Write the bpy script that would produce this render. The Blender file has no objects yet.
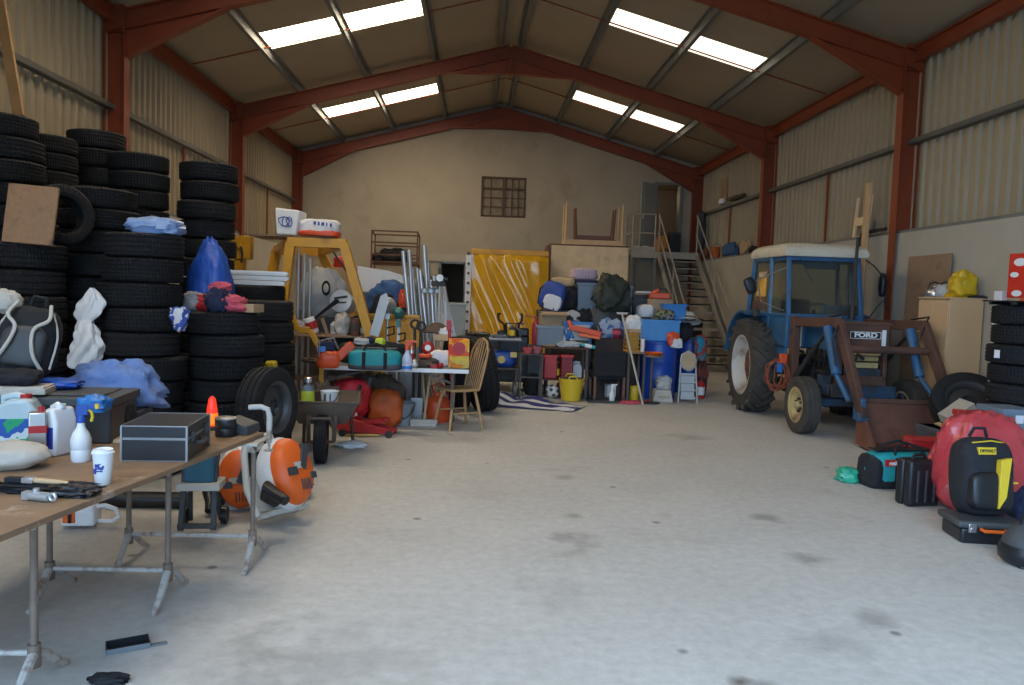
import bpy, bmesh, random
from math import *
from mathutils import Vector, Matrix, noise
C = bpy.context.scene.collection
R = radians
# ------------------------------------------------------------------ camera numbers (1024 x 685 frame)
FPX, YAW, PIT, ROL = 781.0, .0473, .0614, .034
CAM = Vector((-.55, 0, 1.6))
_r0 = Vector((cos(YAW), -sin(YAW), 0)); _f = Vector((sin(YAW)*cos(PIT), cos(YAW)*cos(PIT), -sin(PIT)))
_u0 = _r0.cross(_f); _rt = _r0*cos(ROL)+_u0*sin(ROL); _up = _u0*cos(ROL)-_r0*sin(ROL)
def ray(u, v): return _f + _rt*((u-512)/FPX) - _up*((v-342.5)/FPX)
def fl(u, v, z=0.0):                       # where a sight line meets the level z
    d = ray(u, v); return CAM + d*((z-CAM.z)/d.z)
def at(u, v, Y):                           # where a sight line meets the depth Y
    d = ray(u, v); return CAM + d*(Y/d.y)
# ------------------------------------------------------------------ materials
def mat(name, col, rough=.6, metal=0., var=.12, vscale=6., bump=0., bscale=40., bdist=.01, dirt=None, dirt_amt=.5, dscale=3., alpha=1., trans=0., emit=None, estr=0., coat=0., spec=.5, sss=0.):
    m = bpy.data.materials.new(name); m.use_nodes = True
    nt = m.node_tree; N = nt.nodes; Lk = nt.links; b = N['Principled BSDF']
    b.inputs['Roughness'].default_value = rough; b.inputs['Metallic'].default_value = metal
    b.inputs['Alpha'].default_value = alpha; b.inputs['Transmission Weight'].default_value = trans
    b.inputs['Coat Weight'].default_value = coat; b.inputs['Specular IOR Level'].default_value = spec
    tc = N.new('ShaderNodeTexCoord')
    n = N.new('ShaderNodeTexNoise'); n.inputs['Scale'].default_value = vscale; n.inputs['Detail'].default_value = 5
    Lk.new(tc.outputs['Object'], n.inputs['Vector'])
    mx = N.new('ShaderNodeMixRGB'); mx.blend_type = 'MIX'
    lo = [max(0, c*(1-var*1.6)) for c in col]; hi = [min(1, c*(1+var*1.6)) for c in col]
    mx.inputs[1].default_value = (*lo, 1); mx.inputs[2].default_value = (*hi, 1)
    Lk.new(n.outputs['Fac'], mx.inputs[0]); out = mx.outputs[0]
    if dirt:
        n2 = N.new('ShaderNodeTexNoise'); n2.inputs['Scale'].default_value = dscale; n2.inputs['Detail'].default_value = 8; n2.inputs['Roughness'].default_value = .65
        Lk.new(tc.outputs['Object'], n2.inputs['Vector'])
        cr = N.new('ShaderNodeValToRGB'); cr.color_ramp.elements[0].position = max(0., .72-dirt_amt*.5); cr.color_ramp.elements[1].position = min(1., .86-dirt_amt*.4)
        Lk.new(n2.outputs['Fac'], cr.inputs[0])
        m2 = N.new('ShaderNodeMixRGB'); m2.inputs[2].default_value = (*dirt, 1)
        Lk.new(cr.outputs[0], m2.inputs[0]); Lk.new(out, m2.inputs[1]); out = m2.outputs[0]
    Lk.new(out, b.inputs['Base Color'])
    if bump:
        n3 = N.new('ShaderNodeTexNoise'); n3.inputs['Scale'].default_value = bscale; n3.inputs['Detail'].default_value = 4
        Lk.new(tc.outputs['Object'], n3.inputs['Vector'])
        bp = N.new('ShaderNodeBump'); bp.inputs['Strength'].default_value = bump; bp.inputs['Distance'].default_value = bdist
        Lk.new(n3.outputs['Fac'], bp.inputs['Height']); Lk.new(bp.outputs[0], b.inputs['Normal'])
    if emit:
        b.inputs['Emission Color'].default_value = (*emit, 1); b.inputs['Emission Strength'].default_value = estr
    return m
def pattern_mat(name, cols, scale, kind='stripe', rough=.7, axis=0, dist=0., sheen=0.):
    """coloured stripes, checks or blotches of several colours (a printed thing)"""
    m = bpy.data.materials.new(name); m.use_nodes = True
    nt = m.node_tree; N = nt.nodes; Lk = nt.links; b = N['Principled BSDF']; b.inputs['Roughness'].default_value = rough
    tc = N.new('ShaderNodeTexCoord')
    if kind == 'stripe':
        t = N.new('ShaderNodeTexWave'); t.bands_direction = 'XYZ'[axis]; t.inputs['Scale'].default_value = scale; t.inputs['Distortion'].default_value = dist
        t.wave_profile = 'SAW'
    elif kind == 'cell':
        t = N.new('ShaderNodeTexVoronoi'); t.inputs['Scale'].default_value = scale
    else:
        t = N.new('ShaderNodeTexNoise'); t.inputs['Scale'].default_value = scale; t.inputs['Detail'].default_value = 3
    Lk.new(tc.outputs['Object'], t.inputs['Vector'])
    cr = N.new('ShaderNodeValToRGB'); cr.color_ramp.interpolation = 'CONSTANT'
    e = cr.color_ramp.elements
    while len(e) < len(cols): e.new(.5)
    for i, c in enumerate(cols):
        e[i].position = i/len(cols) if kind != 'blotch' else .3+.4*i/len(cols)
        e[i].color = (*c, 1)
    src = t.outputs['Color'] if kind == 'cell' else t.outputs['Fac' if 'Fac' in t.outputs else 0]
    if kind == 'cell':
        sp = N.new('ShaderNodeSeparateColor'); Lk.new(src, sp.inputs[0]); src = sp.outputs[0]
    Lk.new(src, cr.inputs[0]); Lk.new(cr.outputs[0], b.inputs['Base Color'])
    return m
# ------------------------------------------------------------------ mesh building
class MB:
    def __init__(s): s.v = []; s.f = []; s.mi = []; s.cur = 0
    def add(s, vs, fs, M=None):
        o = len(s.v)
        s.v += [tuple(M @ Vector(p)) if M else tuple(p) for p in vs]
        s.f += [tuple(o+i for i in f) for f in fs]; s.mi += [s.cur]*len(fs); return s
    def use(s, i): s.cur = i; return s
    def box(s, c, d, rot=None):
        x, y, z = d[0]/2, d[1]/2, d[2]/2
        vs = [(a*x, b*y, e*z) for e in (-1, 1) for b in (-1, 1) for a in (-1, 1)]
        fs = [(0, 2, 3, 1), (4, 5, 7, 6), (0, 1, 5, 4), (2, 6, 7, 3), (0, 4, 6, 2), (1, 3, 7, 5)]
        M = Matrix.Translation(Vector(c))
        if rot: M = M @ (Matrix.Rotation(rot[2], 4, 'Z') @ Matrix.Rotation(rot[1], 4, 'Y') @ Matrix.Rotation(rot[0], 4, 'X'))
        return s.add(vs, fs, M)
    def bx(s, x0, x1, y0, y1, z0, z1): return s.box(((x0+x1)/2, (y0+y1)/2, (z0+z1)/2), (x1-x0, y1-y0, z1-z0))
    def frame(s, p0, p1, up=(0, 0, 1)):
        p0, p1 = Vector(p0), Vector(p1); z = (p1-p0); L = z.length; z.normalize()
        x = Vector(up).cross(z)
        if x.length < 1e-4: x = Vector((1, 0, 0)).cross(z)
        if x.length < 1e-4: x = Vector((0, 1, 0)).cross(z)
        x.normalize(); y = z.cross(x)
        return Matrix((x, y, z)).transposed().to_4x4(), p0, L
    def bar(s, p0, p1, w, h, up=(0, 0, 1)):      # w across, h along up
        M, o, L = s.frame(p0, p1, up)
        return s.box((0, 0, 0), (0, 0, 0)) if L == 0 else s._bar(M, o, L, w, h)
    def _bar(s, M, o, L, w, h):
        vs = [(a*w/2, b*h/2, e) for e in (0, L) for b in (-1, 1) for a in (-1, 1)]
        fs = [(0, 2, 3, 1), (4, 5, 7, 6), (0, 1, 5, 4), (2, 6, 7, 3), (0, 4, 6, 2), (1, 3, 7, 5)]
        return s.add(vs, fs, Matrix.Translation(o) @ M)
    def ibeam(s, p0, p1, h, b, up, tw=.012, tf=.018):
        M, o, L = s.frame(p0, p1, up); M = Matrix.Translation(o) @ M
        for (w, hh, yo) in ((tw, h-2*tf, 0), (b, tf, h/2-tf/2), (b, tf, -h/2+tf/2)):
            vs = [(a*w/2, yo+bb*hh/2, e) for e in (0, L) for bb in (-1, 1) for a in (-1, 1)]
            s.add(vs, [(0, 2, 3, 1), (4, 5, 7, 6), (0, 1, 5, 4), (2, 6, 7, 3), (0, 4, 6, 2), (1, 3, 7, 5)], M)
        return s
    def lathe(s, prof, n=24, M=None, caps=True):
        vs = []; fs = []; k = len(prof)
        for i in range(n):
            a = 2*pi*i/n
            vs += [(r*cos(a), r*sin(a), z) for r, z in prof]
        for i in range(n):
            j = (i+1) % n
            fs += [(i*k+q, j*k+q, j*k+q+1, i*k+q+1) for q in range(k-1)]
        if caps:
            if prof[0][0] > 1e-5: fs.append(tuple(i*k for i in range(n))[::-1])
            if prof[-1][0] > 1e-5: fs.append(tuple(i*k+k-1 for i in range(n)))
        return s.add(vs, fs, M)
    def cyl(s, p0, p1, r0, r1=None, n=14):
        M, o, L = s.frame(p0, p1); return s.lathe([(r0, 0), (r1 if r1 is not None else r0, L)], n, Matrix.Translation(o) @ M)
    def ring(s, c, rad, r, M=None, n=24, m=8):
        prof = [(rad+r*cos(2*pi*i/m), r*sin(2*pi*i/m)) for i in range(m+1)]
        return s.lathe(prof, n, Matrix.Translation(Vector(c)) @ (M or Matrix.Identity(4)), caps=False)
    def tube(s, pts, r, n=8, closed=False):
        pts = [Vector(p) for p in pts]; k = len(pts); vs = []; fs = []; ref = None
        for i, p in enumerate(pts):
            a = pts[(i-1) % k] if (closed or i) else p; b = pts[(i+1) % k] if (closed or i < k-1) else p
            t = (b-a)
            t = t.normalized() if t.length > 1e-9 else Vector((0, 0, 1))
            if ref is None: ref = t.orthogonal().normalized()
            ref = (ref-t*ref.dot(t)); ref = ref.normalized() if ref.length > 1e-6 else t.orthogonal().normalized()
            q = t.cross(ref); rr = r[i] if isinstance(r, (list, tuple)) else r
            vs += [tuple(p+(ref*cos(2*pi*j/n)+q*sin(2*pi*j/n))*rr) for j in range(n)]
        for i in range(k if closed else k-1):
            i2 = (i+1) % k
            fs += [(i*n+j, i*n+(j+1) % n, i2*n+(j+1) % n, i2*n+j) for j in range(n)]
        if not closed: fs += [tuple(range(n))[::-1], tuple((k-1)*n+j for j in range(n))]
        return s.add(vs, fs)
    def prism(s, poly, h, M=None):               # poly in xy, thickness h in z
        k = len(poly)
        vs = [(x, y, 0) for x, y in poly]+[(x, y, h) for x, y in poly]
        fs = [tuple(range(k))[::-1], tuple(range(k, 2*k))]+[(i, (i+1) % k, k+(i+1) % k, k+i) for i in range(k)]
        return s.add(vs, fs, M)
    def xz(s, poly, y0, y1):                     # outline in x,z, thick along y
        k = len(poly)
        vs = [(x, y0, z) for x, z in poly]+[(x, y1, z) for x, z in poly]
        return s.add(vs, [tuple(range(k)), tuple(range(k, 2*k))[::-1]]+[(i, k+i, k+(i+1) % k, (i+1) % k) for i in range(k)])
    def yz(s, poly, x0, x1):
        k = len(poly)
        vs = [(x0, y, z) for y, z in poly]+[(x1, y, z) for y, z in poly]
        return s.add(vs, [tuple(range(k))[::-1], tuple(range(k, 2*k))]+[(i, (i+1) % k, k+(i+1) % k, k+i) for i in range(k)])
    def sphere(s, c, r, nu=16, nv=10, M=None):
        r = r if isinstance(r, (tuple, list)) else (r, r, r)
        prof = [(sin(pi*i/nv), -cos(pi*i/nv)) for i in range(nv+1)]
        T = Matrix.Translation(Vector(c)) @ (M or Matrix.Identity(4)) @ Matrix.Diagonal((*r, 1))
        return s.lathe(prof, nu, T, caps=False)
    def blob(s, size, seed=0, amp=.16, freq=2.2, sq=.75, n=34, flat=.0, sag=0., M=None):
        """a crumpled soft body of size (w,d,h) standing on z=0: superellipsoid pushed in and out by folds"""
        w, d, h = size; nv = max(10, n*2//3); vs = []; fs = []
        def se(a): c_, s_ = cos(a), sin(a); return (copysign(abs(c_)**sq, c_), copysign(abs(s_)**sq, s_))
        for j in range(nv+1):
            ph = -pi/2+pi*j/nv; cz, sz = se(ph)
            for i in range(n):
                ca, sa = se(2*pi*i/n); p = Vector((ca*cz, sa*cz, sz))
                q = p*freq+Vector((seed*7.3, seed*3.1, seed*1.7))
                q1 = Vector((q.x*1.5+q.z*.6, q.y*1.5, q.z*1.0)); q2 = Vector((q.x*3.1, q.y*3.1-q.z, q.z*2.3))
                k = noise.noise(q)*.75+(.32-abs(noise.noise(q1+Vector((3, 1, 2))))*1.5)*.75+(.3-abs(noise.noise(q2))*1.5)*.42+(.3-abs(noise.noise(q2*2.2))*1.4)*.16
                f = 1+amp*k*1.5
                z = sz*f
                if sag: f *= 1-sag*z*.5
                vs.append((p.x*f*w/2, p.y*f*d/2, max(-1+flat, z)*h/2+h/2*(1-flat)))
        for j in range(nv):
            fs += [(j*n+i, j*n+(i+1) % n, (j+1)*n+(i+1) % n, (j+1)*n+i) for i in range(n)]
        fs += [tuple(range(n))[::-1], tuple(nv*n+i for i in range(n))]
        return s.add(vs, fs, M)
    def sheet(s, fn, nu, nv, th=.004, M=None):      # fn(a,b) -> point, a,b in 0..1; a thin double skin
        P = [[Vector(fn(i/nu, j/nv)) for i in range(nu+1)] for j in range(nv+1)]
        vs = []; 
        for j in range(nv+1):
            for i in range(nu+1): vs.append(tuple(P[j][i]))
        nrm = []
        for j in range(nv+1):
            for i in range(nu+1):
                a = P[j][min(i+1, nu)]-P[j][max(i-1, 0)]; b = P[min(j+1, nv)][i]-P[max(j-1, 0)][i]
                c = a.cross(b); nrm.append(c.normalized() if c.length > 1e-12 else Vector((0, 0, 1)))
        k = len(vs); vs += [tuple(Vector(v)-nn*th) for v, nn in zip(vs, nrm)]
        W = nu+1; fs = []
        for j in range(nv):
            for i in range(nu):
                q = (j*W+i, j*W+i+1, (j+1)*W+i+1, (j+1)*W+i); fs.append(q); fs.append(tuple(k+x for x in q[::-1]))
        edge = [j for j in range(W)]+[j*W+nu for j in range(1, nv+1)]+[nv*W+i for i in range(nu-1, -1, -1)]+[j*W for j in range(nv-1, 0, -1)]
        for a, b in zip(edge, edge[1:]+edge[:1]): fs.append((a, k+a, k+b, b))
        return s.add(vs, fs, M)
    def build(s, name, m, parent=None, loc=None, rot=None, bevel=0., seg=2, smooth=40, link=True):
        me = bpy.data.meshes.new(name); me.from_pydata(s.v, [], s.f)
        bm = bmesh.new(); bm.from_mesh(me); bmesh.ops.recalc_face_normals(bm, faces=bm.faces); bm.to_mesh(me); bm.free()
        for x in (m if isinstance(m, (list, tuple)) else [m]): me.materials.append(x)
        if any(s.mi): me.polygons.foreach_set('material_index', s.mi)
        if smooth:
            me.polygons.foreach_set('use_smooth', [True]*len(me.polygons))
            me.set_sharp_from_angle(angle=R(smooth))
        o = bpy.data.objects.new(name, me)
        if link: C.objects.link(o)
        if parent: o.parent = parent
        if loc is not None: o.location = loc
        if rot is not None: o.rotation_euler = rot
        if bevel:
            b = o.modifiers.new('edge', 'BEVEL'); b.width = bevel; b.segments = seg; b.limit_method = 'ANGLE'; b.angle_limit = R(40)
        return o
def smooth_path(pts, k=6):
    P = [Vector(p) for p in pts]; P = [P[0]*2-P[1]]+P+[P[-1]*2-P[-2]]; out = []
    for i in range(1, len(P)-2):
        for j in range(k):
            t = j/k; a_, b_, c_, d_ = P[i-1], P[i], P[i+1], P[i+2]
            out.append(.5*((2*b_)+(c_-a_)*t+(2*a_-5*b_+4*c_-d_)*t*t+(3*b_-a_-3*c_+d_)*t**3))
    return out+[P[-2]]
def tag(o, label, cat, group=None):
    o['label'] = label; o['category'] = cat
    if group: o['group'] = group
    return o
def thing(name, label, cat, loc=(0, 0, 0), rz=0., group=None, rot=None):
    o = bpy.data.objects.new(name, None); C.objects.link(o); o.empty_display_size = .1
    o.location = loc; o.rotation_euler = rot or (0, 0, rz)
    return tag(o, label, cat, group)
def solo(mb, name, m, label, cat, loc=(0, 0, 0), rz=0., group=None, rot=None, **k):
    return tag(mb.build(name, m, None, loc, rot or (0, 0, rz), **k), label, cat, group)
def struct(mb, name, m, **k):
    o = mb.build(name, m, **k); o['kind'] = 'structure'; return o
def copy_tree(o, parent=None):
    c = o.copy(); C.objects.link(c)
    if parent: c.parent = parent
    for ch in list(o.children): copy_tree(ch, c)
    return c
def text(body, size, m, parent, loc, rot=(pi/2, 0, 0), ext=.002, name='lettering', align='CENTER', sx=1.):
    cu = bpy.data.curves.new(name, 'FONT'); cu.body = body; cu.size = size; cu.extrude = ext; cu.offset = size*.035; cu.align_x = align; cu.align_y = 'CENTER'
    tmp = bpy.data.objects.new(name+'_outline', cu); C.objects.link(tmp)
    bpy.context.view_layer.update()
    me = bpy.data.meshes.new_from_object(tmp.evaluated_get(bpy.context.evaluated_depsgraph_get()))
    bpy.data.objects.remove(tmp); bpy.data.curves.remove(cu)
    me.materials.clear(); me.materials.append(m)
    o = bpy.data.objects.new(name, me); C.objects.link(o)
    o.parent = parent; o.location = loc; o.rotation_euler = rot; o.scale = (sx, 1, 1); return o
rnd = random.Random(5)
# ------------------------------------------------------------------ palette
M = {}
def dm(k, *a, **kw): M[k] = mat(k, *a, **kw); return M[k]
dm('rail_shaded', (.125, .12, .11), .6, .2, var=.2, vscale=3)  # galvanised grey darkened to carry the shadow side of the wall rails
dm('red_steel', (.23, .043, .012), .5, var=.15, vscale=2, dirt=(.12, .04, .03), dirt_amt=.25)
dm('galv', (.185, .19, .18), .6, .3, var=.15, vscale=3)
dm('roof_sheet', (.36, .30, .215), .8, var=.1, vscale=.8, bump=.1, bscale=8)
dm('wall_sheet', (.36, .295, .195), .6, var=.07, vscale=1.5)
dm('plaster', (.385, .335, .26), .9, var=.1, vscale=1.1, dirt=(.30, .26, .20), dirt_amt=.35, dscale=1.3, bump=.15, bscale=25)
dm('block', (.43, .395, .325), .9, var=.08, vscale=2, bump=.15, bscale=30)
dm('conc_out', (.45, .46, .46), .9)
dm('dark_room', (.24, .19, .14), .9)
dm('wood_pale', (.55, .37, .2), .6, var=.15, vscale=5)
dm('wood_pine', (.62, .42, .22), .5, var=.12, vscale=6)
dm('wood_dark', (.16, .06, .035), .5, var=.2)
dm('wood_table', (.25, .155, .09), .75, var=.25, vscale=7, dirt=(.5, .42, .33), dirt_amt=.3, dscale=6)
dm('ply', (.76, .58, .36), .7, var=.16, vscale=4, dirt=(.38, .28, .18), dirt_amt=.3)
dm('ply_brown', (.30, .19, .115), .7, var=.2, vscale=3, dirt=(.2, .12, .08), dirt_amt=.4)
dm('cab_beige', (.68, .45, .25), .5, var=.05, vscale=2)
dm('cardboard', (.42, .29, .17), .85, var=.1)
dm('blue_paint', (.03, .115, .235), .4, var=.2, vscale=3, dirt=(.05, .06, .07), dirt_amt=.35)
dm('cream', (.62, .57, .45), .55, var=.08, dirt=(.4, .34, .25), dirt_amt=.35)
dm('rust', (.12, .055, .035), .75, var=.3, vscale=6, dirt=(.06, .03, .025), dirt_amt=.5, bump=.15)
dm('rust_red', (.19, .075, .045), .65, var=.2, vscale=4, dirt=(.09, .04, .03), dirt_amt=.45)
dm('rim_white', (.55, .54, .5), .5, var=.1, dirt=(.25, .18, .12), dirt_amt=.4)
dm('rim_yellow', (.50, .38, .17), .55, var=.15, dirt=(.22, .14, .08), dirt_amt=.45)
dm('dark_iron', (.03, .028, .026), .6, var=.3)
dm('grease', (.02, .019, .018), .5, var=.4)
dm('black_plastic', (.012, .013, .016), .4, var=.2)
dm('black_cloth', (.012, .013, .017), .85, var=.3, bump=.55, bscale=11, bdist=.035)
dm('navy_cloth', (.015, .022, .06), .85, var=.3, bump=.55, bscale=11, bdist=.035)
dm('yellow_paint', (.60, .29, .012), .45, var=.12, dirt=(.3, .16, .03), dirt_amt=.3)
dm('stair_grey', (.36, .335, .29), .6, var=.12, vscale=4, dirt=(.2, .17, .13), dirt_amt=.35)
dm('yellow_tarp', (.72, .37, .012), .22, var=.12, vscale=2, coat=.7, bump=.06, bscale=5)
dm('yellow_plastic', (.72, .50, .03), .4, var=.06)
dm('blue_tarp', (.02, .09, .42), .35, var=.25, vscale=5, bump=.55, bscale=11, bdist=.035)
dm('pale_blue_bag', (.28, .42, .72), .3, var=.2, vscale=9, bump=.55, bscale=11, bdist=.035)
dm('blue_cloth', (.13, .22, .48), .8, var=.15, vscale=9, bump=.55, bscale=11, bdist=.035)
dm('denim', (.04, .10, .24), .85, var=.3, vscale=8, bump=.55, bscale=11, bdist=.035)
dm('white_plastic', (.78, .79, .80), .35, var=.03)
dm('white_cloth', (.72, .72, .74), .8, var=.06, bump=.55, bscale=11, bdist=.035)
dm('grey_cloth', (.28, .28, .28), .9, var=.15, bump=.55, bscale=11, bdist=.035)
dm('dust_sheet', (.46, .46, .45), .8, var=.12, vscale=5, bump=.55, bscale=11, bdist=.035)
dm('beige_cloth', (.52, .48, .42), .9, var=.1, bump=.55, bscale=11, bdist=.035)
dm('grey_plastic', (.16, .18, .20), .5, var=.1)
dm('blue_grey_plastic', (.15, .20, .26), .5, var=.1)
dm('dark_grey', (.05, .055, .06), .55, var=.15)
dm('silver', (.62, .63, .64), .3, .9, var=.06)
dm('alu', (.60, .62, .63), .38, .75, var=.08)
dm('steel', (.30, .30, .30), .4, .8, var=.15)
dm('leg_iron', (.22, .165, .13), .65, .2, var=.25, vscale=14, dirt=(.5, .48, .45), dirt_amt=.22, dscale=9)
dm('leg_white', (.5, .48, .45), .7, var=.15, vscale=14, dirt=(.22, .13, .09), dirt_amt=.45, dscale=14)
dm('orange', (.80, .13, .015), .4, var=.08)
dm('orange_red', (.70, .085, .02), .45, var=.15)
dm('red', (.46, .02, .02), .45, var=.12)
dm('red_bag', (.52, .055, .065), .25, var=.12, vscale=5, coat=.4, bump=.55, bscale=11, bdist=.035)
dm('pink', (.58, .09, .13), .8, var=.25, vscale=12, bump=.55, bscale=11, bdist=.035)
dm('teal', (.01, .26, .28), .6, var=.15, bump=.15, bscale=50)
dm('rim_dark', (.07, .075, .08), .45, .4)
dm('stand_iron', (.085, .07, .06), .6, .1, var=.25, vscale=8)
dm('alu_dull', (.40, .41, .41), .5, .3, var=.08)
dm('barrow', (.095, .07, .055), .75, var=.25, vscale=6, dirt=(.05, .04, .033), dirt_amt=.5)
dm('chair_wood', (.46, .27, .12), .5, var=.15, vscale=6)
dm('dark_timber', (.05, .032, .024), .75, var=.2)
dm('plank_wood', (.34, .19, .075), .7, var=.2, vscale=5)
dm('teal_cloth', (.012, .30, .32), .75, var=.15, bump=.55, bscale=11, bdist=.035)
dm('green_bag', (.03, .38, .24), .35, var=.2, bump=.55, bscale=11, bdist=.035)
dm('lime', (.55, .65, .05), .5)
dm('blue', (.012, .07, .36), .4, var=.1)
dm('blue_mid', (.03, .19, .52), .4, var=.1)
dm('drum_blue', (.014, .075, .42), .38, var=.12, vscale=2)
dm('olive', (.02, .028, .018), .6, var=.35, vscale=9, bump=.55, bscale=11, bdist=.035)
dm('brown_cloth', (.10, .07, .05), .9, var=.2, bump=.55, bscale=11, bdist=.035)
dm('stoneware', (.4, .34, .27), .8)
dm('tyre_dusty', (.055, .048, .04), .85, var=.3, vscale=6)
dm('rubber', (.013, .0135, .015), .75, var=.35, vscale=5)
dm('glass', (.75, .8, .78), .05, trans=1., var=0)
dm('pane', (.24, .20, .145), .08, var=.3, spec=.6)  # reflections put into the opaque pane colour as a lighter, varied tone
dm('screen_red', (.7, .02, .01), .35, emit=(1, .05, .02), estr=.6)
dm('screen_orange', (.85, .25, .02), .35, emit=(1, .25, .03), estr=.5)
dm('brass', (.5, .33, .1), .4, .6)
dm('sky_panel_l', (1, .97, .9), .6, emit=(1, .84, .62), estr=14.)
dm('sky_panel_r', (1, .97, .9), .6, emit=(1, .88, .70), estr=1.5)
dm('skin_tan', (.42, .32, .2), .7)
dm('letter_white', (.8, .8, .8), .5, var=0)
dm('letter_black', (.01, .01, .01), .5, var=0)
dm('letter_blue', (.03, .05, .3), .5, var=0)
# tyre rubber with a cut tread round the circumference
def tyre_mat(name, nblocks, tint):
    m = mat(name, tint, .78, var=.3, vscale=5, dirt=(.020, .0195, .019), dirt_amt=.3, dscale=5, spec=.35)
    nt = m.node_tree; N = nt.nodes; Lk = nt.links; b = N['Principled BSDF']
    tc = N.new('ShaderNodeTexCoord'); sp = N.new('ShaderNodeSeparateXYZ'); Lk.new(tc.outputs['Object'], sp.inputs[0])
    a = N.new('ShaderNodeMath'); a.operation = 'ARCTAN2'; Lk.new(sp.outputs[1], a.inputs[0]); Lk.new(sp.outputs[0], a.inputs[1])
    z = N.new('ShaderNodeMath'); z.operation = 'MULTIPLY'; z.inputs[1].default_value = 22.; Lk.new(sp.outputs[2], z.inputs[0])
    k = N.new('ShaderNodeMath'); k.operation = 'MULTIPLY_ADD'; k.inputs[1].default_value = nblocks; Lk.new(a.outputs[0], k.inputs[0]); Lk.new(z.outputs[0], k.inputs[2])
    sn = N.new('ShaderNodeMath'); sn.operation = 'SINE'; Lk.new(k.outputs[0], sn.inputs[0])
    bp = N.new('ShaderNodeBump'); bp.inputs['Strength'].default_value = .5; bp.inputs['Distance'].default_value = .004
    Lk.new(sn.outputs[0], bp.inputs['Height']); Lk.new(bp.outputs[0], b.inputs['Normal'])
    return m
TYM = [tyre_mat('tyre_rubber', 84, (.0095, .010, .0125)), tyre_mat('tyre_rubber_worn', 110, (.012, .012, .0135)), tyre_mat('tyre_rubber_block', 66, (.0085, .009, .0105))]
# ------------------------------------------------------------------ concrete floor with oil marks
def floor_mat():
    m = mat('concrete_floor', (.50, .485, .455), .72, var=.10, vscale=.9, dirt=(.40, .38, .35), dirt_amt=.30, dscale=1.1, bump=.05, bscale=30)
    nt = m.node_tree; N = nt.nodes; Lk = nt.links; b = N['Principled BSDF']
    src = b.inputs['Base Color'].links[0].from_socket
    tc = N.new('ShaderNodeTexCoord')
    # fine mottling
    n0 = N.new('ShaderNodeTexNoise'); n0.inputs['Scale'].default_value = 14; n0.inputs['Detail'].default_value = 8; n0.inputs['Roughness'].default_value = .7
    Lk.new(tc.outputs['Object'], n0.inputs['Vector'])
    mm = N.new('ShaderNodeMixRGB'); mm.blend_type = 'OVERLAY'; mm.inputs[0].default_value = .34
    Lk.new(src, mm.inputs[1]); Lk.new(n0.outputs['Fac'], mm.inputs[2]); src = mm.outputs[0]
    nz = N.new('ShaderNodeTexNoise'); nz.inputs['Scale'].default_value = 5.; nz.inputs['Detail'].default_value = 6
    Lk.new(tc.outputs['Object'], nz.inputs['Vector'])
    spots = [(573, 538, .16, .5), (575, 516, .09, .5), (573, 552, .12, .3), (766, 518, .12, .5), (810, 559, .13, .45), (876, 618, .13, .4), (690, 437, .25, .35), (740, 682, .06, .9), (768, 690, .08, .8),
             (320, 672, .5, .25), (250, 600, .35, .15), (220, 660, .45, .14), (565, 478, .10, .35), (668, 515, .06, .4), (560, 590, .25, .18), (830, 640, .22, .25), (640, 490, .4, .12)]
    for u, v, r, s in spots:
        p = fl(u, v)
        d = N.new('ShaderNodeVectorMath'); d.operation = 'DISTANCE'; d.inputs[1].default_value = p
        Lk.new(tc.outputs['Object'], d.inputs[0])
        e = N.new('ShaderNodeMath'); e.operation = 'MULTIPLY_ADD'; e.inputs[1].default_value = r*2.6; e.inputs[2].default_value = -r*1.3
        Lk.new(nz.outputs['Fac'], e.inputs[0])
        t = N.new('ShaderNodeMath'); t.operation = 'ADD'; Lk.new(d.outputs['Value'], t.inputs[0]); Lk.new(e.outputs[0], t.inputs[1])
        mr = N.new('ShaderNodeMapRange'); mr.inputs['From Min'].default_value = r*.2; mr.inputs['From Max'].default_value = r*1.15; mr.inputs['To Min'].default_value = s; mr.inputs['To Max'].default_value = 0
        Lk.new(t.outputs[0], mr.inputs['Value'])
        mx = N.new('ShaderNodeMixRGB'); mx.inputs[2].default_value = (.10, .085, .07, 1)
        Lk.new(mr.outputs[0], mx.inputs[0]); Lk.new(src, mx.inputs[1]); src = mx.outputs[0]
    # small dark flecks
    vo = N.new('ShaderNodeTexVoronoi'); vo.inputs['Scale'].default_value = 1.7; Lk.new(tc.outputs['Object'], vo.inputs['Vector'])
    mr = N.new('ShaderNodeMapRange'); mr.inputs['From Min'].default_value = .03; mr.inputs['From Max'].default_value = .065; mr.inputs['To Min'].default_value = .7; mr.inputs['To Max'].default_value = 0
    Lk.new(vo.outputs['Distance'], mr.inputs['Value'])
    mx = N.new('ShaderNodeMixRGB'); mx.inputs[2].default_value = (.1, .09, .08, 1); Lk.new(mr.outputs[0], mx.inputs[0]); Lk.new(src, mx.inputs[1])
    Lk.new(mx.outputs[0], b.inputs['Base Color'])
    return m
M['floor'] = floor_mat()
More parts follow.
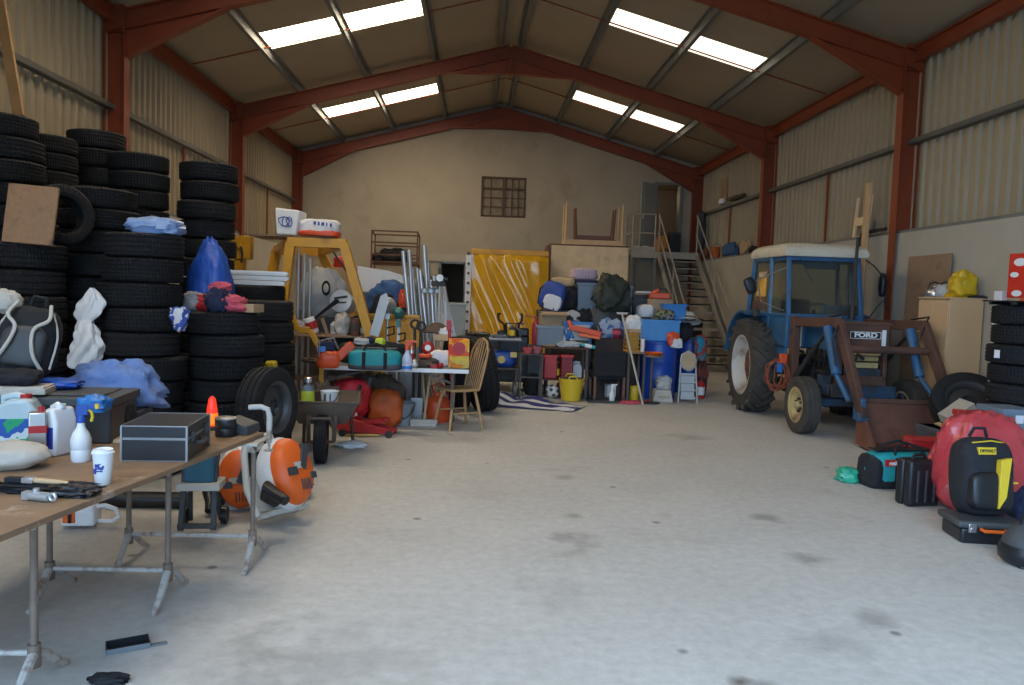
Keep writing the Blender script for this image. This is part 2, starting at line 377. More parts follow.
# ------------------------------------------------------------------ the shed
W_IN, W_SH, ZE, ZA = 5.40, 5.70, 5.28, 6.73
K = (ZA-ZE)/W_IN
YF = [.35, 5.71, 11.08, 16.45, 21.83]
def zroof(x, h=0.): return ZA+h-K*abs(x)
struct(MB().bx(-5.9, 5.9, .1, 25.2, -.12, 0), 'floor', M['floor'], smooth=0)
struct(MB().bx(-40, 40, -40, .1, -.16, -.02), 'ground_outside', M['conc_out'], smooth=0)
def corrugated(x, y0, y1, z0, z1, s):
    mb = MB(); p = .2; pts = []; y = y0
    while y < y1-1e-6:
        pts += [(y, 0), (y+.125, 0), (y+.14, .045), (y+.185, .045)]; y += p
    pts.append((y1, 0))
    vs = [(x+s*o, yy, z) for z in (z0, z1) for yy, o in pts]; k = len(pts)
    mb.add(vs, [(i, i+1, k+i+1, k+i) for i in range(k-1)])
    return mb
for s, nm in ((-1, 'left'), (1, 'right')):
    mb = corrugated(s*W_SH, .3, 22., 2.66, 5.45, -s)
    mb.bx(min(s*5.76, s*5.8), max(s*5.76, s*5.8), .3, 22., 2.66, 5.5)
    struct(mb, 'wall_'+nm+'_cladding', M['wall_sheet'], smooth=0)
    struct(MB().bx(min(s*5.46, s*5.74), max(s*5.46, s*5.74), .3, 22., 0, 2.66), 'wall_'+nm, M['block'], smooth=0)
# roof sheets with openings for the roof lights
RL = [(2.55, 3.4), (7.95, 8.8), (13.3, 14.12), (18.6, 19.5)]
for s, nm in ((-1, 'left'), (1, 'right')):
    mb = MB(); T = .05
    def slab(x0, x1, y0, y1):
        h = .15
        vs = [(s*x, y, zroof(x, h)+e) for e in (0, T) for y in (y0, y1) for x in (x0, x1)]
        mb.add(vs, [(0, 2, 3, 1), (4, 5, 7, 6), (0, 1, 5, 4), (2, 6, 7, 3), (0, 4, 6, 2), (1, 3, 7, 5)])
    y = .2
    for a, b in RL:
        slab(0, 5.8, y, a); slab(0, 1.64, a, b); slab(4.27, 5.8, a, b); y = b
    slab(0, 5.8, y, 22.1)
    struct(mb, 'ceiling_'+nm, M['roof_sheet'], smooth=0)
    for q, (a, b) in enumerate(RL):
        mb = MB(); n = 14
        for i in range(n):
            x0, x1 = 1.64+2.63*i/n, 1.64+2.63*(i+1)/n
            vs = [(s*x, yy, zroof(x, .16)+e) for e in (0, .012) for yy in (a, b) for x in (x0, x1)]
            mb.add(vs, [(0, 2, 3, 1), (4, 5, 7, 6), (0, 1, 5, 4), (2, 6, 7, 3), (0, 4, 6, 2), (1, 3, 7, 5)])
        struct(mb, 'window_%d' % (3+q*2+(s > 0)), M['sky_panel_l' if s < 0 else 'sky_panel_r'], smooth=0)
# steel frame: columns, rafters with haunches, eaves beams, purlins, rails, sag rods
n = 0
def trim(mb, m, nm='trim', **k):
    global n; n += 1
    return struct(mb, '%s_%d' % (nm, n), m, **k)
for fi, y in enumerate(YF):
    for s in (-1, 1):
        trim(MB().ibeam((s*5.54, y, 0), (s*5.54, y, ZE+.02), .28, .17, (1, 0, 0)), M['red_steel'], 'steel_column', smooth=0)
        mb = MB()
        d = .27; c = 1/sqrt(1+K*K)
        mb.ibeam((s*5.68, y, zroof(5.68, -d/2/c)), (0, y, ZA-d/2/c), d, .15, (0, 0, 1))
        # haunch at the eaves
        x0, x1 = 5.40, 4.05
        za, zb, zc = zroof(x0, -d/c), zroof(x1, -d/c), zroof(x0, -d/c)-.36
        mb.xz([(s*x0, za), (s*x1, zb), (s*x0, zc)], y-.008, y+.008)
        mb.bar((s*x0, y, zc), (s*x1, y, zb), .15, .018)
        # apex plate
        zz = ZA-d/c
        mb.xz([(0, zz), (s*1.25, zroof(1.25, -d/c)), (s*.9, zroof(1.25, -d/c)-.02), (0, zz-.30)], y-.008, y+.008)
        mb.bar((0, y, zz-.30), (s*1.25, y, zroof(1.25, -d/c)), .15, .018)
        mb.box((s*5.55, y, ZE-.14), (.25, .15, .36))
        mb.box((s*.012, y, ZA-.33), (.02, .16, .55))
        if s > 0:
            for b in range(4): mb.box((0, y-.085, ZA-.2-.09*b), (.06, .02, .02))
        trim(mb, M['red_steel'], 'roof_beam', smooth=0)
for s in (-1, 1):
    trim(MB().ibeam((s*5.56, .3, ZE-.10), (s*5.56, 22., ZE-.10), .22, .10, (0, 0, 1)), M['red_steel'], 'eaves_beam', smooth=0)
    for x in (.2, 1.53, 2.93, 4.29):
        mb = MB(); zz = zroof(x, 0)
        mb.bx(min(s*x-.006, s*x+.006), s*x+.006, .3, 22., zz, zz+.15)
        a, b = sorted((s*x, s*(x+.065))); mb.bx(a, b, .3, 22., zz, zz+.012)
        a, b = sorted((s*x, s*(x-.055))); mb.bx(a, b, .3, 22., zz+.138, zz+.15)
        trim(mb, M['galv'], 'roof_beam_purlin', smooth=0)
    for z in (3.95,):
        mb = MB().bx(min(s*5.55, s*5.66), max(s*5.55, s*5.66), .3, 22., z-.02, z-.005)
        a, b = sorted((s*5.55, s*5.565)); mb.bx(a, b, .3, 22., z-.02, z+.05)
        trim(mb, M['rail_shaded'], 'wall_rail_beam', smooth=0)
    trim(MB().bx(min(s*5.46, s*5.70), max(s*5.46, s*5.70), .3, 22., 2.66, 2.70), M['galv'], 'wall_sill', smooth=0)
    for a, b in zip(YF, YF[1:]):
        ym = (a+b)/2
        trim(MB().cyl((s*.02, ym, zroof(0, .06)), (s*5.5, ym, zroof(5.5, .06)), .014, n=8), M['red_steel'], 'roof_tie_beam')
        trim(MB().bx(min(s*5.61, s*5.64), max(s*5.61, s*5.64), ym-.02, ym+.02, 2.7, 3.95), M['red_steel'], 'wall_tie_beam', smooth=0)
# gables
def gable(name, y0, y1, holes, m, xmax=5.72):
    xs = sorted({-xmax, 0, xmax, *[h[0] for h in holes], *[h[1] for h in holes]}); mb = MB()
    for a, b in zip(xs, xs[1:]):
        hs = sorted([h for h in holes if h[0] <= a+1e-6 and h[1] >= b-1e-6], key=lambda h: h[2]); z = 0
        for h in hs:
            if h[2] > z+1e-6: mb.bx(a, b, y0, y1, z, h[2])
            z = h[3]
        mb.xz([(a, z), (b, z), (b, zroof(b, .14)), (a, zroof(a, .14))], y0, y1)
    return struct(mb, name, m, smooth=0)
H_DOOR, H_UP, H_WIN = (-1.60, -.86, 0, 2.46), (4.42, 5.08, 2.90, 4.82), (-.51, .74, 3.74, 4.85)
gable('wall_back', 21.95, 22.2, [H_DOOR, H_UP, H_WIN], M['plaster'])
gable('wall_front', .1, .3, [(-4.4, 3.8, 0, 4.7)], M['block'])
# rooms behind the back wall
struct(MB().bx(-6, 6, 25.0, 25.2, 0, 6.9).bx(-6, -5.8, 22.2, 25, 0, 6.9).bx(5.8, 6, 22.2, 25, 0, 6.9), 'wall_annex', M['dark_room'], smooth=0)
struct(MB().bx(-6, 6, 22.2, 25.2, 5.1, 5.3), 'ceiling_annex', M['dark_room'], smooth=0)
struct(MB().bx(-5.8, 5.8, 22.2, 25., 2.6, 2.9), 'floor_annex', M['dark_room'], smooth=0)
# window in the back wall: two casements with glazing bars
x0, x1, z0, z1 = H_WIN
fr = MB()
for a, b in ((x0, x0+.05), (x1-.05, x1), (-.02+.10, .06+.10)): fr.bx(a, b, 21.93, 22.02, z0, z1)
for a, b in ((z0, z0+.05), (z1-.05, z1), (4.50, 4.545)): fr.bx(x0, x1, 21.935, 22.015, a, b)
for xx in (-.24, .35, .53): fr.bx(xx-.012, xx+.012, 21.95, 22.0, z0, z1)
for zz in (4.02, 4.27): fr.bx(x0, x1, 21.952, 21.998, zz-.012, zz+.012)
M['frame_brown'] = mat('frame_brown', (.085, .045, .02), .6)
w = struct(fr, 'window_1', M['frame_brown'], smooth=0)
w2 = struct(MB().bx(x0, x1, 21.985, 21.99, z0, z1), 'window_2', M['pane'], smooth=0)
# lower doorway: lintel, grey frame and half-open leaf
struct(MB().bx(-1.95, -.78, 21.90, 21.96, 2.46, 2.66), 'trim_lintel', M['block'], smooth=0)
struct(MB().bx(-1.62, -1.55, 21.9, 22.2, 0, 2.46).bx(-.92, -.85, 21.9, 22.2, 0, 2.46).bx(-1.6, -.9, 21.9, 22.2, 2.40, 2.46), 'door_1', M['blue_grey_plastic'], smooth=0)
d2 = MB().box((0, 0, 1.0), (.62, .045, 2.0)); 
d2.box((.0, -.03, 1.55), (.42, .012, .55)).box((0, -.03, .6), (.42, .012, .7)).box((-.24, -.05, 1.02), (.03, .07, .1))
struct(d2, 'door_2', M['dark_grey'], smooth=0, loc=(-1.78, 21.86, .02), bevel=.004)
# upper doorway: frame and the leaf swung open to the wall
x0, x1, z0, z1 = H_UP
struct(MB().bx(x0-.06, x0+.02, 21.88, 22.2, z0, z1+.06).bx(x1-.02, x1+.06, 21.88, 22.2, z0, z1+.06).bx(x0, x1, 21.88, 22.2, z1-.01, z1+.06), 'door_3', M['galv'], smooth=0)
dl = MB().box((-.33, 0, .95), (.66, .045, 1.9)); dl.box((-.33, -.028, 1.35), (.46, .012, .75)).box((-.33, -.028, .5), (.46, .012, .7)).box((-.60, -.05, .95), (.03, .07, .14)).box((-.6, -.04, 1.5), (.03, .03, .1))
M['door_grey'] = mat('door_grey', (.30, .30, .27), .5, var=.08)
struct(dl, 'door_4', M['door_grey'], smooth=0, loc=(x0-.02, 21.86, z0+.01), rot=(0, 0, R(38)), bevel=.004)
# ------------------------------------------------------------------ tyres
ORD = ['topmost', 'second', 'third', 'fourth', 'fifth', 'sixth', 'seventh', 'eighth', 'ninth', 'tenth', 'eleventh', 'twelfth', 'thirteenth', 'fourteenth', 'fifteenth', 'sixteenth', 'seventeenth', 'eighteenth']
def tyre_mb(rad=.315, w=.2, rin=.195, grooves=4, n=56):
    """a car tyre lying flat, axis z, centred"""
    h = w/2; out = []
    tw = h*.80
    g = [(-tw+2*tw*(i+.5)/grooves) for i in range(grooves)]; gw = .006
    prof = [(rin, -h*.80), (rin+.012, -h*.92), (rin+.03, -h*.95), (rad-.085, -h), (rad-.045, -h*.99), (rad-.02, -h*.93), (rad-.004, -tw*.99-.004)]
    z = -tw
    for c in g:
        prof += [(rad, c-gw-.002), (rad-.008, c-gw), (rad-.008, c+gw), (rad, c+gw+.002)]
    prof += [(rad-.004, tw*.99+.004), (rad-.02, h*.93), (rad-.045, h*.99), (rad-.085, h), (rin+.03, h*.95), (rin+.012, h*.92), (rin, h*.80)]
    prof += [(rin+.006, h*.70), (rad-.035, h*.62), (rad-.028, 0), (rad-.035, -h*.62), (rin+.006, -h*.70), (rin, -h*.80)]
    return MB().lathe(prof, n, caps=False)
TY = []
for i, gr in enumerate((4, 3, 5)):
    o = tyre_mb(grooves=gr).build('tyre', TYM[i], link=False); TY.append(o)
def put_tyre(loc, rot, label, group=None, dia=.63, w=.2, kind=0):
    o = TY[kind].copy(); C.objects.link(o); o.name = 'tyre'
    o.location = loc; o.rotation_euler = rot; o.scale = (dia/.63, dia/.63, w/.2)
    return tag(o, label, 'tyre', group)
last = []
def stack(desc, x, y, ztop, h=.2, dia=.63, seed=0, zbase=0., first=0, lean=(0, 0), jit=.018, group=None, off=None, total=None):
    r = random.Random(seed); n_ = max(1, round((ztop-zbase)/h)); h = (ztop-zbase)/n_
    for k in range(n_):
        i = n_-1-k
        z = zbase+h*(i+.5)
        dx, dy = r.uniform(-jit, jit)+lean[0]*(z-zbase), r.uniform(-jit, jit)+lean[1]*(z-zbase)
        if off and k < len(off): dx += off[k]
        d = dia*r.uniform(.965, 1.03)
        kk = k+first
        lab = ('topmost black tyre of the stack ' if kk == 0 else 'black tyre %s from the top of the stack ' % ORD[min(kk, 17)])+desc
        put_tyre((x+dx, y+dy, z), (lean[1]*.9*-1, lean[0]*.9, r.uniform(0, 6)), lab, group or 'tyres in the stack '+desc, d, h*(.955 if lean != (0, 0) else .985), r.randrange(3)); last.append(bpy.context.scene.collection.objects[-1])
def px(u, v, Y): p = at(u, v, Y); return p.x, p.z
def st(desc, u, v, Y, **k):
    x, z = px(u, v, Y); stack(desc, x, Y, z, **k); return x, Y, z
S2 = st('under the thin pale blue bag', 142, 234, 6.6, h=.205, seed=2, off=[0, 0, .0, 0, .01, .03, .04])
S1 = st('beside the hanging white bag', 95, 231, 7.2, h=.21, seed=1, off=[0, 0, -.06, -.07, -.11, -.13])
x, z = px(100, 190, 7.25); stack('of three narrow tyres', x, 7.25, z, h=.155, dia=.64, seed=3, zbase=S1[2]+.005)
S3 = st('with red and pink clothes on top', 224, 311, 7.0, h=.21, dia=.65, seed=4, off=[0, .04, .03, .02])
S6 = st('behind the grey and black rucksack', 19, 243, 6.5, h=.215, dia=.66, seed=6)
S7 = st('under the foot of the leaning plank', 3, 117, 7.5, h=.2, dia=.68, seed=7, off=[-.05, 0, .03])
S8 = st('between plank and red column', 44, 137, 8.28, h=.18, seed=8)
S9 = st('nearest the front red column', 97, 133, 9.12, h=.2, seed=9, dia=.62)
S11 = st('rising behind the thin pale blue bag', 144, 155, 8.7, h=.195, seed=11, lean=(-.02, 0), dia=.60)
S12 = st('leaning beside the middle red column', 206, 164, 9.0, h=.205, seed=12, lean=(.012, 0), dia=.62)
S5 = st('under the long white panels', 257, 285, 8.78, h=.205, seed=13, dia=.62)
S4 = st('beside the yellow gantry foot', 262, 300, 8.0, h=.2, seed=14, dia=.64)
# one more loose tyre on the floor that carries the standing car wheel
x, z = px(272, 447, 6.42)
put_tyre((x-.10, 6.45, .145), (0, 0, 0), 'black tyre lying flat under the standing car wheel', None, .64, .28, 1)
def car_wheel(loc, rot, label, rimm, dia=.6, w=.2):
    t = thing('car_wheel', label, 'wheel', loc, rot=rot)
    o = TY[1].copy(); C.objects.link(o); o.name = 'tyre'; o.parent = t; o.scale = (dia/.63, dia/.63, w/.2)
    s = dia/.63
    mb = MB().lathe([(.197*s, -.085), (.205*s, -.09), (.205*s, -.08), (.185*s, -.07), (.18*s, .02), (.185*s, .07), (.205*s, .08), (.205*s, .09), (.197*s, .085), (.175*s, .068), (.165*s, .03), (.12*s, .045), (.07*s, .055), (.06*s, .03), (.0, .03)], 36, caps=False)
    rim = mb.build('rim', rimm, t)
    nb = MB()
    for k in range(4): nb.cyl((.045*cos(k*pi/2), .045*sin(k*pi/2), .03), (.045*cos(k*pi/2), .045*sin(k*pi/2), .06), .009, n=6)
    nb.build('wheel_nut', M['dark_iron'], rim)
    return t
wx, wz = px(268, 407, 6.42)
car_wheel((wx, 6.42, wz), (R(88), 0, R(72)), 'black car wheel standing upright beside the trestle table', M['rim_dark'], .66)
# ------------------------------------------------------------------ things in and on the tyre wall
def soft(name, label, cat, loc, size, m, seed, amp=.16, freq=2.2, sq=.75, rz=0., n=28, group=None, flat=.15, rot=None, sag=0.):
    return solo(MB().blob(size, seed, amp, freq, sq, n, flat, sag), name, m, label, cat, loc, rz, group, rot, smooth=70)
# plank and chipboard
p = at(18, 116, 7.35)
a, b = at(19, 117, 7.6), at(2, 14, 7.9)
solo(MB().bar(a, b+(b-a)*.15, .10, .035, up=(0, 1, 0)), 'plank', M['plank_wood'], 'narrow brown timber plank leaning on the wall above the tyres', 'plank', bevel=.004)
a = at(6, 242, 6.05); 
cb = MB().box((0, 0, .23), (.36, .03, .46))
M['chip'] = mat('chipboard', (.34, .20, .11), .8, var=.15, vscale=30, dirt=(.12, .07, .05), dirt_amt=.3, dscale=9)

solo(cb, 'chipboard', M['chip'], 'stained square of chipboard leaning against the tyres', 'board', (a.x+.06, 6.22, a.z), R(-3), rot=(R(-9), R(3), R(6)), bevel=.004)
# a tyre standing on edge beside the chipboard
put_tyre((S6[0]+.24, 6.66, S6[2]+.245), (R(82), 0, R(48)), 'black tyre standing on edge beside the stained chipboard', None, .50, .17, 2)
# thin pale blue bag on the second stack
soft('plastic_bag', 'thin pale blue plastic bag lying on top of a tyre stack', 'bag', (S2[0]+.11, S2[1]+.0, S2[2]-.01), (.42, .36, .16), M['pale_blue_bag'], 21, .2, 2.2)
# white carrier bag hanging between the stacks
def hang_bag(a_, b_):
    u = 2*pi*a_; k = b_
    r = .012+.085*sin(min(1, k/.42)*pi*.80) if k < .42 else .062+.072*sin((k-.42)/.58*pi*.86)
    w = 1+.20*sin(u*2+k*7)+.19*sin(u*5+k*13)+.10*sin(u*9-k*23)
    return (r*w*cos(u)*.85-.05*k+.02*sin(k*11), r*w*sin(u)*.5-.02*k, -.62*k+.015*sin(u*4)*k)
p = at(100, 288, 6.5)
solo(MB().sheet(hang_bag, 30, 36, .003), 'carrier_bag', M['white_plastic'], 'white plastic carrier bag hanging from the tyre wall', 'bag', (p.x+.03, 6.30, p.z), smooth=70)
# heap on the third stack
zt = S3[2]; sx, sy = S3[0], S3[1]
soft('blue_tarpaulin', 'crumpled bright blue tarpaulin bundled high behind the red clothes', 'tarpaulin', (sx-.16, sy+.10, zt+.002), (.36, .26, .68), M['blue_tarp'], 5, .14, 1.8, .8, n=34, sag=.9)
soft('stone_cloth', 'stone coloured cloth hanging below the bright blue tarpaulin', 'cloth', (sx-.22, sy-.14, zt+.002), (.17, .13, .17), M['grey_cloth'], 9, .2)
soft('garment', 'bright red garment squashed under the blue tarpaulin', 'clothing', (sx-.08, sy-.13, zt+.001), (.20, .18, .15), M['red'], 31, .3, group=None)
soft('garment', 'pink garment lying on the front tyre stack', 'clothing', (sx+.13, sy-.17, zt+.001), (.23, .2, .15), M['pink'], 32, .3)
soft('garment', 'dark navy garment crumpled between red and pink clothes', 'clothing', (sx+.02, sy-.2, zt+.001), (.22, .2, .20), M['navy_cloth'], 33, .3)
soft('garment', 'small pink garment on top of the dark navy one', 'clothing', (sx+.0, sy-.10, zt+.17), (.17, .14, .09), M['pink'], 34, .3)
solo(MB().box((0, 0, .035), (.15, .2, .07)).box((0, -.101, .035), (.05, .002, .05)), 'carton', M['cardboard'], 'small tan cardboard carton beside the pink garment', 'box', (sx+.26, sy-.1, zt+.001), R(-10), bevel=.003)
p = at(176, 331, 6.3)
soft('plastic_wrapper', 'white and blue plastic wrapper caught between two tyre stacks', 'wrapper', (p.x+.03, 6.30, p.z), (.12, .08, .20), pattern_mat('wrapper', [(.7, .72, .75), (.05, .1, .45), (.7, .72, .75)], 9, 'blotch'), 8, .3, 2.5, sag=-.8)
# long white panels on the rear stack
for k, (du, dv, L_, dz) in enumerate(((0, 0, .62, 0), (2, 0, .66, .052), (0, 0, .60, .104))):
    p = at(250, 284, 8.5)
    mb = MB().box((0, 0, .024), (L_, .24, .046)).box((L_/2+.008, 0, .024), (.02, .22, .03)).box((0, -.121, .024), (L_-.06, .003, .012))
    for e in (-1, 1): mb.cyl((e*L_*.42, -.122, .024), (e*L_*.42, -.128, .024), .012, n=8)
    solo(mb, 'shutter_board', M['white_plastic'], ['lowest of the long white plastic panels on the tyres', 'middle one of the long white plastic panels on the tyres', 'uppermost of the long white plastic panels on the tyres'][k], 'panel', (p.x+.02*k, 8.66, S5[2]+dz), R(9), 'white panels on the tyres', bevel=.004)
soft('yellow_glove', 'yellow work glove dropped on the lower tyres', 'glove', (at(268, 366, 7.5).x, 7.60, .80), (.12, .1, .09), M['yellow_plastic'], 4, .3)
# ------------------------------------------------------------------ trestle table in the corner
ZT = .74
tp = MB()
pts = [(-2.165, 2.35), (-1.775, 4.62), (-3.02, 4.80), (-3.12, 2.45)]
tb = thing('trestle_table', 'long stained plywood table on rusty iron trestles', 'table', (-2.4, 3.6, 0))
o_ = Vector((-2.4, 3.6))
tp.prism([(x-o_.x, y-o_.y) for x, y in [pts[0], pts[1], pts[2], pts[3]]], .026, Matrix.Translation((0, 0, ZT-.026)))
tp.build('table_top', M['wood_table'], tb, bevel=.003)
def trestle(ym, xa, xb):
    for x in (xa, xb):
        mb = MB().cyl((x, ym, .14), (x, ym, ZT-.06),   .0145, n=12)
        mb.cyl((x, ym, .10), (x, ym, .19), .024, n=12)
        mb.build('trestle_leg', M['leg_iron'], tb, loc=(-o_.x, -o_.y, 0)); mb = MB()
        for s in (-1, 1):
            mb.tube([(x, ym, .155), (x+.01, ym+s*.07, .12), (x+.015, ym+s*.16, .045), (x+.015, ym+s*.215, .016)], [.019, .019, .017, .014], 8)
        mb.build('trestle_foot', M['leg_white'], tb, loc=(-o_.x, -o_.y, 0))
        MB().box((0, 0, 0), (.10, .22, .012)).tube([(0, -.09, -.01), (0, -.04, -.04), (0, 0, -.06)], .013, 8).tube([(0, .09, -.01), (0, .04, -.04), (0, 0, -.06)], .013, 8).build('bracket', M['leg_white'], tb, loc=(x-o_.x, ym-o_.y, ZT-.033))
    MB().cyl((xa, ym, .155), (xb, ym, .155), .012, n=8).build('stretcher', M['leg_white'], tb, loc=(-o_.x, -o_.y, 0))
trestle(3.93, -2.64, -2.06)
trestle(4.50, -2.50, -1.80)
trestle(3.02, -2.95, -2.215)
# loose board lying on the table
solo(MB().box((0, 0, .009), (.62, .30, .018)), 'offcut_board', M['ply'], 'pale offcut board lying flat behind the black case', 'board', (-2.35, 4.38, ZT), R(14), bevel=.002)
# black hard case
bc = thing('hard_case', 'black aluminium edged hard case lying shut on the plywood table', 'case', (-2.085, 3.98, ZT), R(4))
MB().box((0, 0, .055), (.30, .40, .105)).build('body', M['black_plastic'], bc, bevel=.006)
MB().box((0, 0, .142), (.30, .40, .062)).build('lid', M['black_plastic'], bc, bevel=.006)
mb = MB()
for x in (-.15, .15):
    for y in (-.2, .2): mb.box((x, y, .085), (.009, .009, .17))
for z in (.004, .108, .114, .172):
    for y in (-.201, .201): mb.box((0, y, z), (.30, .005, .005))
    for x in (-.151, .151): mb.box((x, 0, z), (.005, .40, .005))
mb.build('edging', M['steel'], bc)
for y in (-.12, .12): MB().box((.156, y, .11), (.012, .035, .05)).box((.163, y, .12), (.006, .025, .02)).build('latch', M['dark_grey'], bc, bevel=.002)
MB().tube([(.152, -.05, .07), (.18, -.05, .07), (.182, 0, .07), (.18, .05, .07), (.152, .05, .07)], .008, 8).build('handle', M['dark_grey'], bc)
# spray bottle, cups, jugs
def spray_bottle(name, label, loc, body, head, trig, h=.27, s=1., rz=0., band=None):
    t = thing(name, label, 'bottle', loc, rz)
    MB().lathe([(0, 0), (.040, 0), (.045, .008), (.045, .05), (.042, .058), (.045, .066), (.045, .105), (.036, .135), (.02, .16), (.016, .185), (.016, .19)], 24, Matrix.Scale(s, 4)).build('body', body, t)
    MB().lathe([(.019, .185), (.021, .187), (.021, .212), (.016, .222), (.013, .224)], 16, Matrix.Scale(s, 4)).box((.006*s, 0, .245*s), (.05*s, .024*s, .048*s)).box((.045*s, 0, .262*s), (.045*s, .018*s, .018*s)).build('spray_head', head, t, bevel=.003)
    MB().tube([(.03*s, 0, .245*s), (.045*s, 0, .235*s), (.05*s, 0, .212*s), (.044*s, 0, .19*s)], .007*s, 8).box((.07*s, 0, .262*s), (.016*s, .022*s, .022*s)).build('trigger', trig, t)
    if band: MB().lathe([(.0456, .02), (.0458, .021), (.0458, .048), (.0456, .049)], 24, Matrix.Scale(s, 4), caps=False).build('label_band', band, t)
    return t
p = fl(81, 461, ZT)
spray_bottle('spray_bottle', 'white spray bottle with blue neck and yellow trigger', (p.x, p.y, ZT), M['white_plastic'], M['blue'], M['yellow_plastic'], rz=R(12))
p = fl(103, 484, ZT)
cu = thing('paper_cup', 'tall white lidded paper cup near the table edge', 'cup', (p.x, p.y, ZT))
MB().lathe([(0, 0), (.030, 0), (.031, .004), (.041, .132)], 28).build('body', M['white_plastic'], cu)
MB().lathe([(.041, .130), (.0445, .131), (.0445, .139), (.041, .142), (.040, .150), (.036, .152), (.034, .147), (0, .146)], 28).build('lid', M['white_plastic'], cu)
mb = MB()
for (a_, z_, w_, h_) in ((-1.75, .085, .02, .014), (-1.45, .075, .018, .01), (-1.9, .072, .012, .008), (-1.6, .062, .03, .005), (-1.15, .08, .008, .012), (-2.15, .06, .018, .02), (-1.5, .092, .012, .004), (-1.3, .07, .012, .006)):
    r_ = .0313+.0097*(z_/.132)+.0006
    mb.box((r_*cos(a_), r_*sin(a_), z_), (.002, w_, h_), rot=(0, 0, a_))
mb.build('printed_logo', M['letter_blue'], cu)
def jerry(name, label, cat, loc, size, m, capm, lab=None, rz=0., handle='hole', labm=None):
    t = thing(name, label, cat, loc, rz); w, d, h = size
    mb = MB(); lo_ = h*.68
    poly = [(-w/2, 0), (w/2, 0), (w/2, lo_), (w*.30, h*.93), (-w*.12, h*.93), (-w/2, h*.74)]
    mb.xz(poly, -d/2, d/2); mb.build('body', m, t, bevel=min(w, d)*.14, seg=3)
    MB().tube([(-w*.30, 0, h*.80), (-w*.32, 0, h*.93), (-w*.05, 0, h*.985), (w*.18, 0, h*.93)], min(w, d)*.13, 8).build('handle', m, t)
    MB().cyl((w*.16, 0, h*.92), (w*.16, 0, h), min(w, d)*.2, n=16).build('cap', capm, t)
    if lab: MB().box((0, -d/2-.001, h*.36), (w*.7, .003, h*.42)).build('label_sticker', lab, t)
    if labm: labm(t)
    return t
p = fl(16, 449, ZT)
screen = pattern_mat('screen_label', [(.02, .35, .15), (.02, .10, .4), (.6, .7, .7), (.02, .35, .15)], 6, 'blotch')
jerry('screenwash_jug', 'translucent screenwash jug with green and blue label', 'jug', (p.x-.02, p.y+.06, ZT), (.21, .14, .27), mat('cloudy', (.50, .62, .66), .3), M['red'], screen, R(12))
p = fl(38, 457, ZT)
tin = thing('oil_tin', 'narrow silver and red oil tin between two plastic jugs', 'tin', (p.x, p.y, ZT), R(25))
MB().box((0, 0, .11), (.075, .075, .22)).build('body', M['silver'], tin, bevel=.006)
MB().box((0, -.0385, .14), (.074, .002, .035)).box((.0385, 0, .14), (.002, .074, .035)).box((0, -.0385, .06), (.05, .002, .03)).build('label_sticker', M['red'], tin)
MB().cyl((.015, 0, .22), (.015, 0, .245), .014, n=12).build('cap', M['red'], tin)
p = fl(53, 456, ZT)
jerry('coolant_jug', 'white plastic jug with upright dark blue label', 'jug', (p.x, p.y+.05, ZT), (.105, .13, .25), M['white_plastic'], M['white_plastic'], M['letter_blue'], R(-20))
p = fl(14, 470, ZT)
soft('folded_cloth', 'beige cloth heaped on the table below the screenwash jug', 'cloth', (p.x-.05, p.y+.05, ZT), (.34, .24, .13), M['beige_cloth'], 12, .1, 1.5, .9)
# grey storage case with items on top
p = fl(92, 452, ZT)
gc = thing('storage_case', 'large dark grey storage case behind the jugs', 'case', (p.x-.33, p.y+.38, ZT), R(6))
MB().box((0, 0, .10), (.62, .42, .20)).build('body', M['dark_grey'], gc, bevel=.012)
MB().box((0, 0, .222), (.65, .45, .045)).box((0, 0, .25), (.5, .3, .012)).build('lid', M['dark_grey'], gc, bevel=.01)
for x in (-.18, .18): MB().box((x, -.222, .19), (.06, .02, .07)).build('latch', M['blue_grey_plastic'], gc, bevel=.003)
gz = ZT+.256; gx, gy = p.x-.33, p.y+.32
soft('blue_rag', 'bright blue rag hanging off the grey storage case corner', 'rag', (p.x+.0, p.y+.03, ZT+.20), (.14, .12, .09), M['blue_mid'], 14, .25)
soft('work_bag', 'black work bag slumped in front of the pale blue overalls', 'bag', (at(103, 437, 4.42).x, 4.45, ZT+.02), (.30, .26, .20), M['black_cloth'], 15, .14, 1.6)
soft('blue_overalls', 'faded blue overalls piled over the black work bag', 'overalls', (at(117, 412, 4.8).x, 4.80, ZT+.10), (.52, .34, .30), M['blue_cloth'], 16, .25, 1.7, .85, n=40, sag=.5)
solo(MB().box((0, 0, .05), (.4, .3, .1)).box((0, 0, .105), (.42, .32, .02)), 'flat_case', M['dark_grey'], 'dark flat case under the faded blue overalls', 'case', (at(118, 412, 4.8).x, 4.70, ZT), R(8), bevel=.008) 
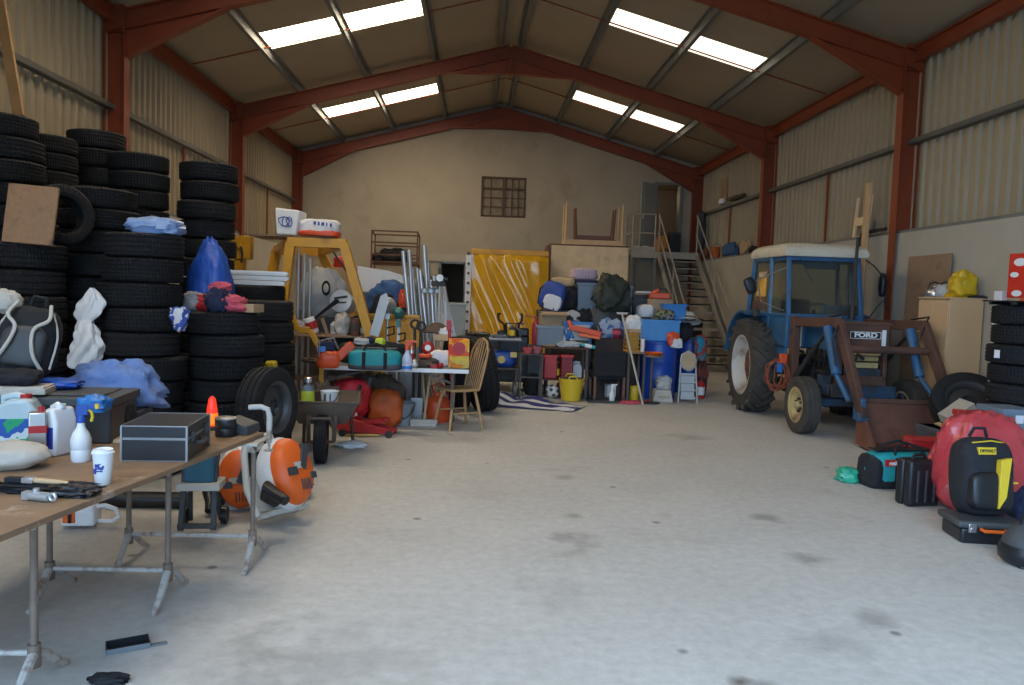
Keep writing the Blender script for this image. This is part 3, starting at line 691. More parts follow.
# rucksack on the storage case
rk = thing('rucksack', 'black rucksack with pale grey piping leaning on the tyres', 'rucksack', (-3.06, 4.42, 1.05), rot=(R(-14), R(10), R(14)))
MB().blob((.30, .22, .42), 41, .05, 1.2, .65, 30, .1).build('body', M['black_cloth'], rk, smooth=70)
MB().blob((.22, .10, .24), 42, .05, 1.2, .6, 24, .1, M=Matrix.Translation((0, -.10, .05))).build('pocket', M['dark_grey'], rk, smooth=70)
mb = MB()
for s in (-1, 1):
    mb.tube(smooth_path([(s*.08, -.08, .41), (s*.10, -.135, .32), (s*.045, -.16, .25), (s*.07, -.165, .12), (s*.13, -.12, .03)]), .010, 8)
    mb.tube(smooth_path([(s*.10, -.07, .37), (s*.148, -.07, .24), (s*.148, -.07, .06)]), .006, 8)
mb.build('piping', M['beige_cloth'], rk)
MB().tube([(-.04, .0, .41), (-.03, -.01, .46), (.03, -.01, .46), (.04, 0, .41)], .012, 8).build('handle', M['black_cloth'], rk)
MB().blob((.16, .12, .13), 17, .2, M=Matrix.Translation((-.17, .02, .34))).build('rain_cover', M['beige_cloth'], rk, smooth=70)
# flat things on the storage case
solo(MB().box((0, 0, .015), (.30, .2, .03)).box((0, 0, .034), (.28, .18, .01)), 'flat_carton', M['beige_cloth'], 'thin cream carton lying on the grey storage case', 'box', (gx-.16, gy-.08, gz), R(12), bevel=.003)
soft('blue_jacket', 'deep blue jacket folded under the black rucksack', 'jacket', (gx-.10, gy+.13, gz), (.32, .2, .06), M['blue_tarp'], 18, .15)
soft('black_jacket', 'black jacket folded on the thin cream carton', 'jacket', (gx-.18, gy-.07, gz+.042), (.26, .17, .09), M['black_cloth'], 19, .15)
# small tools at the near corner of the table
p = fl(30, 492, ZT)
g = thing('paint_brush', 'paint brush with pale wooden handle on the black rag', 'brush', (p.x+.02, p.y, ZT+.036), R(-6))
MB().tube([(.14, 0, .008), (.08, 0, .010), (.03, 0, .012), (0, 0, .012)], [.007, .010, .012, .011], 10).build('handle', M['wood_pale'], g)
MB().box((-.025, 0, .012), (.05, .03, .022)).build('ferrule', M['silver'], g, bevel=.002)
MB().box((-.085, 0, .012), (.07, .034, .02)).build('bristle', M['black_cloth'], g, bevel=.004)
soft('black_rag', 'black oily rag spread at the near table corner', 'rag', (p.x+.05, p.y+.02, ZT), (.40, .13, .036), M['black_cloth'], 22, .3, 3.)
soft('black_strap', 'bunched black strap on the table edge below the paper cup', 'strap', (fl(75, 496, ZT).x-.02, fl(75, 496, ZT).y+.0, ZT), (.20, .09, .045), M['black_plastic'], 23, .35, 3.5)
p = fl(37, 502, ZT)
mb = MB().cyl((-.04, 0, .02), (.05, 0, .02), .018, n=14).ring((.065, 0, .022), .013, .006, Matrix.Rotation(R(90), 4, 'X')).cyl((-.01, 0, .03), (-.01, 0, .05), .012, n=8).box((-.05, 0, .02), (.03, .03, .03))
solo(mb, 'metal_coupling', M['alu'], 'small grey metal coupling with a ring end on the table', 'coupling', (p.x, p.y+.01, ZT), R(-15))
# beacon, tape tin
p = fl(213, 429, ZT)
bq = thing('warning_beacon', 'glowing red and orange beacon standing behind the black case', 'beacon', (p.x, p.y-.02, ZT))
MB().lathe([(.04, 0), (.042, .004), (.042, .02), (.02, .025), (0, .025)], 20).build('base', M['dark_grey'], bq)
MB().lathe([(0, .02), (.026, .022), (.032, .06), (.030, .12), (.020, .185), (.006, .20), (0, .20)], 20).build('lens', M['screen_red'], bq)
MB().lathe([(.0325, .03), (.0335, .035), (.0345, .095), (.0325, .10)], 20, caps=False).build('lower_lens', M['screen_orange'], bq)
p = fl(228, 434, ZT)
tt = thing('round_tin', 'squat black round tin near the far table corner', 'tin', (p.x+.005, p.y-.06, ZT))
MB().lathe([(0, 0), (.056, 0), (.058, .004), (.058, .045), (.055, .049), (.058, .053), (.058, .095), (.056, .098)], 28).build('body', M['black_plastic'], tt)
MB().lathe([(.059, .097), (.059, .106), (.05, .110), (0, .112)], 28).build('lid', M['steel'], tt)
# folded dark thing on the far corner and a clamp
solo(MB().yz([(-.07, 0), (.07, 0), (.07, .09), (-.06, .05)], -.09, .09), 'wedge_block', M['dark_grey'], 'dark wedge shaped block on the far table corner', 'block', (-1.89, 4.60, ZT), R(82), bevel=.006)
mb = MB().tube([(0, 0, -.1), (.0, 0, .06), (.01, 0, .10), (.05, 0, .115), (.12, 0, .11)], .017, 10).cyl((0, 0, -.14), (0, 0, -.10), .008, n=8).box((0, 0, -.145), (.05, .03, .012))
solo(mb, 'bench_clamp', M['leg_white'], 'pale iron clamp gripping the far table corner', 'clamp', (-1.755, 4.66, ZT+.03), R(180))
# ------------------------------------------------------------------ under the table
def chainsaw(name, label, loc, rz, c1, c2, s=1.):
    t = thing(name, label, 'chainsaw', loc, rz)
    MB().box((0, 0, .09), (.24, .15, .13)).box((.03, 0, .16), (.16, .12, .05)).build('body', c1, t, bevel=.02, seg=3)
    MB().box((-.03, 0, .185), (.14, .13, .04)).box((-.06, -.078, .10), (.09, .012, .09)).build('cover', c2, t, bevel=.012)
    MB().tube([(.11, 0, .16), (.17, 0, .17), (.25, 0, .14), (.27, 0, .08), (.22, 0, .045), (.11, 0, .05)], .017, 10).build('rear_handle', c1, t)
    MB().tube([(-.05, -.09, .06), (-.05, -.10, .16), (-.05, -.05, .24), (-.05, .05, .24), (-.05, .09, .16)], .012, 8).build('front_handle', M['black_plastic'], t)
    bar = MB().box((-.30, .06, .085), (.36, .008, .06)); bar.build('guide_bar', M['steel'], t, bevel=.003)
    return t
p = fl(80, 533)
chainsaw('chainsaw', 'white and orange chainsaw lying on concrete under the table', (p.x-.05, p.y+.12, 0), R(5), M['white_plastic'], M['orange']).scale = (.85, .85, .85)
p = fl(175, 490)
soft('white_rag', 'dirty white rag draped behind the trestle leg', 'rag', (p.x-.0, 4.7, .42), (.13, .08, .14), M['white_cloth'], 24, .2)
# black pipe along the floor in front of the tyres
a, b = fl(2, 502, .06), fl(190, 500, .06)
solo(MB().tube([a+Vector((-.4, .1, 0)), a, (a+b)/2+Vector((0, .06, 0)), b], .055, 14), 'rubber_pipe', M['black_plastic'], 'fat black pipe lying along the foot of the tyre wall', 'pipe')
# teal pressure washer behind the table
p = fl(205, 520)
pw = thing('pressure_washer', 'upright machine with teal blue case and black stand', 'washer', (p.x+.04, 5.12, 0), R(6))
MB().box((0, 0, .44), (.19, .18, .24)).box((0, -.02, .60), (.17, .15, .1)).build('case', mat('teal_blue', (.02, .12, .20), .45), pw, bevel=.02, seg=3)
MB().box((0, -.01, .30), (.27, .2, .05)).build('band', M['rim_white'], pw, bevel=.006)
mb = MB()
for s in (-1, 1):
    mb.bar((s*.1, -.11, .02), (s*.08, .02, .75), .035, .03); mb.bar((s*.1, .14, .02), (s*.07, 0, .32), .03, .03)
mb.bar((-.12, -.11, .05), (.12, -.11, .05), .03, .03).bar((-.08, .02, .74), (.08, .02, .74), .03, .03)
mb.build('stand', M['dark_grey'], pw, bevel=.004)
for s in (-1, 1): MB().cyl((s*.11, .1, .06), (s*.145, .1, .06), .06, n=20).build('wheel', M['black_plastic'], pw)
# two backpack blowers, orange and white
def blower(label, loc, rz, tilt, lean=0.):
    t = thing('backpack_blower', label, 'blower', loc, rot=(R(lean), R(tilt), rz))
    pr = [(.0, .0), (.12, .0), (.155, .015), (.17, .045), (.175, .075)]
    Mx = Matrix.Translation((0, 0, .235)) @ Matrix.Rotation(R(90), 4, 'X') @ Matrix.Diagonal((.93, 1.28, 1, 1))
    MB().lathe([(.10, -.10), (.155, -.09), (.175, -.05), (.178, .02), (.165, .05)], 32, Mx).build('housing', M['white_plastic'], t)
    MB().lathe([(.168, .03), (.160, .075), (.135, .115), (.09, .14), (.04, .145), (0, .145)], 32, Mx).build('engine_cover', M['orange'], t)
    mb = MB().box((.04, -.125, .30), (.05, .06, .16), rot=(0, R(25), 0)).box((-.07, -.14, .22), (.06, .03, .05)).box((.09, -.12, .18), (.05, .05, .04))
    for k in range(4): mb.box((-.02+.022*k, -.145, .13), (.008, .012, .07))
    mb.build('vents', M['dark_grey'], t, bevel=.006)
    MB().box((-.03, -.151, .25), (.055, .006, .04)).build('sticker', M['beige_cloth'], t)
    # pale back frame with carrying handle
    mb = MB().tube([(-.16, .13, .02), (-.18, .15, .2), (-.13, .16, .42), (-.10, .15, .52), (.10, .15, .52), (.13, .16, .42), (.18, .15, .2), (.16, .13, .02)], .022, 10)
    mb.tube([(-.12, .155, .44), (.12, .155, .44)], .018, 8).box((0, .14, .16), (.3, .025, .22)).box((0, .08, .016), (.30, .14, .032))
    mb.build('back_frame', M['rim_white'], t, bevel=.004)
    MB().blob((.3, .06, .36), 3, .06, 1.5, .6, 20, M=Matrix.Translation((0, .18, .08))).build('back_pad', M['black_cloth'], t)
    MB().tube([(-.12, .0, .08), (-.2, -.02, .12), (-.22, -.06, .16), (-.2, -.1, .1), (-.2, -.16, .05)], [.04, .042, .04, .035, .03], 12).build('hose', M['black_plastic'], t)
    return t
p = fl(248, 524)
blower('orange and white backpack blower standing half behind the trestle leg', (p.x-.13, p.y+.34, 0), R(8), -4)
p = fl(287, 530)
blower('orange and white backpack blower tipped over in the open', (p.x+.02, p.y+.10, .10), R(58), 4, -24).scale = (1.1, 1.1, 1.1)
mb = MB(); r_ = random.Random(4); q = fl(300, 478)
for k in range(5):
    w_ = .20+.05*r_.random()
    mb.tube([(w_*cos(2*pi*i/22)*(1+.12*sin(3*i+k)), w_*.7*sin(2*pi*i/22), .02+.035*k+.012*sin(i*2.1+k)) for i in range(22)], .017, 8, closed=True)
solo(mb, 'hose_coil', M['dark_grey'], 'black hose coiled on the floor behind the orange blowers', 'hose', (q.x-.02, 5.95, 0))
# dropped things on the near floor
p = fl(128, 648)
tr = thing('plastic_tray', 'small dark plastic tray dropped on the near floor', 'tray', (p.x, p.y, 0), R(28))
MB().box((0, 0, .004), (.17, .075, .008)).box((0, .035, .017), (.17, .006, .034)).box((0, -.035, .012), (.17, .006, .024)).box((-.083, 0, .015), (.006, .075, .03)).box((.083, 0, .012), (.006, .075, .024)).build('body', M['black_plastic'], tr, bevel=.002)
MB().box((0, -.041, .012), (.172, .005, .024)).box((.12, -.025, .004), (.07, .03, .007)).build('rim', M['grey_plastic'], tr, bevel=.002)
p = fl(111, 680)
soft('black_glove', 'crumpled black glove on the near floor', 'glove', (p.x, p.y-.02, 0), (.15, .07, .035), M['black_cloth'], 27, .3, 3.)
# ------------------------------------------------------------------ yellow gantry and what stands round it
def X_(u, v, Y): return at(u, v, Y).x
def Z_(u, v, Y): return at(u, v, Y).z
YG, YB = 9.85, 12.2
ga = thing('steel_gantry', 'yellow painted steel gantry of two A-frames joined on top', 'gantry', (0, 0, 0))
def aframe(Y, uL, uR, vt, uLb, uRb, vb, w, zf=None):
    tl, tr_, bl, br = at(uL, vt, Y), at(uR, vt, Y), at(uLb, vb, Y), at(uRb, vb, Y)
    tl.z = tr_.z = zf or (tl.z+tr_.z)/2
    def ext(t, b): k = t.z/(t.z-b.z); return t+(b-t)*k
    mb = MB()
    for t, b in ((tl, bl), (tr_, br)):
        e = ext(t, b); mb.bar(t, e+Vector((0, 0, .0)), w, w, up=(0, 1, 0)); mb.box((e.x, e.y, .012), (w*1.6, w*1.6, .024))
        m = t+(b-t)*.55; mb.box((m.x, m.y-w*.5-.004, m.z), (.02, .01, .22), rot=(0, 0, 0))
    mb.bar(tl+Vector((-w*.3, 0, 0)), tr_+Vector((w*.3, 0, 0)), w, w*1.05, up=(0, 1, 0))
    mb.build('end_frame', M['yellow_paint'], ga, bevel=.008)
    return tl, tr_
f1 = aframe(YG, 291, 344, 243, 279, 371, 340, .115)
f2 = aframe(YB, 277, 321, 240, 266, 346, 305, .13, f1[0].z)
for a_, b_ in zip(f1, f2): MB().bar(a_, b_, .10, .11).build('top_beam', M['yellow_paint'], ga, bevel=.008)
zg = max(f1[0].z, f2[0].z)+.065
xa, xb = (f1[0].x+f2[0].x)/2-.15, (f1[1].x+f2[1].x)/2+.15
MB().bx(xa-.02, xb+.1, YG+.0, YG+.75, zg, zg+.02).build('deck_plate', M['ply_brown'], ga)
zg += .02
MB().bar(at(330, 247, YG+1.2), at(349, 275, YG+1.2), .02, .02).build('brace', M['dark_iron'], ga)
# white tub and white/red sack on the gantry
wb = thing('white_tub', 'square white tub with blue print on top of the yellow gantry', 'tub', (X_(288, 237, 9.9)+.02, 9.95, zg), R(-8))
MB().xz([(-.13, 0), (.12, 0), (.16, .30), (-.15, .33)], -.14, .14).build('body', M['white_plastic'], wb, bevel=.015)
MB().tube([(.0+.08*cos(i*.7)*(1-.02*i)+.004*i-.05, -.146, .16+.06*sin(i*.7+.4*sin(i))) for i in range(26)], .006, 6).build('printed_mark', M['letter_blue'], wb)
sk = thing('paper_sack', 'white paper sack with red base lying on the yellow gantry', 'sack', (X_(320, 239, 9.95), 9.95, zg), R(-5))
MB().blob((.50, .34, .23), 51, .07, 1.6, .55, 34, .12).build('body', M['white_cloth'], sk, smooth=60)
MB().blob((.505, .35, .10), 52, .05, 1.6, .5, 30, .3).build('base_band', M['orange_red'], sk, smooth=60)
mb = MB()
for k, w_ in enumerate((.04, .03, .05, .02, .03)): mb.box((-.02+.05*k, -.168, .155-.005*k), (w_*.7, .012, .04))
mb.build('printed_mark', M['letter_blue'], sk)
# separate yellow post behind
yp = thing('steel_post', 'stout yellow steel post with a block head left of the gantry', 'post', (X_(240, 270, 10.3), 10.3, 0))
yp['label'] = 'stout yellow steel post with a block head beside the leaning tyre stack'
zz = Z_(240, 236, 10.3)
MB().box((0, 0, zz/2-.15), (.13, .13, zz-.3)).build('shaft', M['yellow_paint'], yp, bevel=.008)
MB().box((.02, 0, zz-.15), (.26, .16, .30)).cyl((.02, -.08, zz-.14), (.02, -.10, zz-.14), .035, n=12).build('head', M['yellow_paint'], yp, bevel=.01)
MB().tube([(.04, -.10, zz-.14), (.06, -.11, zz-.25), (.05, -.11, zz-.35)], .014, 8).build('hook', M['dark_iron'], yp)
# big pale dust sheet under the gantry on a stack of boards
solo(MB().bx(-.45, .45, -.3, .3, 0, 1.12).bx(-.47, .47, -.32, .32, 1.12, 1.15), 'wooden_crate', M['ply_brown'], 'brown wooden crate hidden under the grey dust sheet', 'crate', (X_(325, 305, 11.3), 11.36, 0), 0., bevel=.01)
soft('dust_sheet', 'big grey white dust sheet bunched under the yellow gantry', 'sheet', (X_(322, 305, 11.2), 11.25, 1.152), (.68, .5, .80), M['dust_sheet'], 61, .17, 1.7, .8, n=48, sag=.45)
mb = MB().ring((0, 0, 0), .06, .014, Matrix.Rotation(R(80), 4, 'X'))
o = solo(mb, 'rope_ring', M['black_cloth'], 'black rope ring hanging on the grey dust sheet', 'ring', at(326, 288, 10.92), rot=(0, R(90), 0)); o.scale = (1.4, 1, .8)
# white bucket lying with its lid to us
lb = thing('paint_bucket', 'white bucket lying on its side with printed lid showing', 'bucket', at(341, 301, 10.5), rot=(R(80), 0, R(-10)))
MB().lathe([(0, -.30), (.12, -.30), (.145, -.01), (.15, 0), (.15, .012), (.14, .016), (0, .016)], 28).build('body', M['white_plastic'], lb)
MB().bar((-.09, .03, .017), (.09, .06, .017), .03, .006).bar((-.07, -.03, .017), (.08, -.02, .017), .02, .006).build('printed_mark', M['dark_grey'], lb)
solo(MB().bx(-.30, .30, -.25, .25, 0, 1.225), 'storage_cabinet', M['dark_grey'], 'dark low cabinet under the white bucket', 'cabinet', (X_(345, 310, 10.7), 10.74, 0), bevel=.01)
a, b = at(315, 318, 10.25), at(338, 300, 10.25)
solo(MB().tube([a, a+(b-a)*.5, b], [.018, .022, .034], 10), 'black_rod', M['black_plastic'], 'black rod slanting in front of the white bucket', 'rod')
# vertical silver pipes left of the sheet
for k, u in enumerate((298, 303, 308)):
    p = at(u, 310, 10.75); q = at(u+1, 248+5*k, 10.75)
    solo(MB().cyl((p.x, 10.72+.05*k, 0), (q.x, 10.74+.05*k, q.z), .022, n=10), 'steel_pipe', M['alu'], ['leftmost', 'middle', 'rightmost'][k]+' of three upright grey pipes behind the gantry leg', 'pipe', group='grey pipes behind the gantry leg')
# lower yellow chassis piece and tins
yc = thing('yellow_bracket', 'low yellow steel bracket in front of the dust sheet', 'bracket', (0, 0, 0))
a, b, c_, d_ = at(291, 316, 8.9), at(298, 330, 8.9), at(310, 330, 8.9), at(322, 352, 8.9)
MB().bar(a, b, .07, .05, up=(0, 1, 0)).bar(b, c_, .07, .05, up=(0, 1, 0)).bar(c_, d_, .06, .05, up=(0, 1, 0)).bar((d_.x, d_.y, d_.z), (d_.x, d_.y, 0), .05, .05).bar(a, (a.x, a.y, 0), .05, .05).build('arm', M['yellow_paint'], yc, bevel=.006)
zs = Z_(305, 327, 8.9)
bench = solo(MB().bx(-.6, .6, -.28, .24, .98, 1.01).bx(-.55, -.5, -.25, .22, 0, .98).bx(.5, .55, -.25, .22, 0, .98).bx(-.5, .5, -.02, .02, .4, .46), 'work_bench', M['ply_brown'], 'dark wooden bench crammed with tins and rags behind the long white edged table', 'bench', (X_(325, 340, 10.15), 10.24, 0), bevel=.004)
xb0 = X_(325, 340, 9.75)
def can(name, label, u, Y, z, r, h, m, m2, cat='tin', tilt=(0, 0, 0)):
    t = thing(name, label, cat, (X_(u, 330, Y), Y, z), rot=tilt)
    MB().lathe([(0, 0), (r*.96, 0), (r, .006), (r, h-.012), (r*.97, h-.006), (r*.97, h), (0, h)], 22).build('body', m, t)
    MB().lathe([(r+.001, h*.25), (r+.0015, h*.26), (r+.0015, h*.74), (r+.001, h*.75)], 22, caps=False).build('label_sticker', m2, t)
    return t
can('paint_tin', 'red and white paint tin tilted by the yellow bracket', 314, 10.02, 1.03, .07, .2, M['white_plastic'], M['red'], tilt=(R(8), R(-20), 0))
soft('white_rag', 'white rag stuffed behind the red and white paint tin', 'rag', (X_(303, 325, 10.15), 10.2, 1.01), (.26, .2, .16), M['white_cloth'], 62, .3)
soft('canvas_bag', 'pale canvas bag with a dark opening on the wooden bench', 'bag', (X_(342, 330, 10.1), 10.1, 1.01), (.2, .18, .30), M['beige_cloth'], 63, .25, 1.8)
soft('work_coat', 'dark work coat dumped beside the canvas bag', 'coat', (X_(360, 330, 10.2), 10.22, 1.01), (.32, .22, .26), M['black_cloth'], 64, .25)
can('brown_tin', 'dark brown tin on the wooden bench by the slanting gantry leg', 355, 10.01, 1.01, .06, .22, M['wood_dark'], M['brown_cloth'])
a, b = at(322, 318, 10.0), at(331, 343, 10.0)
solo(MB().bar(a, b, .04, .04), 'timber_stake', M['ply_brown'], 'short brown timber stake leaning among the tins', 'stake')
# white foam board and blue clothing heap by the slanting leg
solo(MB().xz([(-.42, 0), (.5, 0), (.5, .22), (.05, .34), (-.42, .40)], -.05, .05), 'foam_board', M['white_plastic'], 'white foam board standing behind the slanting gantry leg', 'board', (X_(378, 285, 12.5)+.1, 12.5, Z_(378, 292, 12.3)), bevel=.004)
solo(MB().bx(-.30, .8, -.35, .35, 0, Z_(378, 292, 12.3)-.04).bx(-.33, .84, -.38, .38, Z_(378, 292, 12.3)-.04, Z_(378, 292, 12.3)), 'tool_cupboard', M['blue_grey_plastic'], 'grey tool cupboard buried under coats and a foam board', 'cupboard', (X_(378, 285, 12.3), 12.74, 0), bevel=.01)
zt_ = Z_(378, 292, 12.3)
soft('denim_jacket', 'blue denim jacket thrown over the grey tool cupboard', 'jacket', (X_(389, 300, 11.8), 11.83, zt_-.30), (.62, .36, .52), M['denim'], 65, .16, 1.6, .8, n=36, sag=.3)
solo(MB().bx(-.35, .4, -.17, .17, 0, zt_-.302), 'storage_chest', M['dark_grey'], 'dark trunk supporting the blue denim jacket', 'trunk', (X_(389, 300, 11.8), 11.86, 0), bevel=.012)
soft('hi_vis_vest', 'bright orange red vest hung beside the aluminium poles', 'vest', (X_(403, 305, 11.5), 11.5, Z_(403, 308, 11.5)), (.13, .12, .28), M['orange_red'], 66, .25)
soft('black_coat', 'black coat hanging in front of the blue denim jacket', 'coat', (X_(384, 318, 11.45), 11.5, Z_(384, 322, 11.45)), (.40, .2, .42), M['black_cloth'], 67, .25, sag=.3)
solo(MB().bx(-.35, .35, -.16, .16, 0, Z_(384, 322, 11.45)), 'timber_box', M['ply_brown'], 'brown timber box under the black coat', 'box', (X_(386, 318, 11.45), 11.49, 0), bevel=.01)
# power tools standing on their heads (two strimmer-like poles)
def tool_pole(label, u, vt, vb, Y, m, headm, hr):
    p, q = at(u, vb, Y), at(u+1, vt, Y)
    t = thing('long_handled_tool', label, 'tool', (p.x, Y, 0))
    MB().cyl((0, 0, .02), (q.x-p.x, 0, q.z), .02, n=12).build('shaft', m, t)
    MB().lathe([(0, -.10), (.05, -.09), (hr, -.03), (hr, .03), (.06, .10), (.03, .14), (0, .14)], 18, Matrix.Translation((q.x-p.x, 0, q.z)) @ Matrix.Rotation(R(70), 4, 'X')).box((q.x-p.x, -.03, q.z-.12), (.06, .06, .09)).build('head', headm, t)
    MB().tube([(q.x-p.x, -.02, q.z*.8), (.09, -.05, q.z*.82), (.09, -.05, q.z*.75), (q.x-p.x, -.02, q.z*.73)], .012, 8).build('handle', M['black_plastic'], t)
    return t
tool_pole('silver shafted power tool with a grey disc head standing upright', 387, 306, 344, 10.06, M['alu'], M['alu'], .11)
tool_pole('white shafted power tool with a green grip beside the poles', 398, 314, 344, 10.02, M['white_plastic'], mat('tool_green', (.06, .2, .17), .5), .07)
solo(MB().prism([(-.06, 0), (.06, 0), (.06, .48), (.0, .56), (-.06, .50)], .018), 'saw_blade', M['alu_dull'], 'broad pale saw blade leaning by the slanting gantry leg', 'blade', at(374, 336, 9.75), rot=(R(84), R(14), 0), bevel=.003)
solo(MB().bx(-.32, .36, -.02, .02, 0, .40).bx(-.32, .36, -.04, .04, .38, .42), 'steel_sheet', M['yellow_paint'], 'yellow steel panel behind the silver power tool', 'panel', (X_(392, 340, 10.4), 10.4, Z_(392, 346, 10.4)), bevel=.004)
solo(MB().bx(-.22, .45, -.16, .18, 0, Z_(392, 346, 10.4)), 'steel_cabinet', M['steel'], 'grey steel cabinet under the yellow panel', 'cabinet', (X_(392, 340, 10.4), 10.42, 0), bevel=.01)
# bundle of aluminium poles
spec = [(403, 251, 411, 332), (409, 250, 414, 333), (412, 268, 418, 333), (417, 268, 423, 333), (420, 270, 427, 333), (424, 245, 430, 330), (428, 262, 431, 333), (431, 280, 434, 332), (434, 276, 437, 334), (441, 282, 440, 326)]
ordn = ['first', 'second', 'third', 'fourth', 'fifth', 'sixth', 'seventh', 'eighth', 'ninth', 'tenth']
for k, (u, v, u2, v2) in enumerate(spec):
    Y = 11.2+.075*((k*3) % 10); q = at(u, v, Y); p = at(u2, v2, Y); d = (p-q); e = q+d*(q.z/(q.z-p.z)) if q.z > p.z else p
    e.y = Y-.12
    t = MB().cyl((e.x, e.y, 0), q, .031, n=14)
    solo(t, 'scaffold_pole', M['alu'], ('tallest' if k == 5 else ordn[k])+' upright aluminium pole'+(' of the bundle' if k == 5 else ' counting from the denim jacket')+' before the dark doorway', 'pole', group='aluminium poles in the bundle')
a, b = at(421, 290, 11.1), at(441, 292, 11.1)
cl = thing('pole_clamp', 'grey clamp strapped round the aluminium poles', 'clamp', (a+b)/2)
MB().box((0, 0, 0), ((b-a).length, .035, .06)).box((0, 0, .035), ((b-a).length*.8, .04, .02)).build('jaw', M['galv'], cl, bevel=.004)
for k in (-1, 0, 1): MB().cyl((k*.09, -.03, 0), (k*.09, .03, 0), .028, n=10).build('bolt', M['steel'], cl)
# black tool with white head on a stick, white pennant, upturned brown cone
p, q = at(439, 330, 11.0), at(440, 278, 11.0)
t = thing('garden_tool', 'pale stick topped by a black head with a white round knob', 'tool', (p.x, 11.0, 0))
MB().cyl((0, 0, 0), (q.x-p.x, 0, q.z-.1), .02, n=10).build('shaft', M['beige_cloth'], t)
MB().box((q.x-p.x-.02, 0, q.z-.08), (.2, .07, .07)).box((q.x-p.x, 0, q.z+.05), (.05, .05, .2)).box((q.x-p.x+.05, 0, q.z-.01), (.12, .05, .05)).build('head', M['dark_iron'], t, bevel=.01)
MB().cyl((q.x-p.x, -.035, q.z+.0), (q.x-p.x, -.06, q.z+.0), .05, n=18).build('knob', M['white_plastic'], t)
def penn(a_, b_):
    w = .05+.30*b_**1.2
    return (-.02+w*(a_-.15)*.9, .05*sin(a_*6+b_*3), -.92*b_)
p = at(444, 284, 11.5)
pf = thing('pennant', 'white pennant with a red mark draped beside the poles', 'flag', p)
MB().sheet(penn, 12, 20, .004).build('cloth', M['white_cloth'], pf, smooth=70)
MB().prism([(0, -.08), (.04, 0), (0, .08), (-.04, 0)], .004).build('printed_mark', M['red'], pf, loc=(.10, -.062, -.60), rot=(R(90), 0, 0))
MB().tube([(-.02, .02, .05), (0, .02, -.5), (.03, .02, -p.z)], .012, 8).build('pole', M['alu'], pf)
# upturned broom / wide brown disc on a stick
p, q = at(436, 352, 10.2), at(437, 330, 10.2)
t = thing('parasol_stand', 'brown cone shaped cover on a pale wooden stick', 'parasol', (p.x, 10.2, 0))
MB().cyl((-.02, 0, 0), (q.x-p.x, 0, q.z+.02), .017, n=10).build('stick', M['wood_pale'], t)
MB().lathe([(0, .10), (.06, .09), (.17, .02), (.21, -.02), (.20, -.035), (.12, 0), (0, .03)], 28, Matrix.Translation((q.x-p.x, 0, q.z))).build('cover', M['brown_cloth'], t)
soft('white_cloth', 'scrap of white cloth hanging off the brown cone cover', 'cloth', (X_(445, 330, 10.05), 10.0, Z_(446, 337, 10.0)), (.14, .08, .12), M['white_cloth'], 68, .3)
# grey locker seen below the doorway
lk = thing('metal_locker', 'pale blue grey metal bin in front of the dark doorway', 'bin', (X_(456, 310, 16.0), 16., 0))
hh = Z_(456, 303, 16.)
mb = MB().xz([(-.16, 0), (.16, 0), (.20, hh-.03), (-.20, hh-.03)], -.18, .18)
mb.build('body', mat('pale_blue_grey', (.30, .36, .40), .5), lk, bevel=.01)
MB().box((0, 0, hh-.02), (.44, .4, .05)).build('lid', mat('pale_blue_grey_lid', (.36, .42, .46), .5), lk, bevel=.01)
# rust brown steel bed frame leaning on the back wall
bf = thing('rack_frame', 'rusty steel rack frame with thin rails against the back wall', 'rack', (X_(394, 250, 20.8), 20.9, 0))
zt_, zb_ = Z_(394, 231, 20.8), Z_(394, 262, 20.8); hw = (X_(417, 240, 20.8)-X_(371, 240, 20.8))/2
mb = MB()
for s in (-1, 1):
    mb.bar((s*hw, 0, 0), (s*hw, 0, zt_), .035, .035); mb.bar((s*hw, .7, 0), (s*hw, .7, zt_-.08), .035, .035)
    mb.bar((s*hw, 0, zt_), (s*hw, .7, zt_-.08), .03, .03)
mb.build('upright', M['rust'], bf)
for zq in (zt_, zt_-.30, zt_-.62, zb_):
    MB().bar((-hw, 0, zq), (hw, 0, zq), .03, .04).build('rail', M['rust'], bf)
    MB().bar((-hw, .7, zq-.05), (hw, .7, zq-.05), .03, .04).build('rail', M['rust'], bf)
MB().box((0, .35, zb_-.05), (hw*2, .7, .03)).build('rack_shelf', M['rust'], bf)
soft('black_bag', 'black bag flopped on the rusty rack frame', 'bag', (X_(388, 258, 20.7)+.1, 21.2, zb_-.03), (.7, .5, .42), M['black_cloth'], 69, .3)
soft('black_bag', 'small black bag at the far end of the rusty rack frame', 'bag', (X_(375, 258, 20.9)+.03, 21.25, zb_-.03), (.3, .4, .28), M['black_cloth'], 70, .25)
soft('red_cushion', 'dull red cushion wedged behind the gantry leg', 'cushion', (X_(342, 268, 12.9), 12.9, Z_(342, 268, 12.9)), (.26, .2, .2), M['red'], 71, .15)
solo(MB().bx(-.3, .3, -.2, .2, 0, Z_(342, 268, 12.9)), 'tall_carton', M['cardboard'], 'tall cardboard carton standing under the dull red cushion', 'box', (X_(342, 268, 12.9), 12.9, 0), bevel=.01)
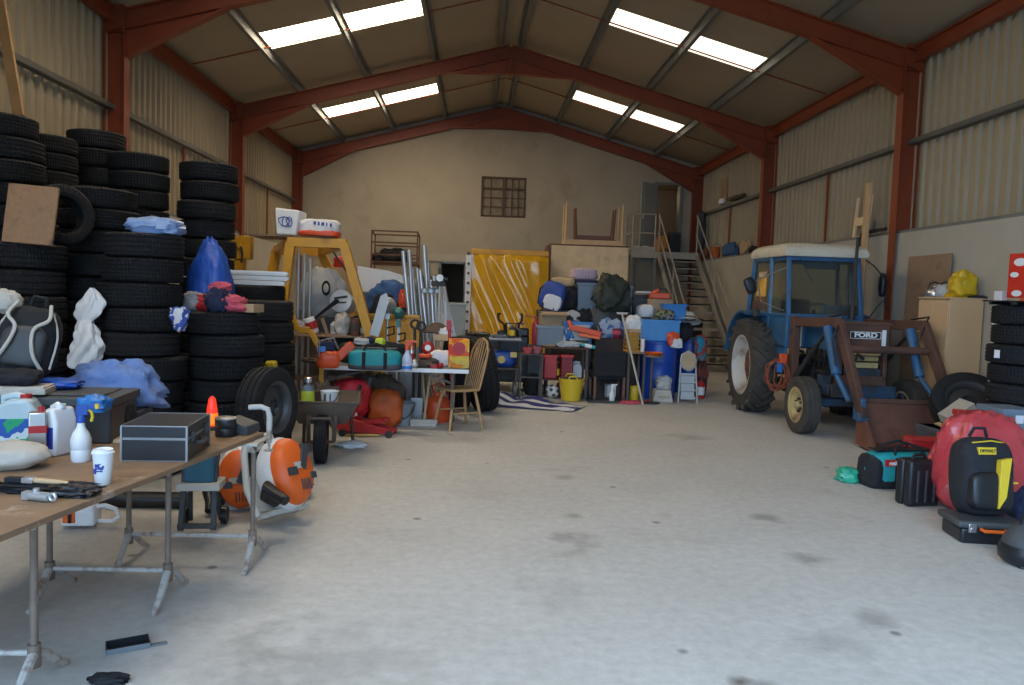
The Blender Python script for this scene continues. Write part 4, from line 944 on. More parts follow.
# ------------------------------------------------------------------ white edged table in the middle
TY0 = 8.92; ZT2 = .72
xl, xr = fl(309, 371, ZT2).x, fl(468, 374, ZT2).x
tx = (xl+xr)/2
t2 = thing('folding_table', 'long table with a white front edge in front of the tyre end', 'table', (tx, TY0, 0))
t2['label'] = 'long grey table with a white front edge loaded with tools'
L2 = xr-xl
MB().box((0, .38, ZT2-.012), (L2, .76, .024)).build('table_top', M['grey_plastic'], t2)
MB().box((0, -.004, ZT2-.02), (L2+.01, .008, .045)).build('edge_strip', M['white_plastic'], t2, bevel=.002)
for s, iq in ((-1, .05), (1, .18)):
    mb = MB().bar((s*(L2/2-iq), .06, 0), (s*(L2/2-iq), .06, ZT2-.03), .035, .035).bar((s*(L2/2-iq), .7, 0), (s*(L2/2-iq), .7, ZT2-.03), .035, .035).bar((s*(L2/2-iq), .06, ZT2-.06), (s*(L2/2-iq), .7, ZT2-.06), .03, .03).bar((s*(L2/2-iq), .06, .12), (s*(L2/2-iq), .7, .12), .025, .025)
    mb.bar((s*(L2/2-iq), .06, .55), (s*(L2/2-.55), .06, ZT2-.03), .025, .025, up=(0, 1, 0))
    mb.build('leg', M['stand_iron'], t2)
def onT2(u, v): p = fl(u, v, ZT2); return p
def tool_bag(name, label, loc, rz, size, c1, c2, mouth=True):
    t = thing(name, label, 'tool bag', loc, rz); w, d, h = size
    MB().blob((w, d, h), 81, .04, 1.3, .5, 30, .1).build('body', c1, t, smooth=60)
    MB().blob((w*1.02, d*1.02, h*.34), 82, .03, 1.3, .45, 30, .1).build('base_panel', c2, t, smooth=60)
    MB().box((0, 0, h*.98), (w*.8, d*.5, .012)).build('zip', M['black_plastic'], t)
    for s in (-1, 1):
        MB().tube([(-w*.22, s*d*.4, h*.75), (-w*.18, s*d*.3, h*1.05), (0, s*d*.15, h*1.18), (w*.18, s*d*.3, h*1.05), (w*.22, s*d*.4, h*.75)], .012, 8).build('handle', M['black_cloth'], t)
        MB().box((s*w*.2, -d*.5, h*.45), (.04, .012, h*.75)).build('strap', M['black_cloth'], t)
    return t
p = onT2(373, 371)
tool_bag('tool_bag', 'open teal tool bag with dark base on the white edged table', (p.x, p.y+.18, ZT2), R(3), (.58, .27, .24), M['teal'], M['dark_grey'])
soft('lime_ball', 'lime green bundle sticking out of the teal tool bag', 'bundle', (X_(380, 350, 9.1), 9.1, ZT2+.24), (.12, .1, .09), M['lime'], 83, .15)
soft('white_rag', 'grey white rag poking from the teal tool bag', 'rag', (X_(361, 352, 9.1), 9.12, ZT2+.24), (.18, .1, .08), M['dust_sheet'], 84, .3)
soft('navy_rag', 'navy rag between the lime bundle and the grey white rag', 'rag', (X_(370, 350, 9.2), 9.16, ZT2+.24), (.12, .12, .10), M['navy_cloth'], 85, .3)
# orange chainsaw on the table
p = onT2(331, 369)
cs = thing('orange_chainsaw', 'orange red chainsaw with raised blade cover on the white edged table', 'chainsaw', (p.x-.05, p.y+.14, ZT2), R(8))
MB().blob((.26, .2, .20), 86, .06, 1.3, .6, 26, .1).build('body', M['orange_red'], cs, smooth=60)
MB().bar((.02, -.04, .05), (.26, -.04, .27), .10, .05, up=(0, 1, 0)).build('blade_cover', M['orange_red'], cs, bevel=.015)
MB().box((-.03, 0, .24), (.18, .12, .10)).build('engine_block', M['navy_cloth'], cs, bevel=.02)
MB().tube([(-.1, -.1, .12), (-.1, -.1, .3), (.05, -.1, .34), (.10, -.1, .22)], .012, 8).build('handle', M['steel'], cs)
MB().box((-.08, -.07, .21), (.09, .02, .06)).build('sticker', M['blue_mid'], cs)
p = onT2(406, 372)
spray_bottle('spray_bottle', 'pale lilac spray bottle with orange head on the white edged table', (p.x, p.y+.1, ZT2), mat('lilac', (.55, .58, .72), .3), M['orange_red'], M['orange_red'], s=1.25, band=M['blue_mid'])
soft('tool_pouch', 'dark leather pouch of tools beside the lilac spray bottle', 'pouch', (X_(426, 365, 9.1), 9.13, ZT2), (.30, .22, .12), M['brown_cloth'], 87, .25)
soft('orange_rag', 'small rusty orange rag lying in the leather pouch', 'rag', (X_(425, 362, 9.05), 9.08, ZT2+.11), (.15, .1, .05), M['orange_red'], 88, .3)
solo(MB().blob((.30, .2, .20), 89, .12, 1.6, .6, 26, .1), 'paper_bag', M['white_cloth'], 'white paper bag beside the orange patterned carton', 'bag', (X_(441, 366, 9.2), 9.28, ZT2), R(15), smooth=60)
pk = thing('patterned_carton', 'orange and yellow patterned carton at the table end', 'carton', (X_(458, 371, 9.1), 9.2, ZT2), R(4))
pat = pattern_mat('patterned', [(.75, .10, .02), (.85, .35, .02), (.70, .05, .02), (.80, .55, .15)], 14, 'cell')
MB().box((0, 0, .17), (.24, .17, .34)).build('body', pat, pk, bevel=.008)
MB().cyl((0, -.087, .23), (0, -.091, .23), .075, n=24).build('printed_mark', M['red'], pk)
MB().box((0, -.088, .08), (.23, .003, .12)).build('label_sticker', pattern_mat('patterned_low', [(.75, .5, .05), (.7, .2, .02), (.6, .45, .1)], 20, 'cell'), pk)
solo(MB().cyl((0, 0, .03), (.05, .03, .03), .03, n=12).box((-.05, 0, .02), (.08, .05, .04)), 'red_torch', M['red'], 'small red torch in front of the white paper bag', 'torch', (X_(438, 370, 9.0), 9.02, ZT2), bevel=.004)
# behind/on table: hammer, tape reel
rl = thing('tape_reel', 'red tape reel hanging on a pole behind the table', 'reel', at(428, 348, 9.9), rot=(R(80), 0, 0))
MB().ring((0, 0, 0), .055, .028).build('rim', M['red'], rl); MB().cyl((0, 0, -.01), (0, 0, .03), .04, n=16).build('hub', M['white_plastic'], rl)
for k, (u, v, u2, v2, mm) in enumerate(((415, 328, 414, 362, 'dark_iron'), (421, 330, 420, 362, 'dark_iron'), (441, 340, 443, 368, 'wood_pale'), (449, 325, 455, 345, 'red'))):
    p, q = at(u, v, 9.9), at(u2, v2, 9.9)
    lab = ['dark iron bar with a looped top behind the table', 'second dark iron bar with a looped top behind the table', 'wooden mallet handle standing behind the paper bag', 'red handle leaning under the white pennant'][k]
    mb = MB().cyl((q.x, q.y, 0 if k != 9 else q.z), p, .02, n=10)
    if k < 2: mb.ring(p+Vector((0, 0, .05)), .05, .016, Matrix.Rotation(R(90), 4, 'X'))
    if k == 2: mb.box(p+Vector((0, 0, .03)), (.18, .06, .07))
    if k == 3: mb.box(p, (.06, .05, .12))
    solo(mb, ['iron_bar', 'iron_bar', 'wooden_mallet', 'red_pole'][k], M[mm], lab, ['bar', 'bar', 'mallet', 'handle'][k])
# ------------------------------------------------------------------ under and before the white edged table
p = fl(320, 470)
wbx, wby = p.x-.05, 7.15
wh = thing('wheelbarrow', 'rusty brown wheelbarrow facing us with its front wheel forward', 'wheelbarrow', (wbx, wby, 0), R(6)); wh.scale = (1.12, 1, 1)
o = TY[0].copy(); C.objects.link(o); o.name = 'wheel'; o.parent = wh; o.scale = (.70, .70, .5); o.location = (0, 0, .22); o.rotation_euler = (0, R(90), 0)
hb = MB().lathe([(0, -.03), (.12, -.03), (.125, -.04), (.125, .04), (.12, .03), (0, .03)], 24, Matrix.Rotation(R(90), 4, 'Y')).cyl((-.11, 0, 0), (.11, 0, 0), .014, n=8).build('wheel_hub', M['rust'], wh, loc=(0, 0, .195))
tv = [(-.30, -.02, .56), (.30, -.02, .56), (.27, .9, .55), (-.27, .9, .55), (-.19, .12, .34), (.19, .12, .34), (.16, .70, .36), (-.16, .70, .36)]
mb = MB().add(tv, [(0, 1, 5, 4), (1, 2, 6, 5), (2, 3, 7, 6), (3, 0, 4, 7), (4, 5, 6, 7)])
mb.tube([Vector(v) for v in tv[:4]], .012, 8, closed=True)
tray = mb.build('tray', M['barrow'], wh, smooth=30)
sl = tray.modifiers.new('thick', 'SOLIDIFY'); sl.thickness = .006
mb = MB()
for s in (-1, 1):
    mb.tube([(s*.10, 0, .195), (s*.11, .05, .42), (s*.13, .25, .36), (s*.22, .8, .40), (s*.25, 1.15, .52)], .018, 8)
    mb.tube([(s*.2, .70, .40), (s*.22, .85, .02), (s*.14, .9, .02)], .016, 8)
    mb.bar((s*.10, 0, .195), (s*.10, -.10, .36), .018, .018)
mb.tube([(-.10, -.10, .36), (-.08, -.13, .43), (.08, -.13, .43), (.10, -.10, .36)], .014, 8)
mb.build('frame', M['barrow'], wh)
for s in (-1, 1): MB().cyl((s*.25, 1.15, .52), (s*.255, 1.28, .55), .022, n=10).build('grip', M['black_plastic'], wh)
solo(MB().bx(-.14, .14, -.2, .2, 0, .1), 'timber_block', M['ply_brown'], 'brown timber block in the rusty wheelbarrow tray', 'block', (wbx-.06, wby+.44, .375), bevel=.006)
pt = thing('paint_pot', 'white paint pot with a wire handle in the wheelbarrow', 'pot', (wbx-.0, wby+.38, .478))
MB().lathe([(0, 0), (.075, 0), (.08, .01), (.085, .13), (.09, .14), (.082, .142), (.078, .02), (0, .02)], 24).build('body', M['white_plastic'], pt)
MB().tube([(-.088, -.0, .12), (-.07, -.07, .06), (0, -.095, .03), (.07, -.07, .06), (.088, 0, .12)], .004, 6).build('wire_handle', M['dark_iron'], pt)
MB().box((-.03, -.083, .075), (.02, .006, .09)).box((.02, -.084, .075), (.012, .006, .09)).build('printed_mark', M['dark_grey'], pt)
p = Vector((wbx-.19, wby+.30, 0))
gb = thing('gas_bottle', 'grey and lime green bottle standing beside the wheelbarrow pot', 'bottle', (p.x, p.y, .365))
MB().lathe([(0, 0), (.055, 0), (.06, .01), (.06, .26), (.045, .30), (.02, .31), (.02, .34), (0, .34)], 20).build('body', M['blue_grey_plastic'], gb)
MB().lathe([(.0605, .06), (.062, .07), (.062, .25), (.0605, .26)], 20, caps=False).build('label_band', M['lime'], gb)
MB().lathe([(0, .34), (.035, .34), (.035, .38), (.0, .39)], 14).build('cap', M['silver'], gb)
soft('rope_tangle', 'tangle of brown rope heaped at the rear of the rusty wheelbarrow tray', 'rope', (wbx-.12, wby+.68, .372), (.24, .16, .30), M['brown_cloth'], 90, .4, 2.6)
# red bag, orange bag and trolley jack
soft('red_holdall', 'red holdall slumped under the white edged table', 'bag', (X_(351, 405, 9.1), 9.12, .10), (.44, .34, .50), mat('holdall_red', (.6, .02, .035), .6, bump=.2, bscale=20), 91, .14, 1.6)
solo(MB().bx(-.2, .2, -.16, .16, 0, .1), 'timber_pallet', M['ply_brown'], 'small timber pallet under the red holdall', 'pallet', (X_(351, 405, 9.1), 9.12, 0), bevel=.006)
soft('orange_sack', 'orange sack bulging beside the red holdall under the table', 'sack', (X_(384, 412, 9.1), 9.22, 0), (.42, .34, .46), mat('sack_orange', (.55, .10, .015), .6, bump=.25, bscale=16), 92, .14, 1.8)
p = fl(365, 437)
jk = thing('trolley_jack', 'bright red trolley jack standing before the white edged table', 'jack', (p.x, p.y+.12, 0), R(-4))
MB().xz([(-.30, .05), (.30, .03), (.33, .07), (.12, .12), (-.14, .19), (-.22, .19), (-.30, .13)], -.11, -.085).xz([(-.30, .05), (.30, .03), (.33, .07), (.12, .12), (-.14, .19), (-.22, .19), (-.30, .13)], .085, .11).box((-.1, 0, .09), (.32, .17, .05)).build('chassis', M['red'], jk, bevel=.006)
MB().bar((-.12, 0, .13), (.20, 0, .17), .06, .05).cyl((.2, 0, .17), (.2, 0, .2), .045, n=16).build('lift_arm', M['red'], jk)
MB().bar((-.20, 0, .16), (.02, -.06, .56), .05, .04).build('handle', M['red'], jk, bevel=.006)
MB().bar((.02, -.06, .56), (.05, -.06, .64), .055, .045).build('handle_grip', M['black_plastic'], jk, bevel=.006)
for x in (-.24, .27):
    for s in (-1, 1): MB().cyl((x, s*.115, .04), (x, s*.15, .04), .04, n=16).build('wheel', M['dark_iron'], jk)
soft('rubbish_scrap', 'crumpled white paper on the floor beside the trolley jack', 'paper', (fl(352, 447).x, fl(352, 447).y, 0), (.26, .16, .06), M['white_plastic'], 93, .35)
# buckets, spade, broom under the table
p = fl(400, 416)
bk = thing('metal_bucket', 'galvanised bucket with a dark handle under the table', 'bucket', (p.x+.09, 9.33, 0))
MB().lathe([(0, 0), (.095, 0), (.10, .01), (.145, .26), (.15, .265), (.143, .268), (.096, .02), (0, .02)], 26).build('body', mat('bucket_blue_grey', (.30, .34, .38), .5, .2), bk)
MB().tube([(-.145, 0, .25), (-.08, -.12, .15), (.03, -.15, .09), (.1, -.12, .14), (.145, 0, .25)], .007, 6).build('handle', M['dark_iron'], bk)
def stick_tool(name, label, cat, u, v, u2, v2, Y, m, head, hm):
    q, p = at(u, v, Y), at(u2, v2, Y); p.z = max(p.z, 0)
    t = thing(name, label, cat, (p.x, Y, 0)); MB().cyl((0, 0, .04), (q.x-p.x, .1, q.z), .014, n=10).build('handle', m, t)
    head.build('head', hm, t, bevel=.004); return t
stick_tool('floor_broom', 'broom with pale handle and wide beige head under the table', 'broom', 430, 372, 424, 416, 9.3, M['wood_pale'], MB().box((0, 0, .05), (.32, .07, .05)).xz([(-.15, 0), (.15, 0), (.155, .04), (-.155, .04)], -.06, .04), M['beige_cloth'])
stick_tool('garden_hoe', 'second pale wooden handle leaning beside the broom', 'hoe', 422, 373, 426, 414, 9.45, M['wood_pale'], MB().box((0, 0, .03), (.16, .05, .06)), M['steel'])
stick_tool('spade', 'spade with a curved pale blade behind the bucket', 'spade', 415, 372, 417, 402, 9.55, M['galv'], MB().xz([(-.06, .02), (.0, 0), (.06, .02), (.075, .3), (-.075, .3)], -.01, .01), M['steel'])
stick_tool('steel_bar', 'pale grey bar standing in the galvanised bucket', 'bar', 398, 372, 397, 402, 9.45, M['galv'], MB().box((0, 0, .04), (.05, .04, .08)), M['galv'])
p = fl(442, 410)
fc = thing('fuel_can', 'round red fuel can behind the wooden chair', 'can', (p.x-.02, 9.64, 0))
MB().lathe([(0, 0), (.14, 0), (.16, .03), (.16, .24), (.13, .29), (.05, .32), (.04, .36), (0, .36)], 24).build('body', M['orange_red'], fc)
MB().tube([(-.04, 0, .34), (-.08, 0, .44), (.02, 0, .47), (.12, 0, .42), (.13, 0, .29)], .012, 8).build('handle', M['red'], fc)
soft('hessian_pile', 'pile of brown hessian under the table behind the orange sack', 'hessian', (X_(372, 390, 9.5)+.02, 9.52, 0), (.72, .16, .60), M['brown_cloth'], 94, .25, 2.4)
# ------------------------------------------------------------------ wooden chair
p1, p2 = fl(444, 431), fl(476, 432)
cx, cy = (p1.x+p2.x)/2-.0, p1.y+.25
ch = thing('wooden_chair', 'pale wooden spindle back chair drawn up to the table end', 'chair', (cx-.03, cy, 0), R(-62))
MB().prism([(-.20, -.20), (.20, -.20), (.215, .0), (.18, .19), (-.18, .19), (-.215, 0)], .032, Matrix.Translation((0, 0, .45))).build('seat', M['chair_wood'], ch, bevel=.012)
for sx in (-1, 1):
    for sy in (-1, 1): MB().tube([(sx*.14, sy*.14, .45), (sx*.18, sy*.18, .22), (sx*.215, sy*.215, 0)], [.017, .02, .013], 10).build('leg', M['chair_wood'], ch)
MB().cyl((-.185, -.18, .2), (-.185, .18, .2), .010, n=8).cyl((.185, -.18, .2), (.185, .18, .2), .010, n=8).cyl((-.185, 0, .2), (.185, 0, .2), .010, n=8).build('stretcher', M['chair_wood'], ch)
hoop = [(-.185, .17, .47), (-.20, .22, .70), (-.19, .27, .92), (-.11, .30, 1.03), (0, .31, 1.06), (.11, .30, 1.03), (.19, .27, .92), (.20, .22, .70), (.185, .17, .47)]
MB().tube(hoop, .014, 10).build('back_hoop', M['chair_wood'], ch)
for k in range(-3, 4):
    x = k*.05; zt_ = 1.055-abs(k)**2*.012
    MB().tube([(x*.85, .17, .47), (x, .235, .75), (x*1.08, .305, zt_)], .0075, 8).build('spindle', M['chair_wood'], ch)
# lorry tyres leaning behind the chair
put_tyre((X_(481, 380, 10.35), 10.6, .505), (0, R(82), R(14)), 'large dark lorry tyre leaning upright behind the wooden chair', 'large tyres behind the chair', 1.02, .27, 1)
put_tyre((X_(468, 380, 10.6)-.16, 10.75, .50), (0, R(84), R(10)), 'second large lorry tyre leaning against the first', 'large tyres behind the chair', 1.0, .26, 0)
# ------------------------------------------------------------------ yellow tarpaulin load
YT = 16.6
tl, tr_ = at(471, 250, YT), at(549, 252, YT)
wT = tr_.x-tl.x; hT = (tl.z+tr_.z)/2
ty = thing('covered_trailer', 'tall load under a glossy yellow tarpaulin before the back wall', 'trailer', ((tl.x+tr_.x)/2, YT, 0))
def tfold(x, z):
    a_ = x*2.6+z*1.1
    n1 = noise.noise(Vector((x*1.2, z*.8, 3.3))); n2 = abs(noise.noise(Vector((a_, z*.55, 7)))); n3 = abs(noise.noise(Vector((x*5.5+z*2.6, z*.9, 2))))
    return .05*n1+.13*(.25-n2)+.035*(.25-n3)*(1 if z > .9 else z)
def tf(a_, b_):
    x = (a_-.5)*wT; z = .35+b_*(hT-.35)
    e = min(1, min(a_, 1-a_)*9)*min(1, (1-b_)*9+.1)
    zz = z-(.05*max(0, abs(a_-.5)-.35)*4 if b_ > .9 else 0)
    return (x, -.02-tfold(x, z)*e-(.05 if b_ < .97 else 0)*e, zz)
MB().sheet(tf, 60, 60, .004).build('tarpaulin', M['yellow_tarp'], ty, smooth=80)
def ts(s):
    def f(a_, b_): z = .35+b_*(hT-.35); y = a_*2.2; return (s*(wT/2+.03*sin(a_*9)*min(1, (1-b_)*6)), y, z)
    return f
for s in (-1, 1): MB().sheet(ts(s), 14, 10, .004).build('side_tarpaulin', M['yellow_tarp'], ty, smooth=80)
MB().sheet(lambda a_, b_: ((a_-.5)*wT, b_*2.2, hT+.04*sin(a_*8)*sin(b_*3)), 16, 12, .004).build('roof_tarpaulin', M['yellow_tarp'], ty, smooth=80)
MB().box((0, -.03, hT-.04), (wT, .06, .12)).build('hem', M['yellow_paint'], ty, bevel=.02)
lc = MB().bx(-wT/2-.10, -wT/2+.02, -.10, -.05, .4, hT-.12); lc.build('lacing_strip', M['white_cloth'], ty)
mb = MB()
for k in range(9): z = .6+k*(hT-.9)/8; mb.cyl((-wT/2-.04, -.10, z), (-wT/2-.04, -.115, z), .03, n=10)
mb.build('lace', M['brown_cloth'], ty)
mb = MB().bx(-wT/2+.05, wT/2-.05, 0, 2.1, .28, .36).bx(-wT/2-.08, -wT/2-.02, 0, .08, 0, hT-.05)
mb.build('deck', M['dark_grey'], ty)
for s in (-1, 1): MB().cyl((s*(wT/2-.2), 1.2, .25), (s*(wT/2-.02), 1.2, .25), .25, n=24).build('wheel', M['rubber'], ty)
# ------------------------------------------------------------------ plywood crate with two upturned tables
YC_ = 17.6
a, b = at(550, 244, YC_), at(629, 246, YC_)
zc_ = (a.z+b.z)/2; cxm = (a.x+b.x)/2; wc = b.x-a.x; zb0 = 1.62
solo(MB().bx(-wc/2+.0, wc/2-.1, -.4, .4, .06, zb0-.03).bx(-wc/2-.02, wc/2-.05, -.45, .45, zb0-.03, zb0).bx(-wc/2+.05, wc/2-.15, -.3, .3, 0, .06), 'tool_cabinet', M['dark_grey'], 'dark grey cabinet carrying the big plywood crate', 'cabinet', (cxm+.12, YC_+.4, 0), bevel=.01)
cr = thing('plywood_crate', 'big pale plywood crate with two upturned tables on it', 'crate', (cxm, YC_, zb0))
MB().bx(-wc/2, wc/2, 0, .75, 0, zc_-zb0).build('body', M['ply'], cr, bevel=.012)
MB().bx(-wc/2-.05, -wc/2+.03, -.02, .77, 0, zc_-zb0-.02).bx(-wc/2, wc/2, -.012, .77, zc_-zb0-.03, zc_-zb0+.004).build('corner_trim', M['wood_dark'], cr, bevel=.015)
def upturned(name, label, xl_, xr_, y0, y1, z, h, m, top, splay):
    t = thing(name, label, 'table', ((xl_+xr_)/2, (y0+y1)/2, z)); w = xr_-xl_; d = y1-y0
    MB().box((0, 0, .014), (w, d, .028)).build('table_top', top, t, bevel=.004)
    MB().box((0, -d/2+.06, .07), (w-.1, .02, .09)).box((0, d/2-.06, .07), (w-.1, .02, .09)).box((-w/2+.06, 0, .07), (.02, d-.1, .09)).box((w/2-.06, 0, .07), (.02, d-.1, .09)).build('apron', m, t)
    for sx in (-1, 1):
        for sy in (-1, 1):
            MB().tube([(sx*(w/2-.06), sy*(d/2-.07), .03), (sx*(w/2-.06+splay), sy*(d/2-.05), h)], [.033, .02], 8).build('leg', m, t)
    return t
x0_, x1_ = X_(563, 240, 17.7), X_(625, 240, 17.7)
upturned('wooden_table', 'pine table lying upside down on the plywood crate', x0_, x1_, 17.68, 18.3, zc_+.006, Z_(566, 203, 17.8)-zc_, M['wood_pine'], M['wood_pine'], .0)
x2_, x3_ = X_(576, 240, 17.8), X_(613, 240, 17.8)
upturned('wooden_table', 'small dark red table lying upside down inside the pine one', x2_-.05, x3_+.06, 17.8, 18.18, zc_+.12, Z_(577, 208, 17.9)-zc_-.12, M['wood_dark'], M['wood_dark'], .04)
# ------------------------------------------------------------------ benches and racks which carry the heap on this side
def XB(u, Y): return X_(u, 340, Y)
def rack(name, label, cat, x0, x1, y0, y1, levels, m, topm=None):
    t = thing(name, label, cat, ((x0+x1)/2, (y0+y1)/2, 0)); w = x1-x0; d = y1-y0
    for sx in (-1, 1):
        for sy in (-1, 1): MB().box((sx*(w/2-.02), sy*(d/2-.02), levels[-1]/2), (.035, .035, levels[-1])).build('leg', m, t)
    for z in levels: MB().box((0, 0, z-.012), (w, d, .024)).build('rack_shelf' if z != levels[-1] else 'table_top', topm or m, t, bevel=.002)
    return t
# low steel bench (left), top .80
b1x0, b1x1 = XB(540, 12.13), XB(589, 12.13)
rack('steel_bench', 'thin legged steel bench behind the yellow tub', 'bench', b1x0, b1x1, 12.13, 12.6, [.30, .80], M['stand_iron'], M['rust'])
# tall rack behind
r2x0, r2x1 = XB(538, 13.1), XB(628, 13.1)
rack('low_rack', 'low dark rack standing between the steel bench and the tall rack', 'rack', XB(546, 12.8), XB(590, 12.8), 12.62, 12.97, [.45, .95], M['dark_grey'])
rack('storage_rack', 'dark storage rack buried behind the steel bench', 'rack', r2x0, r2x1, 13.0, 13.7, [.45, .95, 1.36], M['dark_grey'])
# small bench right, top .78
b3x0, b3x1 = XB(628, 11.9), XB(646, 11.9)
rack('side_table', 'small steel table carrying the yellow wire basket', 'table', b3x0, b3x1, 11.85, 12.3, [.78], M['stand_iron'], M['ply_brown'])
def box(name, label, cat, u0, u1, vb, vt, Y, m, depth=.4, z=None, lid=None, rz=0., taper=0., part=None, group=None):
    """a lidded or open box given by the sight lines of its front face"""
    x0, x1 = X_(u0, vb, Y), X_(u1, vb, Y); zb = Z_((u0+u1)/2, vb, Y) if z is None else z; zt = Z_((u0+u1)/2, vt, Y)
    w = x1-x0; h = zt-zb
    t = thing(name, label, cat, ((x0+x1)/2, Y+depth/2, zb), rz, group)
    MB().xz([(-w/2+taper, 0), (w/2-taper, 0), (w/2, h), (-w/2, h)], -depth/2, depth/2).build('body', m, t, bevel=min(.015, h*.1))
    if lid is not None: MB().box((0, 0, h-.004), (w+.02, depth+.02, min(.05, h*.2))).build('lid', lid, t, bevel=.006)
    else: MB().bx(-w/2-.012, w/2+.012, -depth/2-.012, -depth/2+.008, h-.035, h).bx(-w/2-.012, w/2+.012, depth/2-.008, depth/2+.012, h-.035, h).bx(-w/2-.012, -w/2+.008, -depth/2, depth/2, h-.035, h).bx(w/2-.008, w/2+.012, -depth/2, depth/2, h-.035, h).build('rim', m, t)
    if part: part(t, w, h, depth)
    return t, zb+h
def lump(name, label, cat, u0, u1, vb, vt, Y, m, seed, depth=.35, amp=.2, freq=2., z=None, sag=0., sq=.75, rz=0., n=28):
    x0, x1 = X_(u0, vb, Y), X_(u1, vb, Y); zb = Z_((u0+u1)/2, vb, Y) if z is None else z; zt = Z_((u0+u1)/2, vt, Y)
    return soft(name, label, cat, ((x0+x1)/2, Y+depth/2, zb), (x1-x0, depth, zt-zb), m, seed, amp, freq, sq, rz, n, sag=sag)
# upper row on the tall rack (top 1.36) and in front of it
_, zz = box('storage_crate', 'blue grey storage crate under the brown cushion', 'crate', 577, 597, 309, 284, 13.15, M['blue_grey_plastic'], .5, 1.362, M['blue_grey_plastic'])
_, zz2 = box('storage_crate', 'blue grey storage crate at the end of the heap below the green raincoat', 'crate', 614, 632, 309, 287, 13.15, M['blue_grey_plastic'], .5, 1.362, M['blue_grey_plastic'])
lump('black_jacket', 'black jacket with a badge hanging between holdall and crate', 'jacket', 557, 579, 312, 284, 13.05, M['black_cloth'], 101, .4, .2, z=1.362)
lump('brown_cushion', 'tan brown cushion on the black jacket', 'cushion', 552, 576, 286, 276, 13.15, M['wood_pale'], 102, .35, .06, sq=.6, z=Z_(565, 286.5, 13.15))
stripe = pattern_mat('stripe_towel', [(.55, .5, .5), (.5, .12, .2), (.6, .58, .58), (.12, .18, .35), (.65, .62, .6), (.5, .2, .28)], 5.5, 'stripe')
lump('striped_towel', 'folded striped towel in pink white and blue before the plywood crate', 'towel', 571, 598, 282, 267, 13.35, stripe, 103, .3, .07, sq=.55, z=zz+.08)
lump('folded_blanket', 'folded dark blanket under the striped towel', 'blanket', 574, 600, 284, 279, 13.25, M['navy_cloth'], 104, .4, .06, sq=.5, z=zz)
lump('green_raincoat', 'dark green raincoat spread over the storage crates', 'raincoat', 596, 632, 300, 272, 12.70, M['olive'], 105, .42, .22, 1.8, sag=.3, n=36, z=1.365)
lump('grey_coat', 'charcoal grey coat slumped below the green raincoat', 'coat', 590, 618, 326, 305, 12.74, M['dark_grey'], 106, .24, .2, z=.945)
# holdall
p = at(549, 316, 12.9)
hd = thing('blue_holdall', 'blue and white holdall with loose black strap on the heap', 'holdall', (p.x, 12.98, 1.365), R(-20), rot=(0, R(14), R(-14)))
MB().blob((.42, .26, .50), 111, .06, 1.4, .6, 30, .08).build('body', mat('holdall_blue', (.03, .07, .30), .6, bump=.2, bscale=20), hd, smooth=60)
MB().blob((.30, .06, .26), 112, .06, 1.4, .6, 24, .08, M=Matrix.Translation((.04, -.12, .02))).build('side_panel', M['white_cloth'], hd, smooth=60)
MB().tube([(-.1, -.13, .1), (-.08, -.16, -.06), (.0, -.18, -.14), (.08, -.16, -.05), (.1, -.13, .1)], .012, 8).build('strap', M['black_cloth'], hd)
MB().tube([(-.2, -.05, .05), (-.23, -.05, .3), (-.1, -.05, .5)], .012, 8).build('piping', M['black_cloth'], hd)
# mid row on rack shelf .95
def flaps(t, w, h, d):
    MB().box((0, -d/2-.06, h+.01), (w, .12, .006), rot=(R(25), 0, 0)).build('flap', M['cardboard'], t)
box('cardboard_carton', 'brown cardboard carton under the blue and white holdall', 'box', 540, 566, 334, 314, 12.7, M['cardboard'], .3, .962, None, part=flaps)
box('plastic_tub', 'big blue grey plastic tub beside the cardboard carton', 'tub', 537, 563, 352, 327, 12.3, mat('tub_grey', (.17, .21, .26), .5), .24, .802, mat('tub_lid', (.2, .24, .29), .5))
lump('print_bag', 'black and white printed bag below the black jacket', 'bag', 560, 582, 332, 309, 12.75, pattern_mat('bw', [(.02, .02, .02), (.5, .5, .5), (.03, .03, .04)], 5, 'blotch'), 107, .3, .15, z=.962)
lump('black_bag', 'black bag crammed between the grey coat and the print bag', 'bag', 578, 594, 330, 308, 12.78, M['black_cloth'], 108, .3, .25, z=.962)
box('blue_tray', 'flat blue tray on edge behind the orange hoist', 'tray', 563, 592, 336, 322, 12.55, M['blue_mid'], .12, .962-.15)
box('white_carton', 'pale white carton behind the orange hoist', 'box', 572, 589, 340, 325, 12.42, M['dust_sheet'], .12, .802)
lump('blue_bags', 'pale blue and white plastic bags piled by the crutch', 'bag', 598, 626, 346, 318, 12.55, pattern_mat('bluebag', [(.06, .12, .3), (.35, .42, .55), (.1, .2, .42), (.5, .52, .56)], 3.5, 'blotch'), 109, .18, .25, 2.2, z=.945)
solo(MB().bx(-.32, .36, -.26, .24, 0, .942), 'timber_chest', M['dark_timber'], 'dark brown timber chest under the pale blue plastic bags', 'chest', (XB(612, 12.75), 12.74, 0), bevel=.01)
